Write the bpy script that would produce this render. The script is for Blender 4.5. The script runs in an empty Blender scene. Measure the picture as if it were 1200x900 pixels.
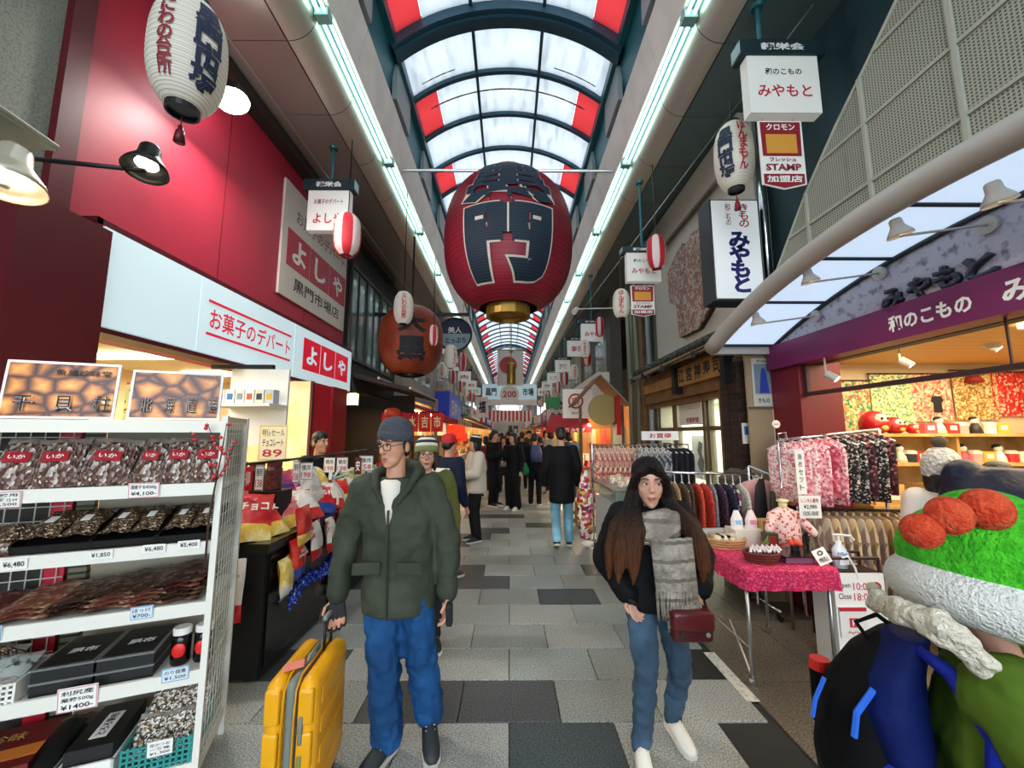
import bpy, bmesh, math, random
from mathutils import Vector, Matrix
random.seed(7)
sc = bpy.context.scene
col = sc.collection
PI = math.pi

# ------------------------------------------------------------------ camera
F, CAMH = 470.0, 1.65
TH, YA = math.atan(58 / F), math.atan(3 / F)
cam_d = bpy.data.cameras.new('camera')
cam_d.sensor_fit = 'HORIZONTAL'; cam_d.sensor_width = 36.0; cam_d.lens = 36.0 * F / 1200.0
cam_d.clip_start = 0.05; cam_d.clip_end = 300
cam = bpy.data.objects.new('camera', cam_d); col.objects.link(cam)
cam.location = (0, 0, CAMH); cam.rotation_euler = (PI / 2 + TH, 0, -YA)
sc.camera = cam

# ------------------------------------------------------------------ sky, exposure
w = bpy.data.worlds.new('overcast_sky'); sc.world = w; w.use_nodes = True
bg = w.node_tree.nodes['Background']
bg.inputs[0].default_value = (0.80, 0.90, 1.0, 1); bg.inputs[1].default_value = 3.2
sc.view_settings.view_transform = 'Standard'; sc.view_settings.look = 'None'
sc.view_settings.gamma = 1.0; sc.view_settings.use_curve_mapping = False
sc.view_settings.exposure = 1.0
sc.cycles.max_bounces = 7; sc.cycles.diffuse_bounces = 4; sc.cycles.glossy_bounces = 3
sc.cycles.transmission_bounces = 6; sc.cycles.transparent_max_bounces = 12
sc.cycles.sample_clamp_indirect = 6.0
sc.cycles.caustics_reflective = False; sc.cycles.caustics_refractive = False

def area_light(name, loc, size, power, color, rot=(0, 0, 0)):
    d = bpy.data.lights.new(name, 'AREA'); d.shape = 'RECTANGLE'; d.size, d.size_y = size
    d.energy = power; d.color = color
    o = bpy.data.objects.new(name, d); col.objects.link(o); o.location = loc; o.rotation_euler = rot
    return o

# ------------------------------------------------------------------ pixel <-> place (1200x900 frame)
ct, st = math.cos(TH), math.sin(TH)
def ray(px, py):
    a = (px - 600) / F; b = (450 - py) / F
    x, y, z = a, ct - b * st, st + b * ct
    return (x * math.cos(YA) + y * math.sin(YA), -x * math.sin(YA) + y * math.cos(YA), z)
def PG(px, py, z=0.0):
    r = ray(px, py); t = (z - CAMH) / r[2]; return Vector((r[0] * t, r[1] * t, z))
def PY(px, py, Y):
    r = ray(px, py); t = Y / r[1]; return Vector((r[0] * t, Y, CAMH + r[2] * t))
def PX(px, py, X):
    r = ray(px, py); t = X / r[0]; return Vector((X, r[1] * t, CAMH + r[2] * t))

# ------------------------------------------------------------------ materials
def lin(h):
    if not isinstance(h, str): return tuple(h)
    h = h.lstrip('#'); out = []
    for i in (0, 2, 4):
        c = int(h[i:i + 2], 16) / 255.0
        out.append(c / 12.92 if c <= 0.04045 else ((c + 0.055) / 1.055) ** 2.4)
    return tuple(out)
MATS = {}
def mat(name, c='#808080', r=0.6, m=0.0, e=0.0, n=None, b=None, ec=None, st_=None, sp=None, tr=0.0, al=1.0):
    """plain procedural material. n=(scale, colour2, lo, hi) noise mix; b=(scale,strength[,kind]) bump;
    st_=(scale, colour2, axis, width) stripes along axis of object coords"""
    if name in MATS: return MATS[name]
    M = bpy.data.materials.new(name); M.use_nodes = True; MATS[name] = M
    nt = M.node_tree; N = nt.nodes; L = nt.links; P = N['Principled BSDF']
    C = lin(c) + (1,)
    P.inputs['Base Color'].default_value = C
    P.inputs['Roughness'].default_value = r; P.inputs['Metallic'].default_value = m
    if sp is not None: P.inputs['Specular IOR Level'].default_value = sp
    if tr: P.inputs['Transmission Weight'].default_value = tr
    if al < 1: P.inputs['Alpha'].default_value = al
    if e:
        P.inputs['Emission Color'].default_value = (lin(ec) + (1,)) if ec else C
        P.inputs['Emission Strength'].default_value = e
    tc = None
    def coords():
        nonlocal tc
        if tc is None: tc = N.new('ShaderNodeTexCoord')
        return tc.outputs['Object']
    src = None
    if n:
        t = N.new('ShaderNodeTexNoise'); t.inputs['Scale'].default_value = n[0]; t.inputs['Detail'].default_value = 3
        L.new(coords(), t.inputs['Vector'])
        rp = N.new('ShaderNodeValToRGB'); rp.color_ramp.elements[0].position = n[2]; rp.color_ramp.elements[1].position = n[3]
        rp.color_ramp.elements[0].color = C; rp.color_ramp.elements[1].color = lin(n[1]) + (1,)
        L.new(t.outputs['Fac'], rp.inputs['Fac']); src = rp.outputs['Color']
    if st_:
        sx = N.new('ShaderNodeSeparateXYZ'); L.new(coords(), sx.inputs[0])
        mm = N.new('ShaderNodeMath'); mm.operation = 'MULTIPLY'; mm.inputs[1].default_value = st_[0]; L.new(sx.outputs[st_[2]], mm.inputs[0])
        fr = N.new('ShaderNodeMath'); fr.operation = 'FRACT'; L.new(mm.outputs[0], fr.inputs[0])
        gt = N.new('ShaderNodeMath'); gt.operation = 'LESS_THAN'; gt.inputs[1].default_value = st_[3]; L.new(fr.outputs[0], gt.inputs[0])
        mx = N.new('ShaderNodeMix'); mx.data_type = 'RGBA'; L.new(gt.outputs[0], mx.inputs['Factor'])
        if src is not None: L.new(src, mx.inputs['A'])
        else: mx.inputs['A'].default_value = C
        mx.inputs['B'].default_value = lin(st_[1]) + (1,); src = mx.outputs['Result']
    if src is not None:
        L.new(src, P.inputs['Base Color'])
        if e and not ec: L.new(src, P.inputs['Emission Color'])
    if b:
        kind = b[2] if len(b) > 2 else 'noise'
        if kind == 'wave':
            t = N.new('ShaderNodeTexWave'); t.inputs['Scale'].default_value = b[0]; t.inputs['Distortion'].default_value = 6
            t.inputs['Detail'].default_value = 2; t.bands_direction = 'DIAGONAL'; o_ = t.outputs['Fac']
        elif kind == 'vor':
            t = N.new('ShaderNodeTexVoronoi'); t.inputs['Scale'].default_value = b[0]; o_ = t.outputs['Distance']
        else:
            t = N.new('ShaderNodeTexNoise'); t.inputs['Scale'].default_value = b[0]; t.inputs['Detail'].default_value = 4; o_ = t.outputs['Fac']
        L.new(coords(), t.inputs['Vector'])
        bp = N.new('ShaderNodeBump'); bp.inputs['Strength'].default_value = b[1]; bp.inputs['Distance'].default_value = 0.02
        L.new(o_, bp.inputs['Height']); L.new(bp.outputs[0], P.inputs['Normal'])
    return M
def colmat(hexc, r=0.6, **k):
    return mat('paint_%s_%d' % (hexc.lstrip('#'), int(r * 100)), hexc, r, **k)
def cellmat(name, cols, scale, r=0.5, e=0.0, stretch=(1, 1, 1), b=0.0):
    """patchwork of random cells in the listed colours (prints, textiles, packed food)"""
    if name in MATS: return MATS[name]
    M = bpy.data.materials.new(name); M.use_nodes = True; MATS[name] = M
    nt = M.node_tree; N = nt.nodes; L = nt.links; P = N['Principled BSDF']; P.inputs['Roughness'].default_value = r
    tc = N.new('ShaderNodeTexCoord'); mp = N.new('ShaderNodeMapping'); mp.inputs['Scale'].default_value = stretch
    L.new(tc.outputs['Object'], mp.inputs[0])
    v = N.new('ShaderNodeTexVoronoi'); v.inputs['Scale'].default_value = scale; L.new(mp.outputs[0], v.inputs['Vector'])
    sp = N.new('ShaderNodeSeparateColor'); L.new(v.outputs['Color'], sp.inputs[0])
    rp = N.new('ShaderNodeValToRGB'); cr = rp.color_ramp; cr.interpolation = 'CONSTANT'
    k = len(cols)
    while len(cr.elements) < k: cr.elements.new(0.5)
    for i, c in enumerate(cols): cr.elements[i].position = i / k; cr.elements[i].color = lin(c) + (1,)
    L.new(sp.outputs[0], rp.inputs[0]); L.new(rp.outputs[0], P.inputs['Base Color'])
    if e: L.new(rp.outputs[0], P.inputs['Emission Color']); P.inputs['Emission Strength'].default_value = e
    if b:
        bp = N.new('ShaderNodeBump'); bp.inputs['Strength'].default_value = b; bp.inputs['Distance'].default_value = 0.02
        L.new(v.outputs['Distance'], bp.inputs['Height']); L.new(bp.outputs[0], P.inputs['Normal'])
    return M

# ------------------------------------------------------------------ mesh builder
def basis(zdir, xhint=None):
    z = Vector(zdir).normalized()
    h = Vector(xhint) if xhint is not None else (Vector((1, 0, 0)) if abs(z.x) < 0.9 else Vector((0, 1, 0)))
    y = z.cross(h).normalized(); x = y.cross(z).normalized()
    return x, y, z
class MB:
    def __init__(s): s.v = []; s.f = []; s.mi = []; s.k = 0; s.M = None
    def mat(s, k): s.k = k; return s
    def xf(s, M): s.M = M; return s
    def add(s, vs, fs):
        n = len(s.v)
        for p in vs:
            p = Vector(p)
            s.v.append(tuple(s.M @ p) if s.M is not None else tuple(p))
        for f in fs: s.f.append(tuple(i + n for i in f)); s.mi.append(s.k)
        return s
    def box(s, c, d, R=None, taper=1.0):
        x, y, z = d[0] / 2, d[1] / 2, d[2] / 2; c = Vector(c)
        vs = [(-x, -y, -z), (x, -y, -z), (x, y, -z), (-x, y, -z), (-x * taper, -y * taper, z), (x * taper, -y * taper, z), (x * taper, y * taper, z), (-x * taper, y * taper, z)]
        if R is not None: vs = [R @ Vector(q) for q in vs]
        return s.add([c + Vector(q) for q in vs], [(3, 2, 1, 0), (4, 5, 6, 7), (0, 1, 5, 4), (1, 2, 6, 5), (2, 3, 7, 6), (3, 0, 4, 7)])
    def bb(s, a, b):
        return s.box([(a[i] + b[i]) / 2 for i in range(3)], [abs(b[i] - a[i]) for i in range(3)])
    def hexa(s, v8):
        return s.add(v8, [(3, 2, 1, 0), (4, 5, 6, 7), (0, 1, 5, 4), (1, 2, 6, 5), (2, 3, 7, 6), (3, 0, 4, 7)])
    def cyl(s, p0, p1, r0, r1=None, n=10):
        r1 = r0 if r1 is None else r1; p0, p1 = Vector(p0), Vector(p1)
        x, y, z = basis(p1 - p0); vs = []
        for p, r in ((p0, r0), (p1, r1)):
            for i in range(n):
                a = 2 * PI * i / n; vs.append(p + x * (r * math.cos(a)) + y * (r * math.sin(a)))
        fs = [(i, (i + 1) % n, n + (i + 1) % n, n + i) for i in range(n)] + [tuple(range(n - 1, -1, -1)), tuple(range(n, 2 * n))]
        return s.add(vs, fs)
    def tube(s, pts, r, n=6, closed=False):
        pts = [Vector(p) for p in pts]; m = len(pts); vs = []; px = None
        for i, p in enumerate(pts):
            if closed: d = pts[(i + 1) % m] - pts[i - 1]
            else: d = pts[min(i + 1, m - 1)] - pts[max(i - 1, 0)]
            x, y, z = basis(d, px); px = x
            rr = r[i] if isinstance(r, (list, tuple)) else r
            for k in range(n):
                a = 2 * PI * k / n; vs.append(p + x * (rr * math.cos(a)) + y * (rr * math.sin(a)))
        fs = []
        for i in range(m if closed else m - 1):
            j = (i + 1) % m
            for k in range(n): fs.append((i * n + k, i * n + (k + 1) % n, j * n + (k + 1) % n, j * n + k))
        if not closed: fs += [tuple(range(n - 1, -1, -1)), tuple(range((m - 1) * n, m * n))]
        return s.add(vs, fs)
    def lathe(s, prof, c=(0, 0, 0), n=16, R=None, cap=True):
        c = Vector(c); vs = []; m = len(prof)
        for (r, z) in prof:
            for k in range(n):
                a = 2 * PI * k / n; q = Vector((r * math.cos(a), r * math.sin(a), z))
                if R is not None: q = R @ q
                vs.append(c + q)
        fs = [(i * n + k, i * n + (k + 1) % n, (i + 1) * n + (k + 1) % n, (i + 1) * n + k) for i in range(m - 1) for k in range(n)]
        if cap: fs += [tuple(range(n - 1, -1, -1)), tuple(range((m - 1) * n, m * n))]
        return s.add(vs, fs)
    def ell(s, c, r, n=14, m=9, R=None):
        c = Vector(c); vs = [];
        for i in range(m + 1):
            t = PI * i / m
            for k in range(n):
                a = 2 * PI * k / n
                q = Vector((r[0] * math.sin(t) * math.cos(a), r[1] * math.sin(t) * math.sin(a), -r[2] * math.cos(t)))
                if R is not None: q = R @ q
                vs.append(c + q)
        fs = [(i * n + k, i * n + (k + 1) % n, (i + 1) * n + (k + 1) % n, (i + 1) * n + k) for i in range(m) for k in range(n)]
        return s.add(vs, fs)
    def cap(s, p0, p1, r0, r1=None, n=10):
        r1 = r0 if r1 is None else r1; p0, p1 = Vector(p0), Vector(p1); d = (p1 - p0)
        if d.length < 1e-6: return s.ell(p0, (r0,) * 3)
        d.normalize(); pts = []; rr = []
        for t in (-80, -55, -25, 0): pts.append(p0 + d * (r0 * math.sin(math.radians(t)))); rr.append(r0 * math.cos(math.radians(t)))
        for t in (0, 25, 55, 80): pts.append(p1 + d * (r1 * math.sin(math.radians(t)))); rr.append(r1 * math.cos(math.radians(t)))
        return s.tube(pts, rr, n)
    def chain(s, pts, rs, n=10):
        for i in range(len(pts) - 1): s.cap(pts[i], pts[i + 1], rs[i], rs[i + 1], n)
        return s
    def loft(s, rings, n=20):
        """rings: (centre, rx, ry) horizontal ellipses or (centre, rx, ry, tilt matrix)"""
        vs = []; m = len(rings)
        for rg in rings:
            c = Vector(rg[0])
            for k in range(n):
                a = 2 * PI * k / n; q = Vector((rg[1] * math.cos(a), rg[2] * math.sin(a), 0))
                if len(rg) > 3: q = rg[3] @ q
                vs.append(c + q)
        fs = [(i * n + k, i * n + (k + 1) % n, (i + 1) * n + (k + 1) % n, (i + 1) * n + k) for i in range(m - 1) for k in range(n)]
        fs += [tuple(range(n - 1, -1, -1)), tuple(range((m - 1) * n, m * n))]
        return s.add(vs, fs)
    def prism(s, poly, O, R, U, t):
        """polygon in plane (R,U) at O, extruded by t along R x U (towards the viewer of the front)"""
        O, R, U = Vector(O), Vector(R), Vector(U); Nn = R.cross(U).normalized(); n = len(poly)
        vs = [O + R * x + U * y for x, y in poly] + [O + R * x + U * y + Nn * t for x, y in poly]
        return s.add(vs, [tuple(range(n - 1, -1, -1)), tuple(range(n, 2 * n))] + [(i, (i + 1) % n, n + (i + 1) % n, n + i) for i in range(n)])
    def panel(s, O, R, U, w_, h_, t):
        return s.prism([(-w_ / 2, -h_ / 2), (w_ / 2, -h_ / 2), (w_ / 2, h_ / 2), (-w_ / 2, h_ / 2)], O, R, U, t)
    def surf(s, fn, nu, nv):
        vs = [fn(i / nu, j / nv) for j in range(nv + 1) for i in range(nu + 1)]
        fs = [(j * (nu + 1) + i, j * (nu + 1) + i + 1, (j + 1) * (nu + 1) + i + 1, (j + 1) * (nu + 1) + i) for j in range(nv) for i in range(nu)]
        return s.add(vs, fs)
    def mesh(s, name, mats, smooth=False, shift=None):
        me = bpy.data.meshes.new(name)
        vs = s.v if shift is None else [(a - shift[0], b - shift[1], c - shift[2]) for a, b, c in s.v]
        me.from_pydata(vs, [], s.f)
        for q in (mats if isinstance(mats, (list, tuple)) else [mats]): me.materials.append(q)
        if isinstance(mats, (list, tuple)) and len(mats) > 1: me.polygons.foreach_set('material_index', s.mi)
        if smooth: me.polygons.foreach_set('use_smooth', [True] * len(me.polygons))
        me.update(); return me
    def build(s, name, mats, parent=None, smooth=False):
        o = bpy.data.objects.new(name, s.mesh(name, mats, smooth)); col.objects.link(o)
        if parent is not None: attach(o, parent)
        return o
WORLD = {}   # top-level empties built with world-space parts: their placement matrix
def attach(o, parent):
    o.parent = parent
    Mw = WORLD.get(parent.name)
    if Mw is not None: o.matrix_parent_inverse = Mw.inverted()
def tag(o, label, cat, group=None):
    o['label'] = label; o['category'] = cat
    if group: o['group'] = group
    return o
def thing(name, label, cat, loc=(0, 0, 0), rz=0.0, group=None, local=False):
    o = bpy.data.objects.new(name, None); col.objects.link(o); o.empty_display_size = 0.05
    o.location = loc; o.rotation_euler = (0, 0, rz)
    if not local: WORLD[o.name] = Matrix.Translation(Vector(loc)) @ Matrix.Rotation(rz, 4, 'Z')
    return tag(o, label, cat, group)
def single(name, mb, mats, label, cat, group=None, smooth=False):
    xs = [p[0] for p in mb.v]; ys = [p[1] for p in mb.v]; zs = [p[2] for p in mb.v]
    sh = ((min(xs) + max(xs)) / 2, (min(ys) + max(ys)) / 2, min(zs))
    o = bpy.data.objects.new(name, mb.mesh(name, mats, smooth, sh)); col.objects.link(o); o.location = sh
    WORLD[o.name] = Matrix.Translation(Vector(sh))
    return tag(o, label, cat, group)
def struct(name, mb, mats, parent=None, smooth=False):
    o = mb.build(name, mats, parent, smooth)
    if parent is None: o['kind'] = 'structure'
    return o
def kids(o): return [c for c in bpy.data.objects if c.parent == o]
def copy_tree(o, loc=None, rz=None, label=None, group=None, children=None, scale=None):
    c = o.copy(); col.objects.link(c)
    if loc is not None: c.location = loc
    if rz is not None: c.rotation_euler = (0, 0, rz)
    if scale is not None: c.scale = scale
    if label: c['label'] = label
    if group: c['group'] = group
    for ch in (children if children is not None else kids(o)):
        d = ch.copy(); col.objects.link(d); d.parent = c
        for g in kids(ch):
            e = g.copy(); col.objects.link(e); e.parent = d
    return c

# ------------------------------------------------------------------ lettering (bundled font), converted to mesh at the end
TEXTS = []
def txt(s, parent, material, O, R, U, box, bold=0.0, ext=0.0, vert=False, name='lettering', wrap=None, keep=True, res=2, tilt=0.0):
    """fit text into box (w,h) centred at O in plane (R,U). wrap=fn(x,y)->point for curved faces"""
    cu = bpy.data.curves.new(name, 'FONT'); cu.body = '\n'.join(s) if vert else s
    cu.align_x = 'CENTER'; cu.resolution_u = res; cu.offset = bold
    if vert: cu.space_line = 0.8
    o = bpy.data.objects.new(name + '_curve', cu); col.objects.link(o)
    TEXTS.append((o, parent, material, Vector(O), Vector(R), Vector(U), box, ext, name, wrap, keep, tilt))
def flush_texts():
    bpy.context.view_layer.update(); dg = bpy.context.evaluated_depsgraph_get()
    for (o, parent, material, O, R, U, box, ext, name, wrap, keep, tilt) in TEXTS:
        me = bpy.data.meshes.new_from_object(o.evaluated_get(dg))
        cu = o.data; bpy.data.objects.remove(o); bpy.data.curves.remove(cu)
        if not me.vertices: continue
        xs = [v.co.x for v in me.vertices]; ys = [v.co.y for v in me.vertices]
        w_, h_ = max(xs) - min(xs), max(ys) - min(ys); cx, cy = (max(xs) + min(xs)) / 2, (max(ys) + min(ys)) / 2
        bw, bh = box
        if bw is None: sx = sy = bh / h_
        elif bh is None: sx = sy = bw / w_
        else: sx, sy = bw / w_, bh / h_
        Nn = R.cross(U)
        bm = bmesh.new(); bm.from_mesh(me)
        for v in bm.verts: v.co = Vector(((v.co.x - cx) * sx, (v.co.y - cy) * sy, 0))
        if tilt: bmesh.ops.rotate(bm, verts=bm.verts, cent=(0, 0, 0), matrix=Matrix.Rotation(tilt, 3, 'Z'))
        if wrap:
            for ax, tot in ((0, w_ * sx), (1, h_ * sy)):
                nn = wrap[1]
                for k in range(1, nn):
                    pos = -tot / 2 + tot * k / nn
                    co = (pos, 0, 0) if ax == 0 else (0, pos, 0); no = (1, 0, 0) if ax == 0 else (0, 1, 0)
                    bmesh.ops.bisect_plane(bm, geom=bm.verts[:] + bm.edges[:] + bm.faces[:], plane_co=co, plane_no=no)
            for v in bm.verts: v.co = wrap[0](v.co.x, v.co.y)
        else:
            if ext:
                r_ = bmesh.ops.extrude_face_region(bm, geom=bm.faces[:])
                for v in r_['geom']:
                    if isinstance(v, bmesh.types.BMVert): v.co.z += ext
            for v in bm.verts: v.co = O + R * v.co.x + U * v.co.y + Nn * (v.co.z + 0.002)
        bm.to_mesh(me); bm.free(); me.materials.clear(); me.materials.append(material); me.name = name
        n_ = bpy.data.objects.new(name, me); col.objects.link(n_); attach(n_, parent)
EX, EY, EZ = Vector((1, 0, 0)), Vector((0, 1, 0)), Vector((0, 0, 1))
# faces: a board facing the camera uses R=EX,U=EZ (normal -Y); the left side faces +X: R=EY,U=EZ; the right side faces -X: R=-EY,U=EZ
# ================================================================== the arcade itself
ORD = ['nearest', 'second nearest', 'third nearest', 'fourth nearest', 'fifth nearest', 'sixth nearest', 'seventh nearest', 'eighth nearest', 'ninth nearest', 'tenth nearest', 'eleventh nearest', 'twelfth nearest']
NUM = ['first', 'second', 'third', 'fourth', 'fifth', 'sixth', 'seventh', 'eighth', 'ninth', 'tenth', 'eleventh', 'twelfth', 'thirteenth', 'fourteenth', 'fifteenth', 'sixteenth']
def granite(name, c1, c2, c3, rough=0.42):
    if name in MATS: return MATS[name]
    M = bpy.data.materials.new(name); M.use_nodes = True; MATS[name] = M
    nt = M.node_tree; N = nt.nodes; L = nt.links; P = N['Principled BSDF']
    P.inputs['Specular IOR Level'].default_value = 0.5
    g = N.new('ShaderNodeNewGeometry')
    t = N.new('ShaderNodeTexNoise'); t.inputs['Scale'].default_value = 120; t.inputs['Detail'].default_value = 2.5; L.new(g.outputs['Position'], t.inputs['Vector'])
    rp = N.new('ShaderNodeValToRGB'); cr = rp.color_ramp; cr.elements.new(0.5)
    for i, (p, c) in enumerate(((0.36, c1), (0.5, c2), (0.66, c3))): cr.elements[i].position = p; cr.elements[i].color = lin(c) + (1,)
    L.new(t.outputs['Fac'], rp.inputs[0])
    big = N.new('ShaderNodeTexNoise'); big.inputs['Scale'].default_value = 1.3; big.inputs['Detail'].default_value = 4; L.new(g.outputs['Position'], big.inputs['Vector'])
    mx = N.new('ShaderNodeMix'); mx.data_type = 'RGBA'; mx.blend_type = 'MULTIPLY'; mx.inputs['Factor'].default_value = 0.55
    L.new(rp.outputs[0], mx.inputs['A']); r2 = N.new('ShaderNodeValToRGB'); r2.color_ramp.elements[0].position = 0.3; r2.color_ramp.elements[1].position = 0.65
    r2.color_ramp.elements[0].color = (0.45, 0.42, 0.38, 1); L.new(big.outputs['Fac'], r2.inputs[0]); L.new(r2.outputs[0], mx.inputs['B'])
    L.new(mx.outputs['Result'], P.inputs['Base Color'])
    mr = N.new('ShaderNodeMapRange'); mr.inputs['To Min'].default_value = rough - 0.14; mr.inputs['To Max'].default_value = rough + 0.2
    L.new(big.outputs['Fac'], mr.inputs['Value']); L.new(mr.outputs[0], P.inputs['Roughness'])
    bp = N.new('ShaderNodeBump'); bp.inputs['Strength'].default_value = 0.12; bp.inputs['Distance'].default_value = 0.004
    L.new(t.outputs['Fac'], bp.inputs['Height']); L.new(bp.outputs[0], P.inputs['Normal'])
    return M
g_light = [granite('granite_pale', '#74746e', '#a6a7a0', '#cccdc6'), granite('granite_grey', '#666762', '#93958f', '#b8bab3'), granite('granite_cool', '#6a6e69', '#9aa09b', '#bfc4be')]
g_dark = [granite('granite_charcoal', '#23292a', '#40494a', '#626b6a'), granite('granite_slate', '#2c2d2d', '#4a4b4b', '#6c6c6a')]
g_fore = granite('granite_brown', '#3c352d', '#6d6355', '#998d7c', 0.5)
grout = mat('grout', '#2b2a27', 0.9)
def far_floor():
    M = bpy.data.materials.new('paving_far'); M.use_nodes = True; nt = M.node_tree; N = nt.nodes; L = nt.links; P = N['Principled BSDF']
    g = N.new('ShaderNodeNewGeometry'); b = N.new('ShaderNodeTexBrick'); b.offset = 0.5; b.squash = 1
    b.inputs['Scale'].default_value = 1.0; b.inputs['Brick Width'].default_value = 0.6; b.inputs['Row Height'].default_value = 0.4
    b.inputs['Mortar Size'].default_value = 0.005; b.inputs['Color1'].default_value = lin('#a5a7a2') + (1,); b.inputs['Color2'].default_value = lin('#6a6d6b') + (1,)
    b.inputs['Mortar'].default_value = lin('#2b2a27') + (1,); L.new(g.outputs['Position'], b.inputs['Vector']); L.new(b.outputs[0], P.inputs['Base Color'])
    P.inputs['Roughness'].default_value = 0.33
    return M
fl = MB(); fl.bb((-14, -16, -0.3), (14, 8.93, -0.012)); fl.mat(1).bb((-7, 8.93, -0.3), (7, 75, 0.0))
floor = struct('floor', fl, [grout, far_floor()])
# paving: 0.6 x 0.4 m granite slabs, half-bond
tile_me = {}
def tile_mesh(m):
    if m.name not in tile_me:
        q = MB(); x, y, c = 0.2975, 0.1975, 0.004
        q.add([(-x, -y, -.02), (x, -y, -.02), (x, y, -.02), (-x, y, -.02), (-x, -y, -c), (x, -y, -c), (x, y, -c), (-x, y, -c), (-x + c, -y + c, 0), (x - c, -y + c, 0), (x - c, y - c, 0), (-x + c, y - c, 0)],
              [(8, 9, 10, 11), (0, 1, 5, 4), (1, 2, 6, 5), (2, 3, 7, 6), (3, 0, 4, 7), (4, 5, 9, 8), (5, 6, 10, 9), (6, 7, 11, 10), (7, 4, 8, 11)])
        tile_me[m.name] = q.mesh('paving_slab', m)
    return tile_me[m.name]
DARK = {(4, 0.3): 0, (5, -0.6): 1, (5, 0.0): 1, (9, 0.6): 0, (10, -0.3): 1, (10, -0.9): 1, (11, -0.6): 1, (11, -1.2): 1, (15, -0.6): 0, (14, -0.9): 1, (6, -1.5): 0, (17, 0.6): 0, (16, -0.3): 1, (19, 0.0): 0, (13, 0.9): 1}
rt = random.Random(3)
for row in range(0, 21):
    y = 0.53 + 0.4 * row + 0.2                    # row 5 spans 2.53 .. 2.93
    off = 0.0 if row % 2 == 1 else 0.3            # tile centres
    k = -4
    while True:
        x = off + 0.6 * k; k += 1
        if x > 1.25: break
        key = (row, round(x, 1))
        if key in DARK: m = g_dark[DARK[key]]
        elif rt.random() < 0.04 and row > 9: m = g_dark[rt.randrange(2)]
        else: m = g_light[rt.randrange(3)] if row > 5 else (g_light[0] if rt.random() < 0.6 else g_light[1])
        o = bpy.data.objects.new('paving_slab', tile_mesh(m)); col.objects.link(o); o.parent = floor; o.location = (x, y, 0)
for i in range(10):                                # brown forecourt slabs in front of the right-hand shops
    for j in range(3):
        q = MB(); a = 1.545 + (0.0 if j == 0 else 0.9 * j - 0.3); b_ = 1.545 + 0.9 * (j + 1) - 0.3
        q.bb((a + .003, 0.2 + 0.9 * i + .003, -.02), (b_ - .003, 1.1 + 0.9 * i - .003, -0.001)); q.build('forecourt_slab', g_fore, floor)
q = MB(); q.bb((1.475, 2.70, -.001), (1.555, 3.26, 0.003))
single('floor_marking', q, mat('line_paint', '#d9d4c4', 0.7, n=(30, '#8f8a7e', .5, .75)), 'short worn white painted line on the paving by the pink table', 'floor marking')
q = MB(); q.bb((1.49, 6.2, -.001), (1.55, 7.0, 0.003))
single('floor_marking', q, MATS['line_paint'], 'white painted line on the paving beside the far clothes stall', 'floor marking')

# ---- soffits, cornices, light strips, upper panels, vault
CX = -0.03
ZS = 5.40
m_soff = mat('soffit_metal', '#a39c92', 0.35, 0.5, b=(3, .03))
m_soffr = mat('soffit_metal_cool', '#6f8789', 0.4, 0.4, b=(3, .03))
m_corn = mat('cornice_metal', '#c9c6b8', 0.34, 0.4)
m_upper = mat('upper_panel', '#f0e6da', 0.5, 0.0, n=(2.5, '#e2d6ca', .4, .7))
m_teal = mat('teal_steel', '#1f6772', 0.4, 0.1)
m_rib = mat('rib_steel', '#264e60', 0.42, 0.1)
m_joint = mat('joint_dark', '#2b2b2b', 0.8)
m_patch = mat('pale_infill', '#93a09f', 0.55)
def tube_mat(name, c, s):
    return mat(name, c, 0.4, e=s)
m_tube = tube_mat('fluorescent_tube', '#ccf4ec', 2.6)
m_chan = mat('light_channel', '#8fb9b4', 0.4)
ce = MB(); ce.bb((CX - 7, -5, ZS + 0.04), (CX - 2.0, 75, ZS + 0.2)); ce.bb((CX + 2.0, -5, ZS + 0.04), (CX + 7, 75, ZS + 0.2))
ceiling = struct('ceiling', ce, m_joint)
YJ = [3.44 + 0.905 * k for k in range(-9, 17)] + [75]
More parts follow.
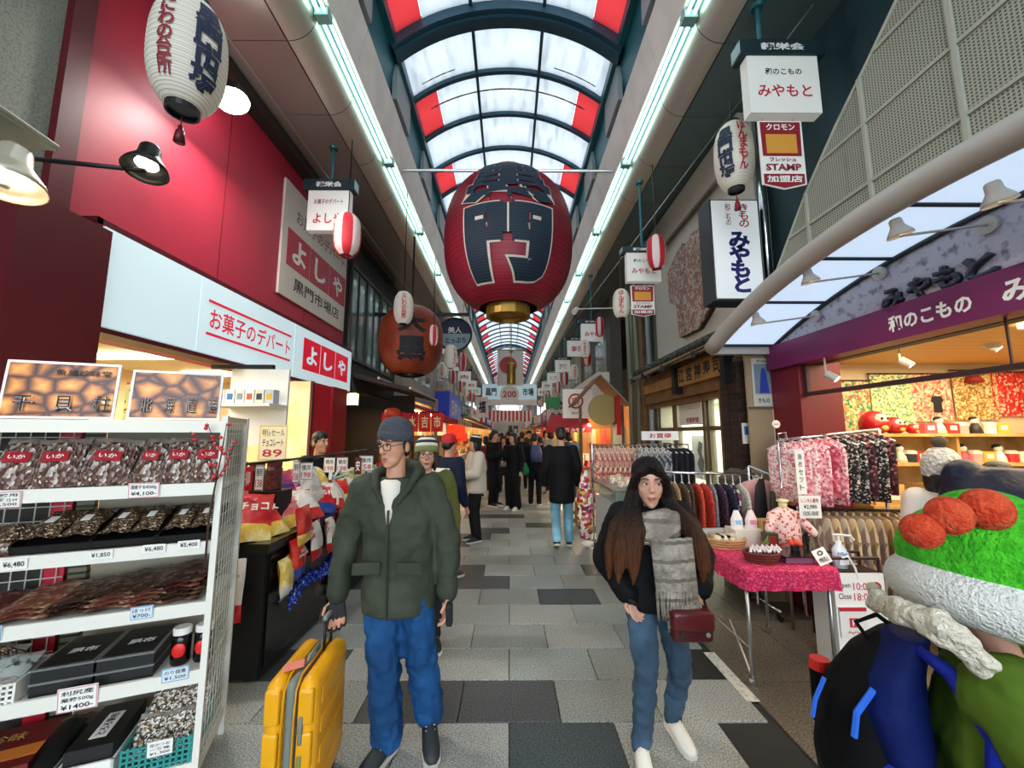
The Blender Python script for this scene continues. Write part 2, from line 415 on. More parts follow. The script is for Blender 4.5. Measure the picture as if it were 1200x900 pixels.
for sgn, side, msf in ((-1, 'left', m_soff), (1, 'right', m_soffr)):
    tr = MB()
    a = CX + sgn * 1.86; tr.bb((a, -5, ZS + 0.27), (CX + sgn * 1.79, 75, ZS + 0.33))      # channel tray above the tubes
    tr.mat(1); bk_ = [(2.11 - 0.262 * math.sin(PI / 2 * t / 8), ZS + .012 + 0.262 * (1 - math.cos(PI / 2 * t / 8))) for t in range(9)]
    tr.add([(CX + sgn * x, y, z) for x, z in bk_ for y in (-5, 75)], [(2 * t, 2 * t + 1, 2 * t + 3, 2 * t + 2) for t in range(8)])
    trim = struct('trim_%d' % (1 if sgn < 0 else 2), tr, [m_chan, m_joint])
    for i in range(len(YJ) - 1):
        y0, y1 = YJ[i] + 0.004, YJ[i + 1] - 0.004
        q = MB(); q.bb((CX + sgn * 2.115, y0, ZS), (CX + sgn * 3.3, y1, ZS + 0.05)); q.build('soffit_panel', msf, ceiling)
        q = MB(); prof = []
        for t in range(9):
            an = PI / 2 * t / 8
            prof.append((2.10 - 0.257 * math.sin(an), ZS + 0.257 * (1 - math.cos(an))))
        vs = []; fs = []
        for (x, z) in prof: vs += [(CX + sgn * x, y0, z), (CX + sgn * x, y1, z)]
        for t in range(8):
            f = (2 * t, 2 * t + 1, 2 * t + 3, 2 * t + 2); fs.append(f if sgn < 0 else f[::-1])
        q.add(vs, fs); q.build('cornice_panel', m_corn, trim, True)
    TJ = [-2.95, -0.83, 1.29, 3.41, 5.53, 7.6, 9.7, 11.8, 13.9, 20, 30, 45, 60]
    for i in range(len(TJ) - 1):
        n = i - 2
        t = thing('strip_light', '', 'strip light', (CX + sgn * 1.77, TJ[i], ZS + 0.22), group='fluorescent strip lights along the %s cornice' % side)
        t['label'] = ('%s pair of fluorescent tubes overhead along the %s cornice' % (ORD[max(0, n)] if n >= 0 else 'overhead', side)) if n >= 0 else '%s pair of fluorescent tubes behind the viewer along the %s cornice' % (('farther', 'nearer')[i], side)
        for dx in (-0.032, 0.032):
            q = MB(); q.cyl((CX + sgn * 1.765 + dx, TJ[i] + .05, ZS + 0.245), (CX + sgn * 1.765 + dx, TJ[i + 1] - .05, ZS + 0.245), 0.017, n=8); q.build('tube', m_tube, t, True)
        q = MB(); q.bb((CX + sgn * 1.70, TJ[i] - .05, ZS + 0.2), (CX + sgn * 1.83, TJ[i] + .05, ZS + 0.28)); q.build('end_bracket', m_chan, t)
RY = [4.9 + 0.87 * k for k in range(-11, 80)]
wp = MB()
for sgn in (-1, 1):
    wp.hexa([(CX + sgn * 1.73, -5, ZS + .29), (CX + sgn * 1.9, -5, ZS + .29), (CX + sgn * 1.9, 75, ZS + .29), (CX + sgn * 1.73, 75, ZS + .29),
             (CX + sgn * 1.545, -5, 6.93), (CX + sgn * 1.75, -5, 6.93), (CX + sgn * 1.75, 75, 6.93), (CX + sgn * 1.545, 75, 6.93)])
upper = struct('wall_upper', wp, m_teal)
for sgn in (-1, 1):
    for i in range(len(RY) - 1):
        if RY[i] > 22: break
        y0, y1 = RY[i] + .004, RY[i + 1] - .004
        if RY[i + 1] > 22: y1 = 75
        q = MB(); xa, za, xb, zb = CX + sgn * 1.69, ZS + .30, CX + sgn * 1.575, 6.2
        q.hexa([(xa, y0, za), (xa + sgn * .04, y0, za), (xa + sgn * .04, y1, za), (xa, y1, za), (xb, y0, zb), (xb + sgn * .04, y0, zb), (xb + sgn * .04, y1, zb), (xb, y1, zb)])
        q.build('wall_panel', m_upper, upper)
        if i % 2 == 1 and RY[i] < 18:
            q = MB(); q.bb((CX + sgn * 1.53, y0 + .12, 6.24), (CX + sgn * 1.60, y1 - .02, 6.78)); q.build('infill_panel', m_patch, upper)
ARC_R = (1.52 ** 2 + .55 ** 2) / (2 * .55); ARC_C = 7.45 - ARC_R; ARC_A = math.asin(1.52 / ARC_R)
def arc(a, dr=0.0): return (CX + (ARC_R + dr) * math.sin(a), ARC_C + (ARC_R + dr) * math.cos(a))
def translucent(name, c, c2=None):
    M = bpy.data.materials.new(name); M.use_nodes = True; nt = M.node_tree; N = nt.nodes; L = nt.links
    out = N['Material Output']; N.remove(N['Principled BSDF'])
    t = N.new('ShaderNodeBsdfTranslucent'); d = N.new('ShaderNodeBsdfDiffuse'); m = N.new('ShaderNodeMixShader'); m.inputs[0].default_value = 0.25
    t.inputs[0].default_value = lin(c) + (1,); d.inputs[0].default_value = lin(c) + (1,)
    if c2:
        g = N.new('ShaderNodeNewGeometry'); mp = N.new('ShaderNodeMapping'); mp.inputs['Scale'].default_value = (6, 1.2, 6); L.new(g.outputs['Position'], mp.inputs[0])
        no = N.new('ShaderNodeTexNoise'); no.inputs['Scale'].default_value = 1.6; no.inputs['Detail'].default_value = 6; L.new(mp.outputs[0], no.inputs['Vector'])
        rp = N.new('ShaderNodeValToRGB'); rp.color_ramp.elements[0].position = .5; rp.color_ramp.elements[1].position = .8
        rp.color_ramp.elements[0].color = lin(c) + (1,); rp.color_ramp.elements[1].color = lin(c2) + (1,)
        L.new(no.outputs['Fac'], rp.inputs[0]); L.new(rp.outputs[0], t.inputs[0])
    L.new(t.outputs[0], m.inputs[1]); L.new(d.outputs[0], m.inputs[2]); L.new(m.outputs[0], out.inputs[0])
    return M
m_white_pane = translucent('white_acrylic', '#c6c8c9', '#acaeb0'); m_red_pane = translucent('red_acrylic', '#c4686a')
vb = MB()
for y in (-5.0, 74.9):
    pts = [arc(-ARC_A + 2 * ARC_A * i / 24, .03) for i in range(25)]
    vb.tube([(x, y, z) for x, z in pts], .05, 4)
vault = struct('ceiling_vault', vb, m_rib)
def arcbox(mb, a0, a1, y0, y1, d0, d1, n=8):
    vs = []; fs = []
    for i in range(n + 1):
        a = a0 + (a1 - a0) * i / n
        for (d, y) in ((d0, y0), (d0, y1), (d1, y1), (d1, y0)):
            x, z = arc(a, d); vs.append((x, y, z))
    for i in range(n):
        for k in range(4): fs.append((i * 4 + k, i * 4 + (k + 1) % 4, i * 4 + 4 + (k + 1) % 4, i * 4 + 4 + k))
    fs += [(3, 2, 1, 0), tuple(n * 4 + k for k in range(4))]
    mb.add(vs, fs)
AM = math.asin(0.5 / ARC_R); AR = 0.5 * (AM + ARC_A) + 0.05
rest = MB(); rest_ribs = MB()
for i, y in enumerate(RY[:-1]):
    big = (i - 11) % 12 == 0
    q = MB()
    if big: arcbox(q, -ARC_A - .05, ARC_A + .05, y - .17, y + .1, -.13, .04, 24); arcbox(q, -ARC_A - .05, ARC_A + .05, y - .1, y - .04, -.17, .04, 24)
    else: arcbox(q, -ARC_A - .03, ARC_A + .03, y - .035, y + .035, -.06, .03, 20)
    if y < 26: q.build('rib', m_rib, vault)
    else: rest_ribs.v and None; rest_ribs.add(q.v, q.f)
    y0, y1 = y, RY[i + 1]; red = (i - 11) % 2 == 1
    segs = [(-AM, AM, 0)] + [(s_ * AM, s_ * AR if red else s_ * ARC_A, 0) for s_ in (-1, 1)] + ([(s_ * AR, s_ * ARC_A, 1) for s_ in (-1, 1)] if red else [])
    for a0, a1, rd in segs:
        if a0 > a1: a0, a1 = a1, a0
        q = MB(); arcbox(q, a0 + .001, a1 - .001, y0, y1, 0, .008, 6)
        if y < 20: q.build('pane', m_red_pane if rd else m_white_pane, vault, True)
        else: rest.mat(rd).add(q.v, q.f)
o = rest.build('pane', [m_white_pane, m_red_pane], vault); o['kind'] = 'stuff'
o = rest_ribs.build('rib', m_rib, vault); o['kind'] = 'stuff'
for s_ in (-1, 1):
    q = MB(); x, z = arc(s_ * AM, -.02); q.bb((x - .022, -5, z - .03), (x + .022, 75, z + .02)); q.build('mullion', m_rib, vault)
    q = MB(); x, z = arc(s_ * ARC_A); q.bb((x - .05, -5, z - .12), (x + .04, 75, z + .03)); q.build('edge_beam', m_teal, vault)
# brown rust seam on the roof sheet behind the first clear bay
q = MB(); arcbox(q, -ARC_A + .12, ARC_A - .12, 6.12, 6.145, -.006, -.001, 20); q.build('rust_seam', mat('rust_seam', '#6a4a30', .9, n=(14, '#b8a898', .4, .6)), vault)
q = MB(); arcbox(q, -ARC_A + .1, -ARC_A + .34, 5.62, 5.635, -.006, -.001, 6); arcbox(q, AM + .1, ARC_A - .08, 5.62, 5.635, -.006, -.001, 6); q.build('rust_seam', MATS['rust_seam'], vault)
# outer shell: side walls well behind the shop fronts and the far end
m_dark_shell = mat('shell_dark', '#3b3733', .9)
q = MB(); q.bb((-7.1, -5, -.3), (-7, 75, ZS + .2)); struct('wall_left', q, m_dark_shell)
q = MB(); q.bb((7, -5, -.3), (7.1, 75, ZS + .2)); struct('wall_right', q, m_dark_shell)
q = MB(); q.bb((-7, 74.8, 0), (7, 75, 4.2)); struct('wall_end', q, mat('end_wall', '#e8dcc4', .8))
# ================================================================== shared small builders
m_black = mat('black_plastic', '#0d0d0f', 0.45)
m_blackm = mat('black_metal', '#151517', 0.4, 0.3)
m_steel = mat('steel', '#b9bcbc', 0.28, 0.9)
m_chrome = mat('chrome', '#d8dadc', 0.15, 1.0)
m_white = mat('white_paint', '#e9e7e0', 0.5)
m_shelfw = mat('shelf_enamel', '#dfddd2', 0.45)
m_ink = mat('ink_black', '#15181f', 0.7)
m_navy = mat('navy_ink', '#172340', 0.6)
m_redink = mat('ink_red', '#c01f33', 0.6)
m_wine = mat('ink_wine', '#8d1b30', 0.6)
m_card = mat('card_white', '#f1eee6', 0.7)
m_maroon = mat('maroon_paint', '#5a0b17', 0.45)
m_red = mat('sign_red', '#cf1730', 0.5)
def lean(R, U, a):
    """tilt the up-vector backwards by a around R"""
    Nn = R.cross(U); return (U * math.cos(a) - Nn * math.sin(a)).normalized()
def card(label, O, R, U, w_, h_, lines, ink=None, border=None, group='price cards', name='price_card', cat='price card', face=None, t=0.004):
    R, U = Vector(R), Vector(U); O = Vector(O)
    q = MB(); q.panel(O, R, U, w_, h_, t)
    o = single(name, q, face or m_card, label, cat, group)
    Nn = R.cross(U)
    if border is not None:
        q = MB()
        for sx, sy, ww, hh in ((0, .47, .96, .03), (0, -.47, .96, .03), (-.475, 0, .025, .96), (.475, 0, .025, .96)):
            q.panel(O + R * (sx * w_) + U * (sy * h_) + Nn * (t + .0004), R, U, ww * w_, max(hh * h_, .003), .001)
        q.build('border', border, o)
    k = len(lines)
    for i, ln in enumerate(lines):
        s_, frac, im = (tuple(ln) + (None,))[:3] if isinstance(ln, tuple) else (ln, 0.8, None)
        txt(s_, o, im or ink or m_ink, O + Nn * t + U * (h_ * (0.5 - (i + 0.5) / k) * 0.86), R, U, (w_ * frac, h_ * 0.62 / k), bold=.012)
    return o
def pillow_mesh(w_, h_, t, mats, n=7, crimp=0.09):
    """flat sealed bag standing in XZ, front face -Y, origin at its lower edge; material 0 body, 1 lower band, 2 top seal"""
    q = MB()
    for sgn in (-1, 1):
        def fn(u, v, sgn=sgn):
            a = (1 - abs(2 * u - 1) ** 2.6); b = 1 - abs(2 * v - 1) ** 3.2
            if v < crimp or v > 1 - crimp: b *= .15
            x = (u - .5) * w_ * (1 - .06 * b); z = v * h_
            return (x, sgn * t * .5 * max(0.02, (a * b) ** .6) + .006 * math.sin(9 * u + 7 * v), z)
        n0 = len(q.f); q.surf(fn, n, n)
        for j in range(n):
            for i in range(n):
                q.mi[n0 + j * n + i] = 2 if j == n - 1 else (1 if j < n * .24 else 0)
        if sgn > 0:
            for i in range(n0, len(q.f)): q.f[i] = q.f[i][::-1]
    return q.mesh('bag', mats, True)
def flatbag(name, label, cat, w_, h_, t, mats, loc, rot, group=None, mesh=None):
    me = mesh or pillow_mesh(w_, h_, t, mats)
    o = bpy.data.objects.new(name, me); col.objects.link(o); o.location = loc; o.rotation_euler = rot
    return tag(o, label, cat, group)
def foil(name, c, n=None):
    return mat(name, c, 0.28, 0.0, b=(22, .5), n=n)
m_clear = mat('clear_wrap', '#c9bfb6', 0.12, 0.0, b=(40, 1.0), al=0.55)

# lanterns -------------------------------------------------------------------------------------
def lantern_r(z, h, R, p=2.6):
    """radius of a paper lantern of half-height h at height z"""
    t = min(1.0, abs(z) / h); return R * max(0.0, (1 - (t * .94) ** p)) ** .42
def lantern(label, C, R, h, texts=(), cap=m_black, paper=None, group='paper lanterns', name='paper_lantern', ribs=16, capr=.42, caph=.06, tassel=None, n=26, cord=None, p=2.6, stripes=None, wt=8, capz=1.0):
    """texts: (string, material, angle0, w, h, zoff, bold[, outline])"""
    C = Vector(C)
    t = thing(name, label, 'lantern', (C.x, C.y, C.z - h - caph), group=group)
    q = MB(); m = ribs * 2; vs = []; fs = []
    for i in range(m + 1):
        z = -h + 2 * h * i / m; r = lantern_r(z, h, R, p) * (1 - .03 * (i % 2))
        for k in range(n):
            a = 2 * PI * k / n; vs.append((C.x + r * math.cos(a), C.y + r * math.sin(a), C.z + z))
    for i in range(m):
        for k in range(n):
            fs.append((i * n + k, i * n + (k + 1) % n, (i + 1) * n + (k + 1) % n, (i + 1) * n + k))
    q.add(vs, fs)
    if stripes:
        for fi in range(len(q.f)): q.mi[fi] = 1 if ((fi % n) * stripes // n) % 2 else 0
    q.build('paper_shade', paper if isinstance(paper, (list, tuple)) else [paper], t, True)
    for s_, nm in ((-1, 'bottom_cap'), (1, 'top_cap')):
        q = MB(); rr = R * capr; z0 = C.z + s_ * (h * .985 - .01)
        q.lathe([(rr, 0), (rr, s_ * caph), (rr * .86, s_ * caph), (rr * .84, s_ * caph * .6)][::s_], (C.x, C.y, z0), 20)
        q.build(nm, cap, t)
    if cord:
        q = MB(); q.cyl((C.x, C.y, C.z + h), (C.x, C.y, cord), max(.006, R * .03), n=5); q.build('cord', m_blackm, t)
    if tassel:
        q = MB(); q.cyl((C.x, C.y, C.z - h - caph - .06), (C.x, C.y, C.z - h - caph), .004, n=5)
        q.lathe([(.03, -.13), (.022, -.06), (.012, -.05), (.014, -.03), (.004, -.02)], (C.x, C.y, C.z - h - caph - .04), 8); q.build('tassel', tassel, t, True)
    for tx in texts:
        s_, im, a0, tw, th_, zo, bo = tx[:7]
        for layer, (mm, bb, eps) in enumerate([(tx[7], bo + tx[8], .006), (im, bo, .012)] if len(tx) > 7 else [(im, bo, .006)]):
            def fn(x, y, a0=a0, zo=zo, eps=eps):
                r = lantern_r(y + zo, h, R, p) + eps; a = a0 + x / R - PI / 2
                return Vector((C.x + r * math.cos(a), C.y + r * math.sin(a), C.z + y + zo))
            sc_ = 1.0 + (0.04 if (len(tx) > 7 and layer == 0) else 0)
            txt(s_, t, mm, (0, 0, 0), EX, EZ, (tw * sc_, th_ * sc_ if th_ else None), bold=bb, vert=True, wrap=(fn, wt), name='lettering' if layer or len(tx) <= 7 else 'letter_outline')
    return t
m_paper = mat('lantern_paper', '#ddd8ca', 0.75, e=0.06, st_=(62, '#b9b4a6', 2, .3))
m_paperred = mat('lantern_red', '#a3182b', 0.6, n=(6, '#8c1023', .4, .7))
m_pinkpaper = mat('stripe_red', '#cf2334', 0.6); m_whitepaper = mat('stripe_white', '#efd9d6', 0.6)
def striped(label, C, R, h, group='red and white striped lanterns'):
    return lantern(label, C, R, h, (), m_red, [m_pinkpaper, m_whitepaper], group, 'striped_lantern', ribs=7, capr=.3, caph=.012, n=24, p=3.2, stripes=8, cord=min(ZS, C[2] + h + 1.2))

# ================================================================== left side: walls
XW, XS = -2.95, -2.75
m_conc = mat('speckled_concrete', '#8d9085', 0.85, n=(85, '#6c7067', .45, .72), b=(60, .25))
m_redwall = mat('red_wall', '#b82a42', 0.5, n=(1.2, '#a8253c', .4, .7))
q = MB(); q.bb((XW - .2, -5, 0), (XW, 2.37, ZS)); struct('wall_left_grey', q, m_conc)
q = MB(); q.bb((XW - .2, 2.37, 2.34), (XW, 6.96, ZS)); wl = struct('wall_left_red', q, m_redwall)
q = MB(); q.bb((XW - .01, 2.365, 0.0), (XW + .05, 2.50, ZS)); q.build('edge_strip', m_maroon, wl)
q = MB(); q.bb((XW, 2.52, ZS - .16), (XW + .16, 9.4, ZS - .02)); q.build('cable_duct', mat('duct_brown', '#2a2320', .6), wl)
for yy in (3.9, 5.6):
    q = MB(); q.bb((XW, yy, 3.06), (XW + .003, yy + .006, ZS)); q.build('panel_joint', m_maroon, wl)
# wire running along the facade
q = MB(); q.cyl((-2.62, 0.5, 5.3), (-1.98, 9.5, 4.45), .008, n=5); single('cable', q, m_steel, 'pale cable slung along the left shop fronts below the soffit', 'cable')
# maroon pillar at the near end of the sweet shop
q = MB(); q.bb((XW, 2.1, 0), (-2.72, 2.62, 3.02)); struct('pillar_left_maroon', q, m_maroon)
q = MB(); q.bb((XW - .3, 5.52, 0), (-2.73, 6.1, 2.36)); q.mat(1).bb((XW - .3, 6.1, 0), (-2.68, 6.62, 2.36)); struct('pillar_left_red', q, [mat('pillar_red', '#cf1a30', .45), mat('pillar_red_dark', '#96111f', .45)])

# ---- illuminated shop sign
m_signface = mat('sign_face', '#cfe4ea', 0.4, e=.24, ec='#d4ecf4')
m_signred = mat('sign_red_lit', '#d81a34', 0.4, e=0.22)
sgn = thing('shop_sign', 'long illuminated white sign box with red lettering on the red sweet shop', 'shop sign', (XS, 4.7, 2.36))
q = MB(); q.bb((XW, 2.55, 2.33), (XS - .012, 6.93, 2.365)); q.bb((XW, 2.55, 3.055), (XS - .012, 6.93, 3.10)); q.bb((XW, 2.55, 2.33), (XS - .012, 2.59, 3.1)); q.bb((XW, 6.89, 2.33), (XS - .012, 6.93, 3.1)); q.bb((XW, 2.58, 2.36), (XS - .06, 6.9, 3.06))
q.build('frame', m_maroon, sgn)
YJ1, YJ2 = PX(230, 400, XS).y, PX(345, 400, XS).y
for a, b in ((2.595, YJ1 - .004), (YJ1 + .004, YJ2 - .004), (YJ2 + .004, 6.885)):
    q = MB(); q.bb((XS - .05, a, 2.37), (XS, b, 3.05)); q.build('light_panel', m_signface, sgn)
for z in (2.86, 2.555):
    q = MB(); q.bb((XS, YJ1 + .1, z - .012), (XS + .004, YJ2 - .08, z + .012)); q.build('red_rule', m_signred, sgn)
txt('お菓子のデパート', sgn, m_signred, (XS, (YJ1 + YJ2) / 2 + .02, 2.708), EY, EZ, (YJ2 - YJ1 - .22, .2), bold=.012)
ya, yb = YJ2 + .22, 6.75; st3 = (yb - ya) / 3
for i, ch in enumerate('よしや'):
    q = MB(); q.bb((XS, ya + i * st3 + .01, 2.50), (XS + .004, ya + (i + 1) * st3 - .01, 2.93)); q.build('red_square', m_signred, sgn)
    txt(ch, sgn, m_signface, (XS + .004, ya + (i + .5) * st3, 2.715), EY, EZ, (st3 * .6, .26), bold=.03)
# ---- white painted panel on the red wall
wpn = thing('wall_sign', 'white wall panel lettered in red and black on the red facade', 'wall sign', (XW, 5.9, 3.4))
q = MB(); q.bb((XW, 4.9, 3.42), (XW + .03, 6.9, 4.98)); q.build('board', mat('cream_board', '#d9cfc3', .5), wpn)
for i, ch in enumerate('よしや'):
    q = MB(); q.bb((XW + .03, 5.02 + i * .62, 3.86), (XW + .036, 5.62 + i * .62, 4.36)); q.build('red_square', mat('square_red', '#b92339', .5), wpn)
    txt(ch, wpn, m_card, (XW + .036, 5.32 + i * .62, 4.11), EY, EZ, (.36, .34), bold=.03)
txt('お菓子のデパート', wpn, mat('ink_brown', '#8a5b50', .6), (XW + .03, 6.0, 4.62), EY, EZ, (1.6, .2), bold=.01)
txt('黒門市場店', wpn, m_ink, (XW + .03, 5.95, 3.66), EY, EZ, (1.45, .19), bold=.012)
# ---- sign hanging from the soffit, with a dark header
def hang_sign(label, x0, x1, z0, z1, Y, lines, header='親栄会', hz=.15, rod=ZS, pennant=None, rodx=None):
    t = thing('hanging_sign', label, 'hanging sign', ((x0 + x1) / 2, Y, z0), group='signs hung from the arcade soffit')
    q = MB(); q.bb((x0, Y - .05, z0), (x1, Y + .05, z1)); q.build('sign_box', mat('sign_box_white', '#d6d6d0', .5, e=.12), t)
    q = MB(); q.bb((x0 - .06, Y - .07, z1), (x1 + .06, Y + .07, z1 + hz)); q.build('header', mat('header_teal', '#0f2a30', .5), t)
    for sx in (x0 - .061, x1 + .061):
        q = MB(); q.bb((sx - .002, Y - .065, z1 + .02), (sx + .002, Y + .065, z1 + hz - .01)); q.build('header_end', mat('header_end', '#9fb9b9', .5), t)
    rx = rodx if rodx is not None else (x0 + x1) / 2
    q = MB(); q.cyl((rx, Y, z1 + hz), (rx, Y, rod), .018, n=8); q.lathe([(.05, -.03), (.06, 0)], (rx, Y, rod), 12); q.build('rod', m_teal, t)
    txt(header, t, m_card, ((x0 + x1) / 2, Y - .07, z1 + hz / 2), EX, EZ, ((x1 - x0) * .62, hz * .5), bold=.03)
    for s_, fz, fh, im, fw in lines:
        txt(s_, t, im, ((x0 + x1) / 2, Y - .05, z0 + (z1 - z0) * fz), EX, EZ, ((x1 - x0) * fw, (z1 - z0) * fh), bold=.02)
    return t
a = PY(361, 272, 4.9); b = PY(412, 226, 4.9)
hang_sign('white hanging sign lettered in red in front of the sweet shop facade', a.x, b.x, a.z, b.z, 4.9, [('お菓子のデパート', .72, .13, m_wine, .7), ('よしや', .3, .26, m_redink, .72)])
a = PY(407, 276, 4.75)
striped('red and white striped lantern beside the hanging sweet shop sign', a, .165, .27)
# ---- big white lantern, upper left
a = PY(221, 66, 2.15)
lantern('large white paper lantern with red and black characters high at upper left', a, .192, .34, [('黒門市場', m_navy, 1.18, .16, .54, -.02, .05), ('なにわの台所', m_wine, .12, .085, .54, .0, .025)], m_black, [m_paper], ribs=22, capr=.44, caph=.05, tassel=m_maroon, cord=ZS, n=40)
# ---- lamps on the left wall
def bell_lamp(name, label, base, end, aim, r, shade, lit, arm_r=.012, group=None, flare=1.0, power=0, plate=True):
    """arm from wall plate to a bell-shaped lamp head"""
    base, end, aim = Vector(base), Vector(end), Vector(aim).normalized()
    t = thing(name, label, 'lamp', base, group=group)
    q = MB(); q.cyl(base, end, arm_r, n=8); q.build('arm', shade, t, True)
    if plate:
        d = (end - base).normalized(); q = MB(); q.cyl(base - d * .0, base + d * .02, r * .8, n=18); q.build('wall_plate', shade, t)
    x, y, z = basis(-aim); Rm = Matrix((x, y, z)).transposed()
    q = MB(); q.lathe([(r * .97, -.001), (r, 0), (r * .9, r * .28), (r * .62, r * .72), (r * .5, r * .95), (r * .46, r * 1.5), (r * .36, r * 1.65), (r * .05, r * 1.7)], end, 22, Rm, cap=False); q.build('shade', shade, t, True)
    q = MB(); q.lathe([(r * .5, r * .42), (r * .46, r * .55), (.002, r * .6)], end, 20, Rm, cap=False); q.build('bulb', mat('lamp_glow_%d' % int(lit * 10), '#fff3d2', .5, e=lit), t)
    if power:
        d = bpy.data.lights.new(name + '_light', 'SPOT'); d.energy = power; d.spot_size = 1.9; d.spot_blend = .6; d.color = (1, .93, .8); d.shadow_soft_size = .06
        l = bpy.data.objects.new(name + '_light', d); col.objects.link(l); l.location = end + aim * .03; l.rotation_euler = (-aim).to_track_quat('Z', 'Y').to_euler()
    return t
e1 = PY(170, 200, 1.95)
bell_lamp('gooseneck_lamp', 'black metal arm lamp reaching across the red wall at upper left', PY(-20, 180, 1.95), e1, (.1, -.22, -1), .1, m_blackm, 3.0, power=22)
e2 = PY(8, 218, 1.45)
bell_lamp('gooseneck_lamp', 'shiny bell lamp glowing at the left edge of the picture', PY(-60, 190, 1.45), e2, (.15, -.15, -1), .11, mat('lamp_silver', '#cfc7b4', .25, .5), 7.0, power=10)
q = MB(); a, b = PY(66, 172, 1.6), PY(-30, 106, 1.3)
q.tube([a, b], .012, 8); q.hexa([a + Vector((0, 0, -.02)), b + Vector((0, 0, -.02)), b + Vector((-.5, 0, .02)), a + Vector((-.5, 0, .02)), a, b, b + Vector((-.5, 0, .06)), a + Vector((-.5, 0, .06))])
single('awning_board', q, mat('awning_pale', '#aeb1a3', .6), 'pale slanted awning edge at the far left above the lamp', 'awning')
a = PX(272, 118, -2.58); t = thing('flood_light', 'bright white flood light shining on the red wall beside the big lantern', 'flood light', (a.x, a.y, a.z - .1))
q = MB(); q.ell(a, (.15, .12, .1)); q.build('diffuser', mat('flood_glow', '#ffffff', .4, e=9), t, True)
q = MB(); q.cyl(a + Vector((-.02, 0, .05)), a + Vector((-.36, .0, .2)), .014, n=6); q.lathe([(.1, .0), (.07, .12), (.03, .14)], a + Vector((0, 0, .03)), 12); q.build('bracket', m_blackm, t)
area = area_light('flood_light_lamp', (a.x + .1, a.y, a.z - .12), (.2, .2), 26, (1, .97, .9), (0, math.radians(-28), 0))

# ================================================================== sweet shop interior
m_cream = mat('cream_wall', '#e8dcae', 0.6); m_fixture = mat('shop_tube', '#fff6dc', .4, e=5)
q = MB(); q.bb((-5.3, 2.0, 0), (-5.2, 7.0, 2.6)); q.bb((-5.3, 1.9, 0), (XW, 2.0, 2.6)); q.bb((-5.3, 6.9, 0), (XW - .3, 7.0, 2.6)); q.bb((-5.3, 1.9, 2.5), (XW, 7.0, 2.6))
struct('wall_shop_left', q, m_cream)
for i in range(3):
    q = MB(); q.bb((-4.5, 2.9 + i * 1.3, 2.44), (-3.3, 2.98 + i * 1.3, 2.49)); single('ceiling_light', q, m_fixture, '%s tube light on the sweet shop ceiling' % ('nearest', 'middle', 'farthest')[i], 'ceiling light', 'tube lights in the sweet shop')
area_light('sweet_shop_light', (-3.8, 4.2, 2.4), (1.2, 3.6), 75, (1, .9, .68))
# cream display screen at the back of the shop
q = MB(); q.bb((-3.3, 5.05, .3), (-3.25, 5.5, 2.3)); q.mat(1).bb((-3.3, 5.03, .3), (-3.22, 5.06, 2.3)); q.bb((-3.3, 5.49, .3), (-3.22, 5.52, 2.3))
a = PY(352, 470, 5.0); q = MB(); q.bb((a.x - .42, 5.0, 0.2), (a.x + .12, 5.03, 2.3)); q.mat(1).bb((a.x + .12, 4.99, .2), (a.x + .15, 5.04, 2.3))
single('display_screen', q, [mat('screen_yellow', '#f0dc92', .6, n=(1.8, '#f6ecc4', .45, .6)), m_maroon], 'pale yellow printed screen beside the red pillar in the sweet shop', 'screen')
sh = thing('wall_shelf', 'white wall shelf of small goods behind the snack heap', 'shelf', (-3.6, 3.9, 1.95))
a, b = PY(248, 462, 3.9), PY(322, 440, 3.9)
q = MB(); q.bb((a.x, 3.85, a.z - .12), (b.x, 4.15, a.z - .09)); q.bb((a.x, 4.15, a.z - .5), (b.x, 4.18, b.z + .1)); q.build('board', m_white, sh)
q = MB(); q.bb((a.x, 3.86, b.z + .06), (b.x, 3.9, b.z + .1)); q.build('rail', m_blackm, sh)
rc = random.Random(5)
for i in range(6):
    x = a.x + .06 + i * (b.x - a.x - .1) / 5.2; c = ['#f2f0e8', '#efe9dc', '#d9dde0', '#f4f2ea', '#e5dfc8', '#c9ced4'][i]
    q = MB(); q.box((x, 3.98, a.z - .02), (.085, .1, .14)); q.mat(1).box((x, 3.928, a.z - .02), (.05, .006, .06)); single('gift_box', q, [colmat(c), colmat(['#d5412f', '#2d6bb5', '#8b9299', '#c9573a', '#333a44', '#e0b93a'][i])], '%s small white box from the left on the sweet shop wall shelf' % NUM[i], 'box', 'small boxes on the sweet shop wall shelf')
# price board 89
a, b = PY(302, 540, 3.62), PY(338, 498, 3.62)
card('big yellow-headed price board reading 89 above the snack heap', (a + b) / 2, EX, EZ, b.x - a.x, b.z - a.z, [('特価セール', .8, mat('ink_olive', '#6a7a1f', .6)), ('チョコレート', .75, m_ink), ('89', .7, m_redink)], border=mat('border_yellow', '#e0c95a', .6), face=mat('board_cream', '#f3e3bd', .6, e=.1))
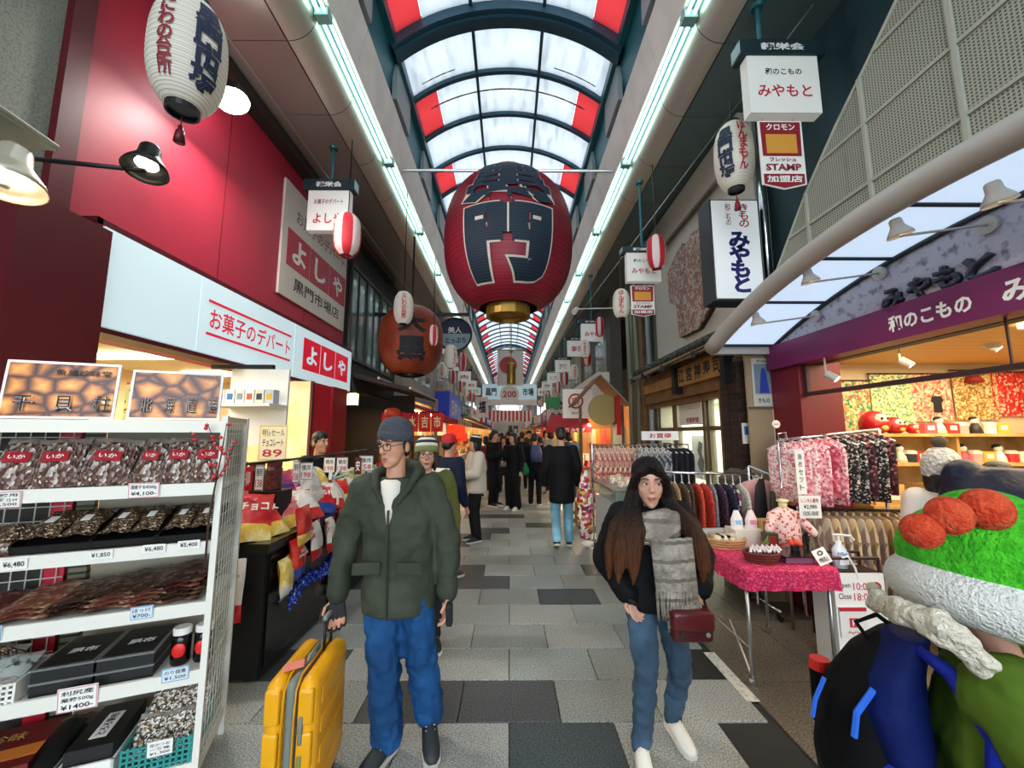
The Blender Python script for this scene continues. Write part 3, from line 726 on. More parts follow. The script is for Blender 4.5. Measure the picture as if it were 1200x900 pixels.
# ================================================================== black counters heaped with snacks
ct_ = thing('display_counter', 'long black counter under the heaped snack bags', 'counter', (-2.1, 3.9, 0))
q = MB(); q.bb((-2.62, 2.9, 0.02), (-1.68, 5.0, .84)); q.build('body', m_black, ct_)
q = MB(); q.bb((-2.66, 2.86, .84), (-1.64, 5.04, .9)); q.build('top', mat('black_gloss', '#0a0a0b', .2), ct_)
q = MB(); q.bb((-1.68, 2.94, .08), (-1.664, 3.86, .8)); q.build('door', mat('black_gloss', '#0a0a0b', .2), ct_)
q = MB(); q.bb((-1.68, 3.92, .08), (-1.664, 4.9, .8)); q.build('door', MATS['black_gloss'], ct_)
q = MB(); q.bb((-1.655, 3.05, .45), (-1.645, 3.6, .458)); q.build('edge_trim', m_steel, ct_)
for i in range(2):
    c2 = thing('display_counter', ('black counter with packets beyond the heaped snacks', 'farther black counter of packets beside the walking man')[i], 'counter', (-2.2, 5.9 + i * 1.3, 0))
    q = MB(); q.bb((-2.62, 5.25 + i * 1.35, 0.02), (-1.75, 6.45 + i * 1.35, .86)); q.build('body', m_black, c2)
    q = MB(); q.bb((-2.66, 5.22 + i * 1.35, .86), (-1.72, 6.5 + i * 1.35, .91)); q.build('top', MATS['black_gloss'], c2)
F_red = foil('foil_red', '#c4171f', n=(9, '#e2463c', .45, .6)); F_yel = foil('foil_yellow', '#e7c04a', n=(14, '#f3e3a0', .45, .6)); F_pink = foil('foil_pink', '#e06a6a', n=(10, '#f0b4a8', .4, .6))
F_wht = foil('foil_white', '#ddd6cc', n=(8, '#b8382f', .58, .63)); F_pur = foil('foil_purple', '#55307a', n=(10, '#c43a55', .45, .55)); F_tan = foil('foil_tan', '#b98a52', n=(12, '#dcc08a', .4, .6)); F_blu = foil('foil_blue', '#27459c')
F_grn = foil('foil_green', '#7d9a4a', n=(12, '#d8d8a8', .4, .6)); F_sil = foil('foil_silver', '#b5b1ac', n=(10, '#e8e4de', .4, .6))
BAGK = {'red and yellow': (F_red, F_yel, F_red), 'red and blue': (F_red, F_blu, F_red), 'white and red': (F_wht, F_red, F_wht), 'pink and yellow': (F_pink, F_yel, F_pink), 'tan': (F_tan, F_tan, F_tan), 'purple': (F_pur, F_wht, F_pur), 'green': (F_grn, F_grn, F_wht), 'silver': (F_sil, F_wht, F_sil), 'yellow': (F_yel, F_wht, F_yel)}
bag_me = {}
def snack(kind, label, loc, rot, w_=.26, h_=.34, t=.09, group='snack bags heaped on the black counter', lab=None):
    key = (kind, round(w_, 2), round(h_, 2))
    if key not in bag_me: bag_me[key] = pillow_mesh(w_, h_, t, list(BAGK[kind]))
    o = flatbag('snack_bag', label, 'snack bag', w_, h_, t, None, loc, rot, group, bag_me[key])
    if lab:
        txt(lab, o, m_card if 'red' in kind or kind == 'purple' else m_redink, (0, -t * .5 - .012, h_ * .62), EX, EZ, (w_ * .7, h_ * .18), bold=.03, name='print')
    return o
# front row lying on the counter edge, facing the lane
R90 = PI / 2
KS = ['red and yellow', 'pink and yellow', 'red and blue', 'white and red', 'red and yellow', 'purple', 'silver', 'yellow', 'green']
rh = random.Random(8)
for i, (kind, lab) in enumerate((('red and yellow', 'ポテト'), ('pink and yellow', 'えび'), ('red and yellow', 'チョコ'))):
    snack(kind, '%s snack bag, %s across the near end of the heap' % (kind, ('first', 'second', 'third')[i]), (-2.2 + .2 * i, 2.84 + .03 * i, .905 - .02 * (i == 0)), (-.7, .08 * (i - 1), .35 + .12 * i), .26, .38, .12, lab=lab)
for i in range(7):
    kind = ['red and yellow', 'pink and yellow', 'white and red', 'red and blue', 'white and red', 'red and yellow', 'white and red'][i]
    snack(kind, '%s snack bag, %s along the lane edge of the heap' % (kind, NUM[i]), (-1.72, 3.08 + .27 * i, .905), (-.75, rh.uniform(-.15, .15), 1.0 + rh.uniform(-.15, .2)), .24, .32, .1, lab=('アメ', 'キャラメル', None, 'あられ', None, None, None)[i])
for i in range(6):
    kind = ['pink and yellow', 'red and yellow', 'purple', 'purple', 'yellow', 'green'][i]
    snack(kind, '%s snack bag, %s in the upper row of the heap' % (kind, NUM[i]), (-1.98, 3.0 + .34 * i, 1.04), (-.6, rh.uniform(-.2, .2), .85 + rh.uniform(-.2, .2)), .25, .32, .1)
snack('silver', 'silver foil bag tied with a bow at the top of the heap', (-1.80, 3.86, 1.0), (-.45, 0, 1.2), .24, .36, .1)
snack('silver', 'silver foil bag slumped behind the near end of the heap', (-2.25, 3.2, .98), (-.8, .1, .6), .24, .32, .1)
# bags hung down the lane side of the counter
side = [('red and blue', 3.22, .56, .24, .30, 'red snack bag printed BIG PACK hanging on the side of the black counter', 'BIG\nPACK'), ('yellow', 3.06, .5, .2, .26, 'yellow and red snack bag hanging below the BIG PACK bag', None), ('white and red', 3.5, .62, .22, .30, 'white snack bag hanging beside the BIG PACK bag', None),
        ('white and red', 3.78, .6, .2, .30, 'white snack bag with red label hanging nearer the far end of the counter side', None), ('red and yellow', 3.28, .80, .26, .28, 'red snack bag hanging just under the counter top', None), ('red and yellow', 4.06, .66, .2, .28, 'red snack bag hanging farthest along the counter side', None)]
for kind, y, z, w_, h_, d, lab in side: snack(kind, d, (-1.60, y, z), (-.12, 0, R90 + .1), w_, h_, .07, 'snack bags hung on the counter side', lab)
for i, (kind, x, z, w_, h_, d) in enumerate([('tan', -2.12, .62, .2, .16, 'upper tan cracker pack hanging beside the wire end panel'), ('tan', -2.1, .48, .2, .15, 'middle tan cracker pack hanging beside the wire end panel'), ('tan', -2.08, .35, .2, .14, 'lowest tan cracker pack hanging beside the wire end panel'), ('white and red', -1.92, .4, .085, .42, 'narrow white pouch with red label hanging left of the black counter face'), ('white and red', -1.80, .42, .085, .40, 'second narrow white pouch with red label hanging on the black counter face')]):
    snack(kind, d, (x, 2.80, z), (-.05, 0, .1), w_, h_, .05, 'packets hung on the near end of the counter')
for i in range(4):
    snack(('green', 'yellow', 'white and red', 'green')[i], '%s packet from the near end on the second black counter' % NUM[i], (-2.0, 5.4 + i * .28, .93), (-.6, .1 * (i % 2), 1.2), .26, .3, .09, 'packets on the second black counter')
for i in range(3):
    snack(('red and yellow', 'silver', 'white and red')[i], '%s packet along the farther black counter' % NUM[i], (-2.0, 6.75 + i * .3, .93), (-.6, .1, 1.2), .26, .3, .09, 'packets on the farther black counter')
# tinsel and stocking under the counter edge
q = MB(); rb = random.Random(11)
for i in range(420):
    u = rb.random(); c = Vector((-1.62, 3.12 + u * 1.0, .40 + .16 * u + .05 * math.sin(u * 7)))
    d = Vector((rb.gauss(0, 1), rb.gauss(0, 1), rb.gauss(0, 1))).normalized(); e = d.orthogonal().normalized() * .006; l = rb.uniform(.03, .075)
    q.add([c - e, c + e, c + d * l + e * .3, c + d * l - e * .3], [(0, 1, 2, 3)])
o = single('tinsel_garland', q, mat('tinsel_blue', '#1c46c8', .2, .7, n=(60, '#b8ccff', .55, .62)), 'sparkling blue tinsel garland along the side of the black counter', 'tinsel'); o['kind'] = 'stuff'
stg = thing('christmas_stocking', 'dark red stocking with a white fluffy cuff hanging below the blue tinsel', 'stocking', (-1.62, 3.95, .2))
q = MB(); q.loft([((-1.615, 3.98, .50), .02, .05), ((-1.615, 3.96, .42), .035, .075), ((-1.615, 3.93, .32), .035, .075), ((-1.615, 3.92, .27), .03, .07)], 12); q.build('sock', mat('felt_red', '#5d0f16', .9), stg, True)
q = MB(); q.loft([((-1.615, 3.92, .28), .045, .085), ((-1.615, 3.90, .24), .05, .095), ((-1.615, 3.89, .20), .045, .085)], 12); q.ell((-1.6, 3.98, .16), (.03, .03, .045)); q.build('cuff', mat('fluff_cream', '#d9d0bd', .95, b=(60, .8)), stg, True)
# bow on the foil bag
q = MB()
for s_ in (-1, 1):
    q.tube([(-1.68, 3.9, 1.22), (-1.66, 3.9 + s_ * .09, 1.30), (-1.64, 3.9 + s_ * .15, 1.24), (-1.68, 3.9, 1.22)], .014, 6); q.tube([(-1.68, 3.9, 1.22), (-1.60, 3.9 + s_ * .05, 1.10), (-1.58, 3.9 + s_ * .09, 1.0)], .01, 5)
single('ribbon_bow', q, foil('ribbon_silver', '#c9c9c2'), 'silver and black ribbon bow on the foil bag in the heap', 'bow')
# hanging price cards over the heap
rail = MB(); a, b = PY(278, 545, 3.05), PY(338, 539, 3.05); rail.cyl(a, b, .012, n=6); rail.cyl(b, PY(430, 527, 5.2), .01, n=6); rail.cyl((a.x, a.y, a.z), (a.x - .02, a.y + .1, .9), .012, n=6); rail.cyl(PY(430, 527, 5.2), PY(430, 527, 5.2) - Vector((0, 0, .5)), .012, n=6)
single('card_rail', rail, m_blackm, 'thin black rail carrying the price cards above the snack heap', 'rail')
for i, (px, py, w_, h_, s_, Yd, d) in enumerate([(277, 562, 15, 32, '179', 3.0, 'tall white price card reading 179 over the near heap'), (304, 560, 12, 30, '138', 3.0, 'white price card reading 138 right of the red card'), (347, 553, 9, 26, '158', 3.5, 'narrow white price card just left of the shopkeeper'), (359, 552, 16, 20, '198', 3.7, 'white price card in front of the shopkeeper chest'), (386, 545, 14, 18, '198', 4.4, 'first price card right of the shopkeeper'), (401, 545, 14, 18, '198', 4.5, 'second price card right of the shopkeeper'), (429, 543, 17, 18, '158', 4.7, 'price card nearest the walking man in the beanie')]):
    a = PY(px - w_ / 2, py + h_ / 2, Yd); b = PY(px + w_ / 2, py - h_ / 2, Yd)
    card(d, (a + b) / 2, EX, EZ, b.x - a.x, b.z - a.z, [('徳用', .7, m_ink), (s_, .78, m_redink)], border=m_ink, group='price cards over the snacks')
a = PY(285, 575, 3.02); b = PY(297, 547, 3.02); card('small red price card between the two tall white ones', (a + b) / 2, EX, EZ, b.x - a.x, b.z - a.z, [('得', .6, m_card)], face=m_red, group='price cards over the snacks')
a = PY(415, 556, 4.6); b = PY(424, 536, 4.6); card('dark red card between the price cards', (a + b) / 2, EX, EZ, b.x - a.x, b.z - a.z, [('安', .6, m_card)], face=m_maroon, group='price cards over the snacks')
# jars of chocolates behind the cards
for i in range(5):
    q = MB(); x = -2.45 + i * .14; q.lathe([(.055, 0), (.06, .02), (.06, .16), (.05, .19)], (x, 3.3, 1.2), 12); q.mat(1).lathe([(.055, .19), (.055, .22)], (x, 3.3, 1.2), 12)
    single('sweet_jar', q, [mat('jar_brown', '#3a1512', .35, n=(40, '#6d2a22', .4, .6)), m_maroon], '%s jar from the left of dark sweets behind the price cards' % NUM[i], 'jar', 'jars of dark sweets behind the heap')
q = MB(); q.bb((-2.55, 3.2, .88), (-1.8, 3.42, 1.2)); single('display_step', q, m_black, 'black step behind the snack heap carrying the sweet jars', 'display step')

# ================================================================== the white rack of dried foods, lower left
RA = math.radians(22); RC = Vector((-1.44, 2.03, 0)); RU = Vector((math.cos(RA), math.sin(RA), 0)); RB = Vector((-math.sin(RA), math.cos(RA), 0)); RFN = -RB
def RK(x, y, z): return RC + RU * x + RB * y + Vector((0, 0, z))
rack = thing('display_rack', 'white display rack of dried foods with a wire mesh end', 'rack', RC, RA, local=True)
LV = [1.70, 1.40, 1.125, .85, .55, .16]
for z in LV:
    q = MB(); q.bb((-1.35, .0, z - .03), (0, .45, z)); q.build('shelf', m_shelfw, rack)
    q = MB(); q.bb((-1.35, -.012, z - .045), (0, .004, z + .012)); q.build('lip', m_shelfw, rack)
q = MB(); q.bb((-.62, .44, .1), (0, .46, 1.72)); q.build('back_panel', mat('back_tan', '#a39c86', .6), rack)
q = MB(); q.bb((-.70, .42, .1), (-.63, .46, 1.72)); q.build('upright', mat('upright_olive', '#7d7a5c', .5, st_=(30, '#2a2a22', 2, .4)), rack)
q = MB(); q.bb((-.80, .43, .1), (-.72, .45, 1.7)); q.build('back_strip', m_red, rack)
q = MB(); q.bb((-1.35, .45, .1), (-.7, .46, 1.7)); q.build('back_panel', mat('back_dark', '#2b2320', .6), rack)
for y in (-.005, .455):
    q = MB(); q.bb((.0, y - .013, 0), (.026, y + .013, 1.74)); q.build('post', m_shelfw, rack)
q = MB()
q.bb((.004, 0, .1), (.02, .45, .13)); q.build('end_rail', m_shelfw, rack); q = MB(); q.bb((.004, 0, 1.71), (.02, .45, 1.735)); q.build('end_rail', m_shelfw, rack)
q = MB(); zz = .14
while zz < 1.71: q.cyl((.013, 0, zz), (.013, .45, zz), .0018, n=4); zz += .058
for k in range(1, 9): q.cyl((.013, .05 * k, .1), (.013, .05 * k, 1.73), .0018, n=4)
q.build('wire_mesh', m_shelfw, rack)
q = MB()
for k in range(12): q.cyl((-1.35 + .055 * k, .42, .3), (-1.35 + .055 * k, .42, 1.7), .003, n=4)
for k in range(20): q.cyl((-1.35, .42, .3 + .07 * k), (-.72, .42, .3 + .07 * k), .003, n=4)
q.build('wire_back', m_shelfw, rack)
def rk_txt(s, parent, m_, x, y, z, box, **k): txt(s, parent, m_, RK(x, y, z), RU, EZ, box, **k)
# posters of dried scallops on top
def scallop_mat(name, sc_, seed):
    M = bpy.data.materials.new(name); M.use_nodes = True; MATS[name] = M; nt = M.node_tree; N = nt.nodes; L = nt.links; P = N['Principled BSDF']
    tc = N.new('ShaderNodeTexCoord'); mp = N.new('ShaderNodeMapping'); mp.inputs['Location'].default_value = (seed, seed * .7, 0); mp.inputs['Scale'].default_value = (1, 0.05, 1.25); L.new(tc.outputs['Object'], mp.inputs[0])
    v = N.new('ShaderNodeTexVoronoi'); v.feature = 'DISTANCE_TO_EDGE'; v.inputs['Scale'].default_value = sc_; L.new(mp.outputs[0], v.inputs['Vector'])
    rp = N.new('ShaderNodeValToRGB'); cr = rp.color_ramp
    for _ in range(2): cr.elements.new(.5)
    for i, (p_, c) in enumerate(((0.0, '#2a120a'), (.07, '#7a3d14'), (.2, '#cf8030'), (.42, '#edb45c'))): cr.elements[i].position = p_; cr.elements[i].color = lin(c) + (1,)
    L.new(v.outputs['Distance'], rp.inputs[0])
    n_ = N.new('ShaderNodeTexNoise'); n_.inputs['Scale'].default_value = 30; L.new(mp.outputs[0], n_.inputs['Vector'])
    mx = N.new('ShaderNodeMix'); mx.data_type = 'RGBA'; mx.blend_type = 'OVERLAY'; mx.inputs['Factor'].default_value = .45; L.new(rp.outputs[0], mx.inputs['A']); L.new(n_.outputs['Fac'], mx.inputs['B'])
    L.new(mx.outputs['Result'], P.inputs['Base Color']); P.inputs['Roughness'].default_value = .3
    return M
UL = lean(RU, EZ, .08)
for (x0, x1, z1, words, top, lab, sd) in ((-.82, -.43, 1.975, '干貝柱', '魚萬珍味堂', 'framed photo board of golden dried scallops on the left of the rack top', .3), (-.385, -.02, 1.955, '北海道産', None, 'framed photo board of golden dried scallops on the right of the rack top', 1.7)):
    cx = (x0 + x1) / 2; zc = (1.715 + z1) / 2; w_, h_ = x1 - x0, z1 - 1.715
    t = thing('photo_board', lab, 'photo board', RK(cx, .04, 1.70), group='scallop photo boards')
    q = MB(); q.panel(RK(cx, .04, zc), RU, UL, w_, h_, .012); q.build('frame', m_card, t)
    q = MB(); q.panel(RK(cx, .027, zc), RU, UL, w_ - .022, h_ - .022, .002); q.build('photo', scallop_mat('scallop_photo_%d' % int(sd * 10), 11, sd), t)
    for mm, bo, dy in ((m_card, .016, .0125), (m_ink, .0, .0095)):
        txt('　'.join(words), t, mm, RK(cx + .02, dy, 1.785), RU, UL, (w_ * .84, .075), bold=bo)
    if top: txt(top, t, m_ink, RK(cx + .07, .026, 1.925), RU, UL, (w_ * .5, .03), bold=.01)
q = MB(); q.panel(RK(-.405, .12, 1.80), RU, EZ, .06, .2, .005); single('small_poster', q, mat('poster_yellow', '#e8dc8a', .6, n=(30, '#c94a3a', .6, .62)), 'narrow yellow notice between the two scallop photo boards', 'poster')
# shelf 1: clear bags of dried seafood with red labels
m_dried = cellmat('dried_squid', ['#5a4038', '#7d6256', '#9c8478', '#6b4c42', '#8a6e62', '#574038', '#b8a69c', '#74584e', '#e2d8d2'], 90, .18, b=.8, stretch=(1, 1, .55))
for i, (x, w_, tl) in enumerate([(-.80, .17, .06), (-.655, .18, -.05), (-.49, .2, .1), (-.335, .12, .16), (-.215, .15, .1), (-.085, .17, .04)]):
    t = thing('dried_food_bag', '%s clear bag of dried squid from the left with a red label' % NUM[i], 'food bag', RK(x, .10, 1.405), RA, 'clear bags of dried seafood on the upper shelf', local=True)
    me = pillow_mesh(w_, .25, .075, [m_dried, m_dried, m_clear]); o = bpy.data.objects.new('bag', me); col.objects.link(o); o.parent = t; o.rotation_euler = (-.5, tl, 0)
    q = MB(); q.panel((0, -.042, .135), EX, EZ, w_ * .5, .05, .004); l_ = q.build('label', mat('label_red', '#a8121f', .4, n=(45, '#c9404a', .6, .64)), t); l_.rotation_euler = (-.5, tl, 0)
    txt('いか', l_, m_card, (0, -.047, .135), EX, EZ, (w_ * .34, .022), bold=.02, name='print')
# shelf 2: black trays with packs
m_pack = cellmat('dried_pack', ['#3b2a1e', '#6a4d34', '#8a6c4c', '#4f3826', '#4a3424', '#7a5c3e', '#c8b494'], 110, .15, b=.8)
for i, (x, w_) in enumerate([(-.60, .27), (-.35, .24), (-.12, .22)]):
    t = thing('food_tray', ('left', 'middle', 'right')[i] + ' black tray of dried fish packs on the second shelf', 'tray', RK(x, .2, 1.13), RA, 'black trays of dried fish', local=True)
    tilt = .3
    q = MB(); h0 = .02
    for a_, b_ in (((-w_ / 2, -.15, 0), (w_ / 2, .15, .008)), ((-w_ / 2, -.15, 0), (w_ / 2, -.142, .035)), ((-w_ / 2, .142, 0), (w_ / 2, .15, .05)), ((-w_ / 2, -.15, 0), (-w_ / 2 + .008, .15, .045)), ((w_ / 2 - .008, -.15, 0), (w_ / 2, .15, .045))): q.bb(a_, b_)
    o = q.build('tray', m_black, t); o.rotation_euler = (tilt, 0, 0); o.location = (0, 0, .045)
    for k in range(2):
        me = pillow_mesh(w_ * .46, .24, .05, [m_pack, m_pack, m_clear]); o = bpy.data.objects.new('food_pack', me); col.objects.link(o); o.parent = t; o.location = ((k - .5) * w_ * .47, -.12, .062); o.rotation_euler = (-1.25, 0, .05 * (k - .5))
        q = MB(); q.panel((0, -.032, .1), EX, EZ, w_ * .12, .05, .003); l_ = q.build('sticker', m_card, o)
me = pillow_mesh(.14, .2, .06, [m_pack, m_dried, m_clear])
for i in range(2): flatbag('food_pack', ('loose clear pack of dried fish left of the black trays', 'loose clear pack of dried fish at the left edge of the second shelf')[i], 'food pack', .14, .2, .06, None, RK(-.80 - .12 * i, .05, 1.13), (-1.0, .1, RA), 'loose dried fish packs', me)
# shelf 3: stacks of long pouches
m_stick = mat('jerky', '#7a4636', .25, n=(28, '#c9a58a', .5, .68), b=(30, .6)); m_stick2 = mat('jerky_dark', '#3e2a22', .25, n=(26, '#8a6a55', .5, .7), b=(30, .6)); m_stick3 = mat('jerky_red', '#5f231d', .25, n=(26, '#a56a5c', .5, .7), b=(30, .6))
stick_me = [pillow_mesh(.2, .32, .035, [m_, m_, m_clear]) for m_ in (m_stick, m_stick2, m_stick3)]
k = 0
for si, (x, cnt, mi) in enumerate([(-.82, 2, 2), (-.66, 3, 0), (-.50, 3, 1), (-.36, 4, 0), (-.24, 4, 0), (-.13, 5, 1)]):
    for j in range(cnt):
        flatbag('dried_fish_pouch', '%s pouch up in the %s stack of brown dried fish pouches on the third shelf' % (NUM[j], ('leftmost', 'second', 'third', 'fourth', 'fifth', 'rightmost')[si]), 'food pouch', .2, .32, .035, None, RK(x + .012 * ((j * 7) % 3 - 1), .03, .872 + .019 * j), (-PI / 2 + .05, 0, RA + .08 * ((j * 5) % 3 - 1)), 'stacked dried fish pouches', stick_me[(mi + (j % 4 == 3)) % 3]); k += 1
# shelf 4: basket, black boxes, jars
bk = thing('lattice_basket', 'white lattice basket with a fish pack on the fourth shelf', 'basket', RK(-.78, .12, .552), RA, local=True)
def lattice(q, w_, d_, h_, s_=.02, th=.004):
    q.bb((-w_ / 2, -d_ / 2, 0), (w_ / 2, d_ / 2, .004))
    for y in (-d_ / 2, d_ / 2):
        k = 0
        while -w_ / 2 + k * s_ <= w_ / 2 + 1e-6: q.bb((-w_ / 2 + k * s_ - th, y - .003, 0), (-w_ / 2 + k * s_ + th, y + .003, h_)); k += 1
        k = 0
        while k * s_ <= h_ + 1e-6: q.bb((-w_ / 2, y - .003, k * s_ - th), (w_ / 2, y + .003, k * s_ + th)); k += 1
    for x in (-w_ / 2, w_ / 2): q.bb((x - .003, -d_ / 2, 0), (x + .003, d_ / 2, h_))
    return q
lattice(MB(), .3, .24, .085).build('lattice', m_white, bk)
fp = flatbag('fish_pack', 'clear pack with a silver fish lying in the white lattice basket', 'food pack', .2, .2, .05, None, RK(-.74, .02, .60), (-1.2, 0, RA), None, pillow_mesh(.2, .2, .05, [mat('fish_silver', '#c9d0cc', .15, .3, n=(20, '#3f4a48', .5, .6)), m_clear, m_clear]))
flatbag('fish_pack', 'dark dried fish pack heaped at the back of the lattice basket', 'food pack', .2, .2, .08, None, RK(-.86, .12, .58), (-.9, 0.2, RA), None, pillow_mesh(.22, .2, .08, [m_pack, m_stick2, m_clear]))
for i, x in enumerate((-.50, -.29)):
    for j in range(2):
        t = thing('black_box', ('%s black gift box in the %s stack on the fourth shelf') % (('lower', 'upper')[j], ('left', 'right')[i]), 'box', RK(x, .18, .552 + j * .055), RA, 'black gift boxes', local=True)
        q = MB(); q.bb((-.1, -.15, 0), (.1, .15, .046)); q.build('box', m_black, t)
        q = MB(); q.bb((-.104, -.154, .046), (.104, .154, .054)); q.build('lid', mat('lid_grey', '#6f716e', .3), t)
        q = MB(); q.bb((-.092, -.142, .0541), (.092, .142, .0552)); q.build('lid_top', m_black, t)
        if j == 1: txt('昆布', t, m_card, (0.01, -.02, .056), EX, EY, (.1, .05), bold=.03)
for i, x in enumerate((-.115, -.025)):
    t = thing('jar', ('left', 'right')[i] + ' dark jar with a white lid and round red label on the fourth shelf', 'jar', RK(x, .12, .552), RA, 'dark jars with red labels', local=True)
    q = MB(); q.lathe([(.036, 0), (.04, .01), (.04, .12), (.034, .135)], n=18); q.build('glass', mat('jar_dark', '#120b0a', .12), t, True)
    q = MB(); q.lathe([(.037, .135), (.038, .16), (.034, .165)], n=18); q.build('lid', m_white, t)
    q = MB(); q.ell((0, -.036, .07), (.028, .008, .035), 14, 8); q.build('label', mat('label_bright_red', '#d9201c', .4), t, True)
# bottom shelf
for i, (z, lab) in enumerate(((.165, 'lower'), (.235, 'upper'))):
    t = thing('red_box', lab + ' flat red gift box at the left of the bottom shelf', 'box', RK(-.74, .18, z), RA + .1, 'flat red boxes', local=True)
    q = MB(); q.bb((-.15, -.16, 0), (.15, .16, .065)); q.build('box', mat('box_darkred', '#6a1512', .5), t)
    q = MB(); q.bb((-.15, -.1, .0655), (.15, -.02, .067)); q.build('band', mat('band_orange', '#d67a2c', .5), t)
    txt('珍味', t, mat('gold', '#d8b25a', .4), (0, .06, .068), EX, EY, (.12, .06))
def tray(name, label, x, y, w_, d_, h_, m_, lat=False):
    t = thing(name, label, 'tray', RK(x, y, .165), RA, local=True)
    if lat: lattice(MB(), w_, d_, h_, .022).build('lattice', m_, t)
    else:
        q = MB(); q.bb((-w_ / 2, -d_ / 2, 0), (w_ / 2, d_ / 2, .01))
        for a_, b_ in (((-w_ / 2, -d_ / 2, 0), (w_ / 2, -d_ / 2 + .01, h_)), ((-w_ / 2, d_ / 2 - .01, 0), (w_ / 2, d_ / 2, h_)), ((-w_ / 2, -d_ / 2, 0), (-w_ / 2 + .01, d_ / 2, h_)), ((w_ / 2 - .01, -d_ / 2, 0), (w_ / 2, d_ / 2, h_))): q.bb(a_, b_)
        q.build('walls', m_, t)
    return t
tray('plastic_tray', 'grey plastic tray of dark packets on the bottom shelf', -.545, .16, .13, .34, .1, mat('plastic_grey', '#7b7d79', .5))
flatbag('dark_packet', 'dark packet lying in the grey tray', 'packet', .1, .3, .05, None, RK(-.545, .02, .25), (-1.35, 0, RA), None, pillow_mesh(.1, .3, .05, [m_black, m_black, m_stick2]))
tray('plastic_tray', 'white plastic tray holding a black box on the bottom shelf', -.375, .17, .19, .36, .1, m_white)
t = thing('black_box', 'long black box with a white label in the white tray', 'box', RK(-.375, .17, .19), RA, local=True)
q = MB(); q.bb((-.08, -.16, 0), (.08, .16, .13)); q.build('box', m_black, t); q = MB(); q.bb((-.03, -.1, .1305), (.03, .08, .132)); q.build('label', m_card, t); txt('とろろ昆布', t, m_ink, (0, -.01, .132), EY, -EX, (.15, .035), bold=.02)
tray('lattice_basket', 'teal lattice basket of clear food packs on the bottom shelf', -.135, .16, .25, .32, .12, mat('teal_plastic', '#2f8f8b', .4), True)
m_pk3 = cellmat('mixed_pack', ['#e8e2d6', '#b9a58c', '#6c5b49', '#f5f2ec', '#9c7a5a', '#3c332b'], 120, .12, b=.6)
me = pillow_mesh(.14, .18, .07, [m_pk3, m_pk3, m_clear])
for i, (x, y, z, a_) in enumerate([(-.2, .04, .2, .1), (-.08, .04, .2, -.1), (-.19, .14, .26, .2), (-.07, .14, .25, 0), (-.13, .22, .30, -.2)]):
    flatbag('food_pack', '%s clear crinkled food pack in the teal basket' % ('front left', 'front right', 'middle left', 'middle right', 'rearmost')[i], 'food pack', .14, .18, .07, None, RK(x, y, z), (-.8, a_, RA), 'clear packs in the teal basket', me)
# price cards clipped to the shelf lips
m_pinkb = mat('border_pink', '#d98f9d', .6); m_blueb = mat('border_blue', '#6fa6cf', .6); m_cardb = mat('card_blue', '#dbe8f0', .7)
cards = [(-.735, 1.375, .105, .068, ['業務用', '新入荷 12.24', '¥4,500'], m_pinkb, 'pink bordered price card at the left of the upper bag shelf'), (-.275, 1.39, .115, .068, ['国産するめ500g', '¥4,100-'], m_pinkb, 'pink bordered price card at the middle of the upper bag shelf'),
         (-.80, 1.115, .07, .04, ['¥4,500'], None, 'white card at the far left of the tray shelf'), (-.675, 1.11, .08, .042, ['¥6,480'], None, 'second card from the left on the tray shelf'), (-.40, 1.118, .08, .036, ['¥1,850'], None, 'third card from the left on the tray shelf'), (-.215, 1.125, .085, .038, ['¥6,480'], None, 'fourth card from the left on the tray shelf'), (-.085, 1.13, .085, .038, ['¥5,400'], None, 'rightmost card on the tray shelf'),
         (-.73, .845, .095, .06, ['あたりめ', '¥600-'], m_blueb, 'price card at the left of the dried fish pouch shelf'), (-.235, .852, .08, .055, ['ほっけ', '¥700-'], m_blueb, 'price card at the right of the dried fish pouch shelf'),
         (-.76, .535, .11, .07, ['煮干いわし', '¥350-'], m_blueb, 'blue edged price card below the lattice basket'), (-.42, .54, .13, .10, ['利尻産', '業務500g', '¥1400-'], m_pinkb, 'large pink scalloped price card below the black boxes'), (-.09, .565, .10, .06, ['のり佃煮', '¥1,500'], m_blueb, 'blue edged price card below the two jars'),
         (-.545, .17, .13, .07, ['北海道', '¥1,080'], m_pinkb, 'pink bordered price card at the bottom of the rack'), (-.12, .27, .09, .065, ['花かつお', '一番味', '¥1,300'], None, 'price card on the teal basket')]
for (x, z, w_, h_, ls, br, lab) in cards:
    card(lab, RK(x, -.016, z), RU, lean(RU, EZ, -.12), w_, h_, ls, border=br, group='price cards on the rack', face=m_cardb if br is m_blueb else None)
# decorative branch with red blossoms tied to the rack end
br = thing('blossom_branch', 'thin decorative branch with small red blossoms at the rack end', 'branch', RK(0.0, -.02, .9))
b0 = [RK(-.012, -.03, 1.02), RK(-.012, -.035, 1.25), RK(.005, -.04, 1.42), RK(.02, -.05, 1.56), RK(.03, -.05, 1.70)]
tw = [[b0[2], RK(-.05, -.05, 1.55), RK(-.11, -.06, 1.66)], [b0[2], RK(.05, -.05, 1.52), RK(.075, -.05, 1.62)], [b0[3], RK(-.02, -.05, 1.63), RK(-.05, -.05, 1.7)]]
q = MB(); q.tube(b0, [.005, .005, .004, .003, .002], 5)
for l_ in tw: q.tube(l_, [.003, .002, .0015], 5)
q.build('twig', mat('twig_brown', '#3a231b', .8), br)
rb = random.Random(4)
for l_ in [b0[2:]] + tw:
    for i in range(len(l_) - 1):
        for u in (.2, .55, .9):
            p = l_[i].lerp(l_[i + 1], u) + Vector((rb.uniform(-.014, .014), rb.uniform(-.014, .005), rb.uniform(-.012, .012)))
            q = MB(); q.ell(p, (.0095, .0095, .0085), 7, 5); q.build('blossom', mat('blossom_red', '#c3232e', .6), br, True)
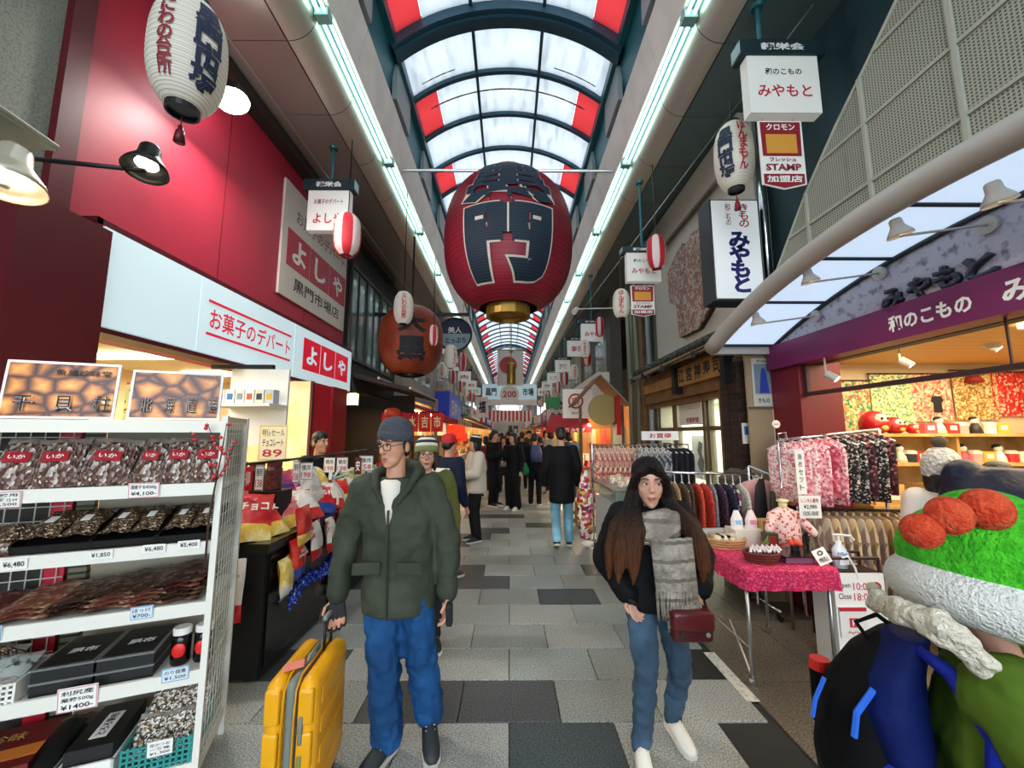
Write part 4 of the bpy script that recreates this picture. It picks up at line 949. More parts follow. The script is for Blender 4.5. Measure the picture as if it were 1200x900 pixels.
# ================================================================== right side: the kimono accessory shop
XR = 2.75
m_teal_wall = mat('dark_teal_wall', '#1d3b42', .6)
m_stone = mat('pale_stone', '#b9b6c4', .7, n=(16, '#77757f', .52, .68), b=(30, .3))
m_purple = mat('purple_fascia', '#6d1550', .45, n=(.6, '#7a1a5c', .4, .7))
m_postred = mat('post_maroon', '#6b0d1d', .45)
m_canopy = mat('canopy_white', '#b8b3ad', .45)
m_lit = mat('canopy_light', '#d4e8fb', .4, e=.42, ec='#cfe6ff')
# near wall above the shop front (behind the perforated screen)
q = MB(); q.bb((2.9, -5, 2.3), (3.0, 4.2, ZS)); struct('wall_right_near', q, m_teal_wall)
def arch(Y, lift=0.0):
    R_ = 5.45; d = min(abs(Y - 2.08), 2.04); return 2.52 + lift + (math.sqrt(R_ * R_ - d * d) - math.sqrt(R_ * R_ - 2.04 ** 2))
AY = [4.12 - 4.08 * i / 32 for i in range(33)]
fs_ = thing('shop_fascia', 'pale stone arched fascia with dark raised lettering above the right shop', 'fascia', (XR, 2.08, 2.54))
q = MB(); poly = [(-4.12, 2.5)] + [(-y, arch(y)) for y in AY] + [(-.04, 2.5)]
q.prism(poly[::-1] if False else [(-.0 + a, b) for a, b in poly], (XR + .04, 0, 0), -EY * -1 * -1, EZ, .04); q.build('stone_face', m_stone, fs_)
m_letter = mat('letter_slate', '#2b2a38', .35, .3)
for i, (ch, px, py, tl) in enumerate((('み', 1049, 350, -.1), ('や', 1080, 337, .1), ('も', 1113, 325, -.05), ('と', 1152, 312, .1))):
    p = PX(px, py, XR); txt(ch, fs_, m_letter, p, -EY, EZ, (.155, .15), bold=.045, ext=.03, tilt=tl, name='raised_letter')
bd = thing('shop_sign', 'long purple fascia band with white lettering over the right shop opening', 'shop sign', (XR - .03, 2.1, 2.3))
q = MB(); q.bb((XR - .05, .05, 2.3), (XR + .12, 4.13, 2.545)); q.build('band', m_purple, bd)
p = (PX(1042, 385, XR - .05) + PX(1141, 370, XR - .05)) / 2
txt('和のこもの', bd, m_card, (XR - .05, p.y, 2.415), -EY, EZ, (.52, .115), bold=.035)
txt('みやもと', bd, m_card, (XR - .05, 1.83, 2.415), -EY, EZ, (.55, .13), bold=.035)
# ---- eyebrow canopy with a lit underside
cn = thing('canopy', 'curved white canopy with a glowing pale blue underside over the right shop', 'canopy', (2.4, 2.08, 2.52))
XO = 2.12
q = MB(); pts = [(XO, y, arch(y, .015)) for y in AY]; q.tube(pts, .075, 12); q.build('front_rim', m_canopy, cn, True)
q = MB(); vs = []; fs = []
for y in AY:
    vs += [(XO, y, arch(y, .07)), (XR + .05, y, arch(y, .09)), (XR + .05, y, arch(y, .03)), (XO, y, arch(y, .03))]
for i in range(32):
    for k in range(4): fs.append((i * 4 + k, i * 4 + (k + 1) % 4, i * 4 + 4 + (k + 1) % 4, i * 4 + 4 + k))
fs += [(3, 2, 1, 0), tuple(32 * 4 + k for k in range(4))]
q.add(vs, fs); q.build('top_sheet', m_canopy, cn, True)
q = MB(); q.tube([(XR - .012, y, arch(y, .004)) for y in AY], .018, 6); q.build('wall_trim', mat('trim_dark', '#2a3036', .5), cn, True)
q = MB(); q.bb((XO, 4.08, 2.47), (XR, 4.16, 2.56)); q.build('end_cap', m_canopy, cn)
YD = [4.06, 3.35, 2.72, 2.10, 1.48, .82, .12]
for a, b in zip(YD[:-1], YD[1:]):
    q = MB(); n = 6
    def fn(u, v, a=a, b=b):
        y = a - .012 + (b - a + .024) * u; return (XO + .06 + (XR - XO - .075) * v, y, arch(y, .018))
    q.surf(fn, n, 1); o = q.build('light_panel', m_lit, cn)
for y in YD:
    q = MB(); q.cyl((XO, y, arch(y, .01)), (XR, y, arch(y, .01)), .012, n=6); q.build('divider', mat('trim_dark', '#2a3036', .5), cn)
for i, (hp, pl) in enumerate((((1040, 268, 2.22), (1160, 263, 2.74)), ((937, 324, 2.22), (1032, 320, 2.74)), ((877, 374, 2.22), (957, 370, 2.74)), ((1192, 222, 2.2), (1300, 222, 2.74)))):
    e_ = PX(*hp); b_ = PX(*pl)
    e_.y = b_.y + .02 * i; e_ = Vector((2.2, b_.y - .02, b_.z - .02))
    tt = bell_lamp('spot_lamp', '%s white bell spot lamp on an arm under the arched canopy' % ('second nearest', 'third nearest', 'farthest', 'nearest')[i], b_, e_ + Vector((0, 0, -.06)), (.25, .0, -1), .062, m_canopy, 1.6, .008, 'white spot lamps under the canopy', power=3, plate=True)
# ---- perforated metal screen on the wall above
def perf_mat():
    M = bpy.data.materials.new('perforated_sheet'); M.use_nodes = True; nt = M.node_tree; N = nt.nodes; L = nt.links; P = N['Principled BSDF']
    tc = N.new('ShaderNodeTexCoord'); se = N.new('ShaderNodeSeparateXYZ'); L.new(tc.outputs['Object'], se.inputs[0])
    outs = []
    for ax in (1, 2):
        m1 = N.new('ShaderNodeMath'); m1.operation = 'MULTIPLY'; m1.inputs[1].default_value = 44; L.new(se.outputs[ax], m1.inputs[0])
        m2 = N.new('ShaderNodeMath'); m2.operation = 'FRACT'; L.new(m1.outputs[0], m2.inputs[0])
        m3 = N.new('ShaderNodeMath'); m3.operation = 'SUBTRACT'; m3.inputs[1].default_value = .5; L.new(m2.outputs[0], m3.inputs[0])
        m4 = N.new('ShaderNodeMath'); m4.operation = 'ABSOLUTE'; L.new(m3.outputs[0], m4.inputs[0]); outs.append(m4.outputs[0])
    mx = N.new('ShaderNodeMath'); mx.operation = 'MAXIMUM'; L.new(outs[0], mx.inputs[0]); L.new(outs[1], mx.inputs[1])
    lt = N.new('ShaderNodeMath'); lt.operation = 'LESS_THAN'; lt.inputs[1].default_value = .26; L.new(mx.outputs[0], lt.inputs[0])
    mc = N.new('ShaderNodeMix'); mc.data_type = 'RGBA'; mc.inputs['A'].default_value = lin('#a9aa98') + (1,); mc.inputs['B'].default_value = lin('#3f4641') + (1,)
    L.new(lt.outputs[0], mc.inputs['Factor']); L.new(mc.outputs['Result'], P.inputs['Base Color']); P.inputs['Roughness'].default_value = .5
    return M
scr = thing('perforated_screen', 'arched perforated metal screen on a grid frame above the right canopy', 'metal screen', (2.8, 2.0, 2.95))
ED = [(4.02, 2.95), (4.0, 3.32), (3.5, 3.90), (3.1, 4.27), (2.78, 4.52), (2.51, 4.75), (2.1, 5.02), (1.6, 5.25), (1.2, 5.36)]
poly = [(-y, z) for y, z in ED] + [(-.0, 5.38), (.9, 5.38), (.9, 2.95)]
def screen_z(y):
    for (y0, z0), (y1, z1) in zip(ED[:-1], ED[1:]):
        if y1 <= y <= y0: return z0 + (z1 - z0) * (y0 - y) / (y0 - y1)
    return 5.38
q = MB(); q.prism(poly[::-1], (2.80, 0, 0), -EY, EZ, .01); q.build('sheet', perf_mat(), scr)
m_bar = mat('frame_pale', '#b3b4a6', .5)
q = MB(); q.tube([(2.79, y, z) for y, z in ED], .018, 6); q.build('edge_bar', m_bar, scr)
for k in range(-2, 7):
    y = 2.86 + .645 - .645 * k
    if -0.9 < y < 4: q = MB(); q.bb((2.77, y - .014, 2.95), (2.80, y + .014, screen_z(y))); q.build('upright_bar', m_bar, scr)
for z in (3.09, 3.58, 4.065, 4.555, 5.04):
    ye = max(y for y, zz in [(yy / 100, screen_z(yy / 100)) for yy in range(-80, 402)] if zz >= z)
    q = MB(); q.bb((2.775, -.9, z - .012), (2.795, ye, z + .012)); q.build('cross_bar', m_bar, scr)
# ---- front posts, transom, interior
q = MB(); q.bb((XR, 3.76, 0), (XR + .4, 4.16, 2.32)); struct('pillar_right', q, m_postred)
q = MB(); q.bb((2.79, -1, 2.0), (2.83, 3.78, 2.035)); q.bb((2.795, 2.18, 2.03), (2.805, 2.19, 2.32)); q.bb((2.795, 3.72, 2.03), (2.825, 3.76, 2.32)); struct('trim_transom', q, mat('transom_dark', '#3a1f22', .5))
m_shopwall = mat('shop_wall_cream', '#e3d2ab', .6); m_plank = mat('shop_plank', '#cda86c', .55, st_=(7, '#a8824a', 1, .06))
q = MB(); q.bb((XR + .4, 4.42, 0), (6.6, 4.52, 2.6)); q.bb((6.5, -1.5, 0), (6.6, 4.5, 2.6)); q.bb((XR + .1, -1.6, 0), (6.6, -1.5, 2.6)); struct('wall_shop_right', q, m_shopwall)
q = MB(); q.bb((XR + .1, -1.5, 2.42), (6.5, 4.42, 2.5)); struct('ceiling_shop_right', q, m_plank)
q = MB(); q.bb((XR, -2, 0.0), (6.5, 4.42, .004)); struct('floor_shop_right', q, mat('shop_floor', '#8c7a62', .5))
area_light('kimono_shop_light', (4.3, 2.6, 2.38), (2.6, 3.0), 62, (1, .82, .55))
q = MB(); a = PX(1120, 408, 3.6); q.bb((3.6, 2.6, 2.385), (4.8, 2.75, 2.42)); single('ceiling_light', q, mat('warm_tube', '#ffe9a8', .4, e=6), 'warm strip light on the right shop ceiling', 'ceiling light')
for i, (px, py, Y) in enumerate(((1055, 424, 3.6), (968, 440, 3.4), (1155, 405, 3.4))):
    p = PY(px, py, Y); t = thing('track_spot', '%s small track spotlight inside the right shop' % ('middle', 'leftmost', 'rightmost')[i], 'spotlight', p, group='track spotlights in the right shop')
    q = MB(); q.cyl(p + Vector((0, 0, .02)), p + Vector((.05, -.05, -.04)), .032, n=12); q.build('head', m_canopy, t); q = MB(); q.cyl(p + Vector((.05, -.05, -.04)), p + Vector((.052, -.052, -.043)), .027, n=12); q.build('lens', mat('spot_glow', '#fff0c0', .4, e=7), t)
    q = MB(); q.cyl(p, (p.x, p.y, 2.42), .008, n=6); q.build('stem', m_canopy, t)
# textiles on the wall
tex = [(975, 1018, 446, 505, ['#7fae6b', '#d9a13a', '#c9d8a0', '#e8c99a', '#4a8a55', '#cf6a5a'], 'green and orange patterned cloth hung leftmost on the right shop wall', 14), (1025, 1066, 438, 498, ['#cfe0a0', '#8fb08a', '#e8d86a', '#f2eec0', '#6f9a7a'], 'pale green and yellow floral cloth on the right shop wall', 20), (1072, 1112, 438, 494, ['#e8c9a0', '#d65a4a', '#f2d8b8', '#d9a070', '#e88a80'], 'cream and pink cloth with a dark kimono motif on the right shop wall', 18),
       (1122, 1166, 434, 492, ['#a8782c', '#c99a4a', '#e8d0a0', '#8a5f22', '#d6b87a'], 'ochre cloth with white blossoms on the right shop wall', 22), (1168, 1215, 436, 488, ['#d8281f', '#e84a3a', '#c01f1a', '#f2b8a8'], 'bright red patterned cloth at the right of the shop wall', 16)]
for i, (x0, x1, y0, y1, cs, lab, sc_) in enumerate(tex):
    a = PY(x0, y1, 4.38); b = PY(x1, y0, 4.38)
    t = thing('wall_hanging', lab, 'wall hanging', ((a.x + b.x) / 2, 4.38, a.z), group='printed cloths on the right shop wall')
    q = MB(); q.surf(lambda u, v: (a.x + (b.x - a.x) * u, 4.385 + .006 * math.sin(u * 22), a.z + (b.z - a.z) * v), 14, 2); q.build('cloth', cellmat('print_%d' % i, cs, sc_ * 2.6, .7), t)
    q = MB(); q.cyl((a.x - .02, 4.38, b.z), (b.x + .02, 4.38, b.z), .009, n=6); q.build('rod', mat('transom_dark', '#3a1f22', .5), t)
    if i == 2:
        q = MB(); cx = (a.x + b.x) / 2 + .05; q.prism([(-.05, 0), (.05, 0), (.045, .1), (.07, .13), (.05, .18), (-.05, .18), (-.07, .13), (-.045, .1)], (cx, 4.38, a.z + .1), EX, EZ, .004); q.build('motif', m_ink, t)
    if i == 3:
        q = MB(); q.lathe([(.09, 0), (.06, .07), (.01, .1)], ((a.x + b.x) / 2 - .03, 4.37, b.z - .14), 12); q.build('motif', mat('deep_red', '#8f1414', .6), t, True)
# shelves along that wall
wsh = thing('wall_shelving', 'long wooden shelving with souvenirs along the right shop wall', 'shelving', (4.6, 4.2, .2))
m_ply = mat('ply_wood', '#d9b878', .5, n=(5, '#c49d58', .4, .6))
zt, zm, zb = PY(1010, 508, 4.2).z, PY(1010, 541, 4.2).z, 0.95
for z in (zt, zm, zb):
    q = MB(); q.bb((3.55, 4.0, z - .03), (6.4, 4.4, z)); q.build('board', m_ply, wsh)
for x in (3.56, 4.5, 5.4, 6.36):
    q = MB(); q.bb((x, 4.05, .0), (x + .03, 4.39, zt)); q.build('upright', m_ply, wsh)
q = MB(); q.bb((3.55, 4.38, 0), (6.4, 4.4, zt)); q.build('back', m_ply, wsh)
def daruma(label, x, z, r):
    t = thing('daruma_doll', label, 'doll', (x, 4.1, z), group='red round dolls on the shelf', local=True)
    q = MB(); q.lathe([(r * .5, 0), (r * .95, r * .35), (r, r * .8), (r * .8, r * 1.35), (r * .4, r * 1.7), (.01, r * 1.78)], n=18); q.build('body', mat('daruma_red', '#b5161c', .35), t, True)
    q = MB(); q.ell((0, -r * .62, r * 1.1), (r * .55, r * .38, r * .42), 14, 8); q.build('face', mat('daruma_face', '#f0d9b8', .5), t, True)
    for s_ in (-1, 1):
        q = MB(); q.ell((s_ * r * .22, -r * .98, r * 1.15), (r * .11, r * .05, r * .11), 10, 6); q.build('eye', m_ink, t, True)
    q = MB(); q.ell((0, -r * .9, r * .45), (r * .3, r * .12, r * .22), 10, 6); q.build('gold_mark', mat('gold', '#d8b25a', .4), t, True)
for px, r, lab in ((1020, .13, 'largest red round doll at the left end of the top shelf'), (1043, .095, 'second red round doll on the top shelf'), (1064, .055, 'small red round doll lying third on the top shelf')):
    daruma(lab, PY(px, 505, 4.15).x, zt, r)
cols_small = ['#e05a6a', '#f2e6d0', '#c9302c', '#f0a8a0', '#2a2a30', '#f4efe2', '#e8b84a', '#c4302a', '#8fb08a', '#ffffff']
def souvenir(label, x, y, z, kind, c, grp, s=1.0):
    t = thing('souvenir', label, 'souvenir', (x, y, z), 0, grp, local=True); m1 = colmat(c, .45); m2 = colmat('#f2ead8', .5)
    if kind == 0:      # lidded tin
        q = MB(); q.lathe([(.045 * s, 0), (.045 * s, .07 * s)], n=12); q.build('body', m1, t); q = MB(); q.lathe([(.048 * s, .07 * s), (.048 * s, .09 * s), (.03 * s, .1 * s)], n=12); q.build('lid', m2, t)
    elif kind == 1:    # small doll
        q = MB(); q.lathe([(.05 * s, 0), (.04 * s, .05 * s), (.022 * s, .09 * s)], n=12); q.build('robe', m1, t, True); q = MB(); q.ell((0, 0, .115 * s), (.032 * s, .03 * s, .032 * s), 10, 7); q.build('head', m2, t, True)
        q = MB(); q.ell((0, .006 * s, .128 * s), (.034 * s, .032 * s, .026 * s), 10, 6); q.build('hair', m_ink, t, True)
    else:              # boxed packet
        q = MB(); q.box((0, 0, .045 * s), (.11 * s, .05 * s, .09 * s)); q.build('box', m1, t); q = MB(); q.box((0, -.026 * s, .05 * s), (.06 * s, .004, .04 * s)); q.build('label', m2, t)
for i, px in enumerate((1087, 1100, 1113, 1126, 1142, 1158, 1172)):
    souvenir('%s small souvenir right of the red dolls on the top shelf' % NUM[i], PY(px, 505, 4.15).x, 4.14, zt, (2, 1, 2, 0, 1, 0, 2)[i], cols_small[i], 'souvenirs on the top shelf', 1.15)
for i, px in enumerate((1018, 1030, 1042, 1054, 1066, 1078, 1128, 1142, 1156, 1170, 1184, 1198)):
    souvenir('%s small souvenir from the left on the middle shelf' % NUM[i], PY(px, 540, 4.15).x, 4.14, zm, (i * 5 + 1) % 3, cols_small[(i * 3 + 2) % 10], 'souvenirs on the middle shelf', 1.2)
for i in range(5):
    q = MB(); x = 3.75 + i * .5; q.box((x, 4.15, zb + .1), (.3, .24, .2)); q.mat(1).box((x, 4.027, zb + .1), (.18, .006, .1)); single('storage_box', q, [m_ply, m_card], '%s wooden box on the low shelf of the right shop' % NUM[i], 'box', 'boxes on the low shelf')
# display table inside
q = MB(); q.bb((3.35, 3.0, .0), (4.6, 3.5, .95)); q.mat(1).bb((3.3, 2.95, .95), (4.65, 3.55, 1.0)); single('display_cabinet', q, [m_ply, m_ply], 'low wooden display cabinet of gilt trinkets inside the right shop', 'cabinet')
# ================================================================== hanging garments
def garment_me(w_, h_, t, m_, seed, sl=.32):
    """robe hung seen from its side: thickness along X, width along Y, hem at z=0, shoulders at z=h_"""
    r_ = random.Random(seed); q = MB(); n = 16; rings = []; ph = r_.random() * 6
    for i, (fz, fw, ft) in enumerate(((0, .92, 1.0), (.25, .95, .95), (.55, 1.0, .8), (.8, 1.0, .62), (.93, .82, .5), (1.0, .25, .3))):
        rings.append((fz * h_, w_ * fw / 2, t * ft / 2))
    vs = []
    for z, wy, tx in rings:
        for k in range(n):
            a = 2 * PI * k / n; f_ = 1 + .28 * math.sin(5 * a + ph) * (1 - z / h_ * .8)
            vs.append((tx * math.cos(a) * f_, wy * math.sin(a), z))
    fs = [(i * n + k, i * n + (k + 1) % n, (i + 1) * n + (k + 1) % n, (i + 1) * n + k) for i in range(len(rings) - 1) for k in range(n)] + [tuple(range(n - 1, -1, -1)), tuple(range((len(rings) - 1) * n, len(rings) * n))]
    q.add(vs, fs)
    return q.mesh('robe', m_, True)
def hanger_me(h_, drop):
    q = MB(); q.tube([(0, -.17, h_ - .06), (0, 0, h_ + .01), (0, .17, h_ - .06)], .007, 5); q.tube([(0, 0, h_), (0, 0, h_ + drop - .03), (.0, .02, h_ + drop), (0, .035, h_ + drop - .02)], .004, 5)
    return q.mesh('hanger', m_white)
def hang(label, P, rz, w_, h_, t, m_, grp, seed=0, drop=.08, cat='garment', name='garment', hook=True):
    """P = point on the rail"""
    tt = thing(name, label, cat, (P.x, P.y, P.z - h_ - drop), rz, grp, local=True)
    o = bpy.data.objects.new('robe', garment_me(w_, h_, t, m_, seed)); col.objects.link(o); o.parent = tt
    if hook: o = bpy.data.objects.new('hanger', hanger_me(h_, drop)); (col.objects.link(o), setattr(o, 'parent', tt)) if hook else None
    return tt
K_pink = cellmat('kimono_pink', ['#e8a0a8', '#f2c4c0', '#d97a88', '#f6dcd4', '#c9566a'], 60, .8); K_pale = cellmat('kimono_pale_pink', ['#f0c8c4', '#f6e0d8', '#e0909a', '#d86a7a', '#f8ece4'], 66, .8); K_rose = cellmat('kimono_rose', ['#c84a5e', '#d9707e', '#a8344a', '#e8a0a4'], 38, .8)
K_dark = cellmat('kimono_black_floral', ['#141216', '#1d1a20', '#141216', '#8a8078', '#17151a', '#d8cfc4'], 80, .8); K_wine = cellmat('kimono_wine', ['#3a1420', '#52202c', '#2a0f18', '#b06a6a'], 42, .8)
r0, r1 = PY(912, 516, 3.62), PY(1030, 503, 3.45)
kr = thing('garment_rail', 'chrome rail of pink and dark kimono robes beside the maroon pillar', 'clothes rail', (r0.x, r0.y, 0))
q = MB(); q.cyl(r0, r1, .012, n=8); q.build('rail', m_chrome, kr, True)
for p in (r0, r1): q = MB(); q.cyl(p, (p.x, p.y, 0), .013, n=8); q.build('post', m_chrome, kr, True)
q = MB(); q.cyl((r0.x, r0.y, .78), (r1.x, r1.y, .78), .012, n=8); q.build('lower_rail', m_chrome, kr)
q = MB(); q.tube([r0 + Vector((-.0, -.02, .0)), r0 + Vector((-.02, -.03, .06)), r0 + Vector((.05, -.03, .07)), r0 + Vector((.06, -.02, .0))], .01, 6); q.build('hook', m_chrome, kr)
rz = math.atan2(r1.y - r0.y, r1.x - r0.x)
seqs = [(K_pale, 'pale pink'), (K_pink, 'pink'), (K_pale, 'pale pink'), (K_pink, 'pink'), (K_rose, 'rose'), (K_pink, 'pink'), (K_dark, 'black floral'), (K_dark, 'black floral'), (K_wine, 'wine'), (K_dark, 'black floral'), (K_wine, 'wine')]
for i, (m_, d) in enumerate(seqs):
    u = .05 + .88 * i / (len(seqs) - 1)
    hang('%s robe, %s from the left on the rail by the maroon pillar' % (d, NUM[i]), r0.lerp(r1, u), rz + .5 - .08 * (i % 3), .34, .50 + .05 * (i % 2), .085, m_, 'robes on the upper rail', i, .03)
L_mats = [cellmat('scarf_%d' % i, cs, 40, .8, stretch=(1, 1, .25)) for i, cs in enumerate((['#8a7060', '#b09a84', '#6a5044', '#c9b8a0'], ['#a8483e', '#7c5a4a', '#c9a088', '#8a6a58'], ['#94764e', '#c0a070', '#6f5638', '#d6bc90'], ['#7a3a3c', '#a86058', '#c49a88', '#5a2a2c'], ['#15161c', '#22242c', '#9098a8', '#15161c']))]
l0, l1 = Vector((r0.x + .22, r0.y - .06, 1.0)), Vector((r1.x + .02, r1.y - .06, 1.02))
for i in range(11):
    hang('%s hanging %s cloth from the left on the lower rail of the right shop' % (NUM[i], ('taupe', 'russet', 'sand', 'dusty red', 'navy dotted')[(4 if i == 10 else (i * 2) % 4)]), l0.lerp(l1, i / 10), rz + .6, .3, .62, .08, L_mats[4 if i == 10 else (i * 2) % 4], 'cloths on the lower rail', i + 20, .02, hook=False)
q = MB(); q.cyl(l0 + Vector((-.1, 0, 0)), l1 + Vector((.1, 0, 0)), .011, n=8); q.cyl(l0 + Vector((-.08, 0, 0)), (l0.x - .08, l0.y, 0), .011, n=8); q.cyl(l1 + Vector((.08, 0, 0)), (l1.x + .08, l1.y, 0), .011, n=8); single('garment_rail', q, m_blackm, 'low dark rail of brown patterned cloths below the robes', 'clothes rail')
p = PY(938, 553, 3.35); card('long narrow paper sign hanging from the robe rail', p, EX, EZ, .075, .36, [('浴', .5), ('衣', .5), ('セ', .5), ('ッ', .4), ('ト', .5)], name='paper_sign', cat='paper sign', group=None)
p = PY(949, 594, 3.2); card('small white printed notice above the pink table', p, EX, EZ, .17, .17, [('レンタル着物', .8, m_redink), ('¥2,980', .6), ('10:00-18:00', .7)], name='paper_sign', cat='paper sign', group=None)
p = PY(909, 497, 3.6); q = MB(); q.cyl(p, p + Vector((0, -.01, 0)), .035, n=16); o = single('round_tag', q, m_card, 'round white tag at the end of the robe rail', 'tag'); txt('SALE', o, m_redink, p + Vector((0, -.01, 0)), EX, EZ, (.045, .02), bold=.02)
# ================================================================== pink table and its goods
TZ = .745; TX0, TX1, TY0, TY1 = 1.58, 2.22, 2.82, 3.62
tb = thing('folding_table', 'steel legged table under a bright pink cloth at the right', 'table', (1.9, 3.2, 0))
q = MB(); q.bb((TX0 + .02, TY0 + .02, TZ - .03), (TX1 - .02, TY1 - .02, TZ - .005)); q.build('top', m_white, tb)
for x, y in ((TX0 + .03, TY0 + .04), (TX1 - .05, TY0 + .04), (TX0 + .05, TY1 - .05), (TX1 - .05, TY1 - .05)):
    q = MB(); q.cyl((x, y, .02), (x, y, TZ - .03), .013, n=8); l_ = q.build('leg', m_steel, tb, True); q = MB(); q.cyl((x, y, 0), (x, y, .045), .022, n=10); q.build('foot', m_chrome, l_)
q = MB(); q.cyl((TX0 + .04, TY0 + .04, .22), (TX0 + .05, TY1 - .05, .22), .009, n=6); q.build('stretcher', m_steel, tb); q = MB(); q.cyl((TX0 + .03, TY0 + .05, .05), (TX0 + .04, TY0 + .3, .3), .008, n=6); q.build('brace', m_steel, tb)
m_pinkcloth = mat('pink_cloth', '#c5184a', .85, n=(70, '#e25a86', .52, .6), b=(90, .3))
q = MB()
def drape(u, v):
    # v in 0..1 around the rim; skirt
    return None
per = []; n = 64
def rim(s):
    W, D = TX1 - TX0, TY1 - TY0; Lp = 2 * (W + D); d = s * Lp
    if d < W: return Vector((TX0 + d, TY0, 0)), Vector((0, -1, 0))
    d -= W
    if d < D: return Vector((TX1, TY0 + d, 0)), Vector((1, 0, 0))
    d -= D
    if d < W: return Vector((TX1 - d, TY1, 0)), Vector((0, 1, 0))
    d -= W; return Vector((TX0, TY1 - d, 0)), Vector((-1, 0, 0))
vs = []; 
for k in range(n):
    p, nn = rim(k / n)
    for j, (dz, o_) in enumerate(((0, 0), (-.012, .012), (-.07, .016 + .006 * math.sin(k * 1.9)), (-.135, .018 + .012 * math.sin(k * 1.9)))): vs.append((p.x + nn.x * o_, p.y + nn.y * o_, TZ + dz))
fs = [(4 * k + j, 4 * k + j + 1, 4 * ((k + 1) % n) + j + 1, 4 * ((k + 1) % n) + j) for k in range(n) for j in range(3)] + [tuple(4 * k for k in range(n))]
q.add(vs, fs); o = single('tablecloth', q, m_pinkcloth, 'bright pink speckled cloth draped over the folding table', 'tablecloth', smooth=False)
def basket(label, c, w_, d_, h_, m_, round_=False, n=18):
    t = thing('basket', label, 'basket', c, local=True)
    q = MB()
    for i in range(4):
        z = h_ * i / 3; f_ = .85 + .15 * i / 3
        q.tube([(w_ / 2 * f_ * math.cos(2 * PI * k / n), d_ / 2 * f_ * math.sin(2 * PI * k / n), z + .006) for k in range(n)], h_ / 6 + .002, 5, closed=True)
    q.loft([((0, 0, 0), w_ * .42, d_ * .42), ((0, 0, .006), w_ * .42, d_ * .42)], n); q.build('wicker', m_, t, True)
    return t
m_wick = mat('wicker_tan', '#c79a6a', .7, b=(60, .6)); m_wickr = mat('wicker_red', '#6a2420', .7, b=(60, .6))
bz = TZ + .002
basket('oval tan wicker basket of trinkets at the far end of the pink table', (1.74, 3.34, bz), .30, .2, .06, m_wick)
rb = random.Random(21)
for i in range(6): souvenir('%s cream pouch heaped in the tan wicker basket' % NUM[i], 1.66 + .05 * (i % 4), 3.30 + .06 * (i // 3), bz + .035, 2, ['#e8d8b8', '#f0e2c8', '#d8b88a', '#f2e8d8', '#c9a070', '#ead0a8'][i], 'pouches in the tan basket', .7)
t = basket('dark red wicker basket with white ribbon pieces at the table front', (1.80, 2.98, bz), .24, .17, .055, m_wickr)
for i in range(6):
    q = MB(); x, y = 1.73 + .035 * i + .01 * (i % 2), 2.96 + .05 * (i % 2); q.tube([(x - .03, y - .02, bz + .07), (x - .015, y, bz + .10), (x, y - .02, bz + .075), (x + .015, y, bz + .1), (x + .03, y - .025, bz + .07)], .011, 6)
    single('ribbon_bow', q, mat('ribbon_white', '#efe3e2', .6), '%s white ribbon bow in the dark red basket' % NUM[i], 'bow', 'white bows in the red basket')
t = thing('tissue_box', 'white square box with two paper bags at the back of the pink table', 'box', (1.93, 3.42, bz))
q = MB(); q.bb((1.82, 3.34, bz), (2.06, 3.5, bz + .13)); q.build('box', mat('box_ivory', '#e6dcc9', .6), t)
for i, (x, c, tm) in enumerate(((1.88, '#efe6e2', '#9dc3e6'), (2.0, '#f0d8d4', '#e08a98'))):
    q = MB(); q.loft([((x, 3.42, bz + .13), .05, .03), ((x, 3.42, bz + .2), .05, .03), ((x, 3.42, bz + .27), .02, .012)], 8); q.mat(1).box((x, 3.388, bz + .18), (.045, .004, .035)); single('paper_bag', q, [colmat(c, .6), colmat(tm, .6)], ('left', 'right')[i] + ' white paper bag standing on the ivory box', 'paper bag', 'paper bags on the ivory box')
q = MB(); q.box((2.02, 3.22, bz + .07), (.09, .07, .14)); q.mat(1).box((2.02, 3.183, bz + .07), (.05, .004, .1)); single('tea_tin', q, [mat('tin_green', '#2f3a24', .4), mat('tin_red', '#9a1f22', .4)], 'dark green and red tin in the middle of the pink table', 'tin')
q = MB(); q.box((2.12, 3.4, bz + .1), (.14, .12, .2)); single('wood_box', q, mat('box_gold', '#b99a58', .5), 'gold coloured box behind the small shirt form', 'box')
t = thing('plant', 'small potted green plant with red blossom on the pink table', 'plant', (1.93, 3.14, bz))
q = MB(); q.lathe([(.03, 0), (.04, .05)], (1.93, 3.14, bz), 12); q.build('pot', m_card, t)
for i in range(9):
    a = i * 2.4; q = MB(); p0 = Vector((1.93, 3.14, bz + .05)); d = Vector((math.cos(a) * .04, math.sin(a) * .04, .05 + .02 * (i % 3))); s_ = Vector((-math.sin(a), math.cos(a), 0)) * .014
    q.add([p0, p0 + d * .5 + s_, p0 + d, p0 + d * .5 - s_], [(0, 1, 2, 3)]); q.build('leaf', mat('leaf_pale', '#8fa05a', .6), t)
q = MB()
for i in range(7): a = i * .9; q.ell((2.10 + .03 * math.cos(a), 3.06 + .025 * math.sin(a), bz + .10 + .01 * (i % 2)), (.022, .022, .018), 8, 6)
t = thing('flower_ornament', 'orange red flower ornament on the black tray at the table', 'flower ornament', (2.1, 3.06, bz + .055)); q.build('petals', mat('petal_red', '#d5482c', .6), t, True)
q = MB(); q.cyl((2.1, 3.06, bz + .05), (2.1, 3.06, bz + .09), .03, n=10); q.build('base', m_black, t)
t = thing('display_tray', 'black lacquer tray on a mauve box at the front of the pink table', 'tray', (2.08, 3.02, bz))
q = MB(); q.bb((1.94, 2.93, bz), (2.14, 3.1, bz + .045)); q.build('box', mat('mauve_box', '#8a5a78', .6), t)
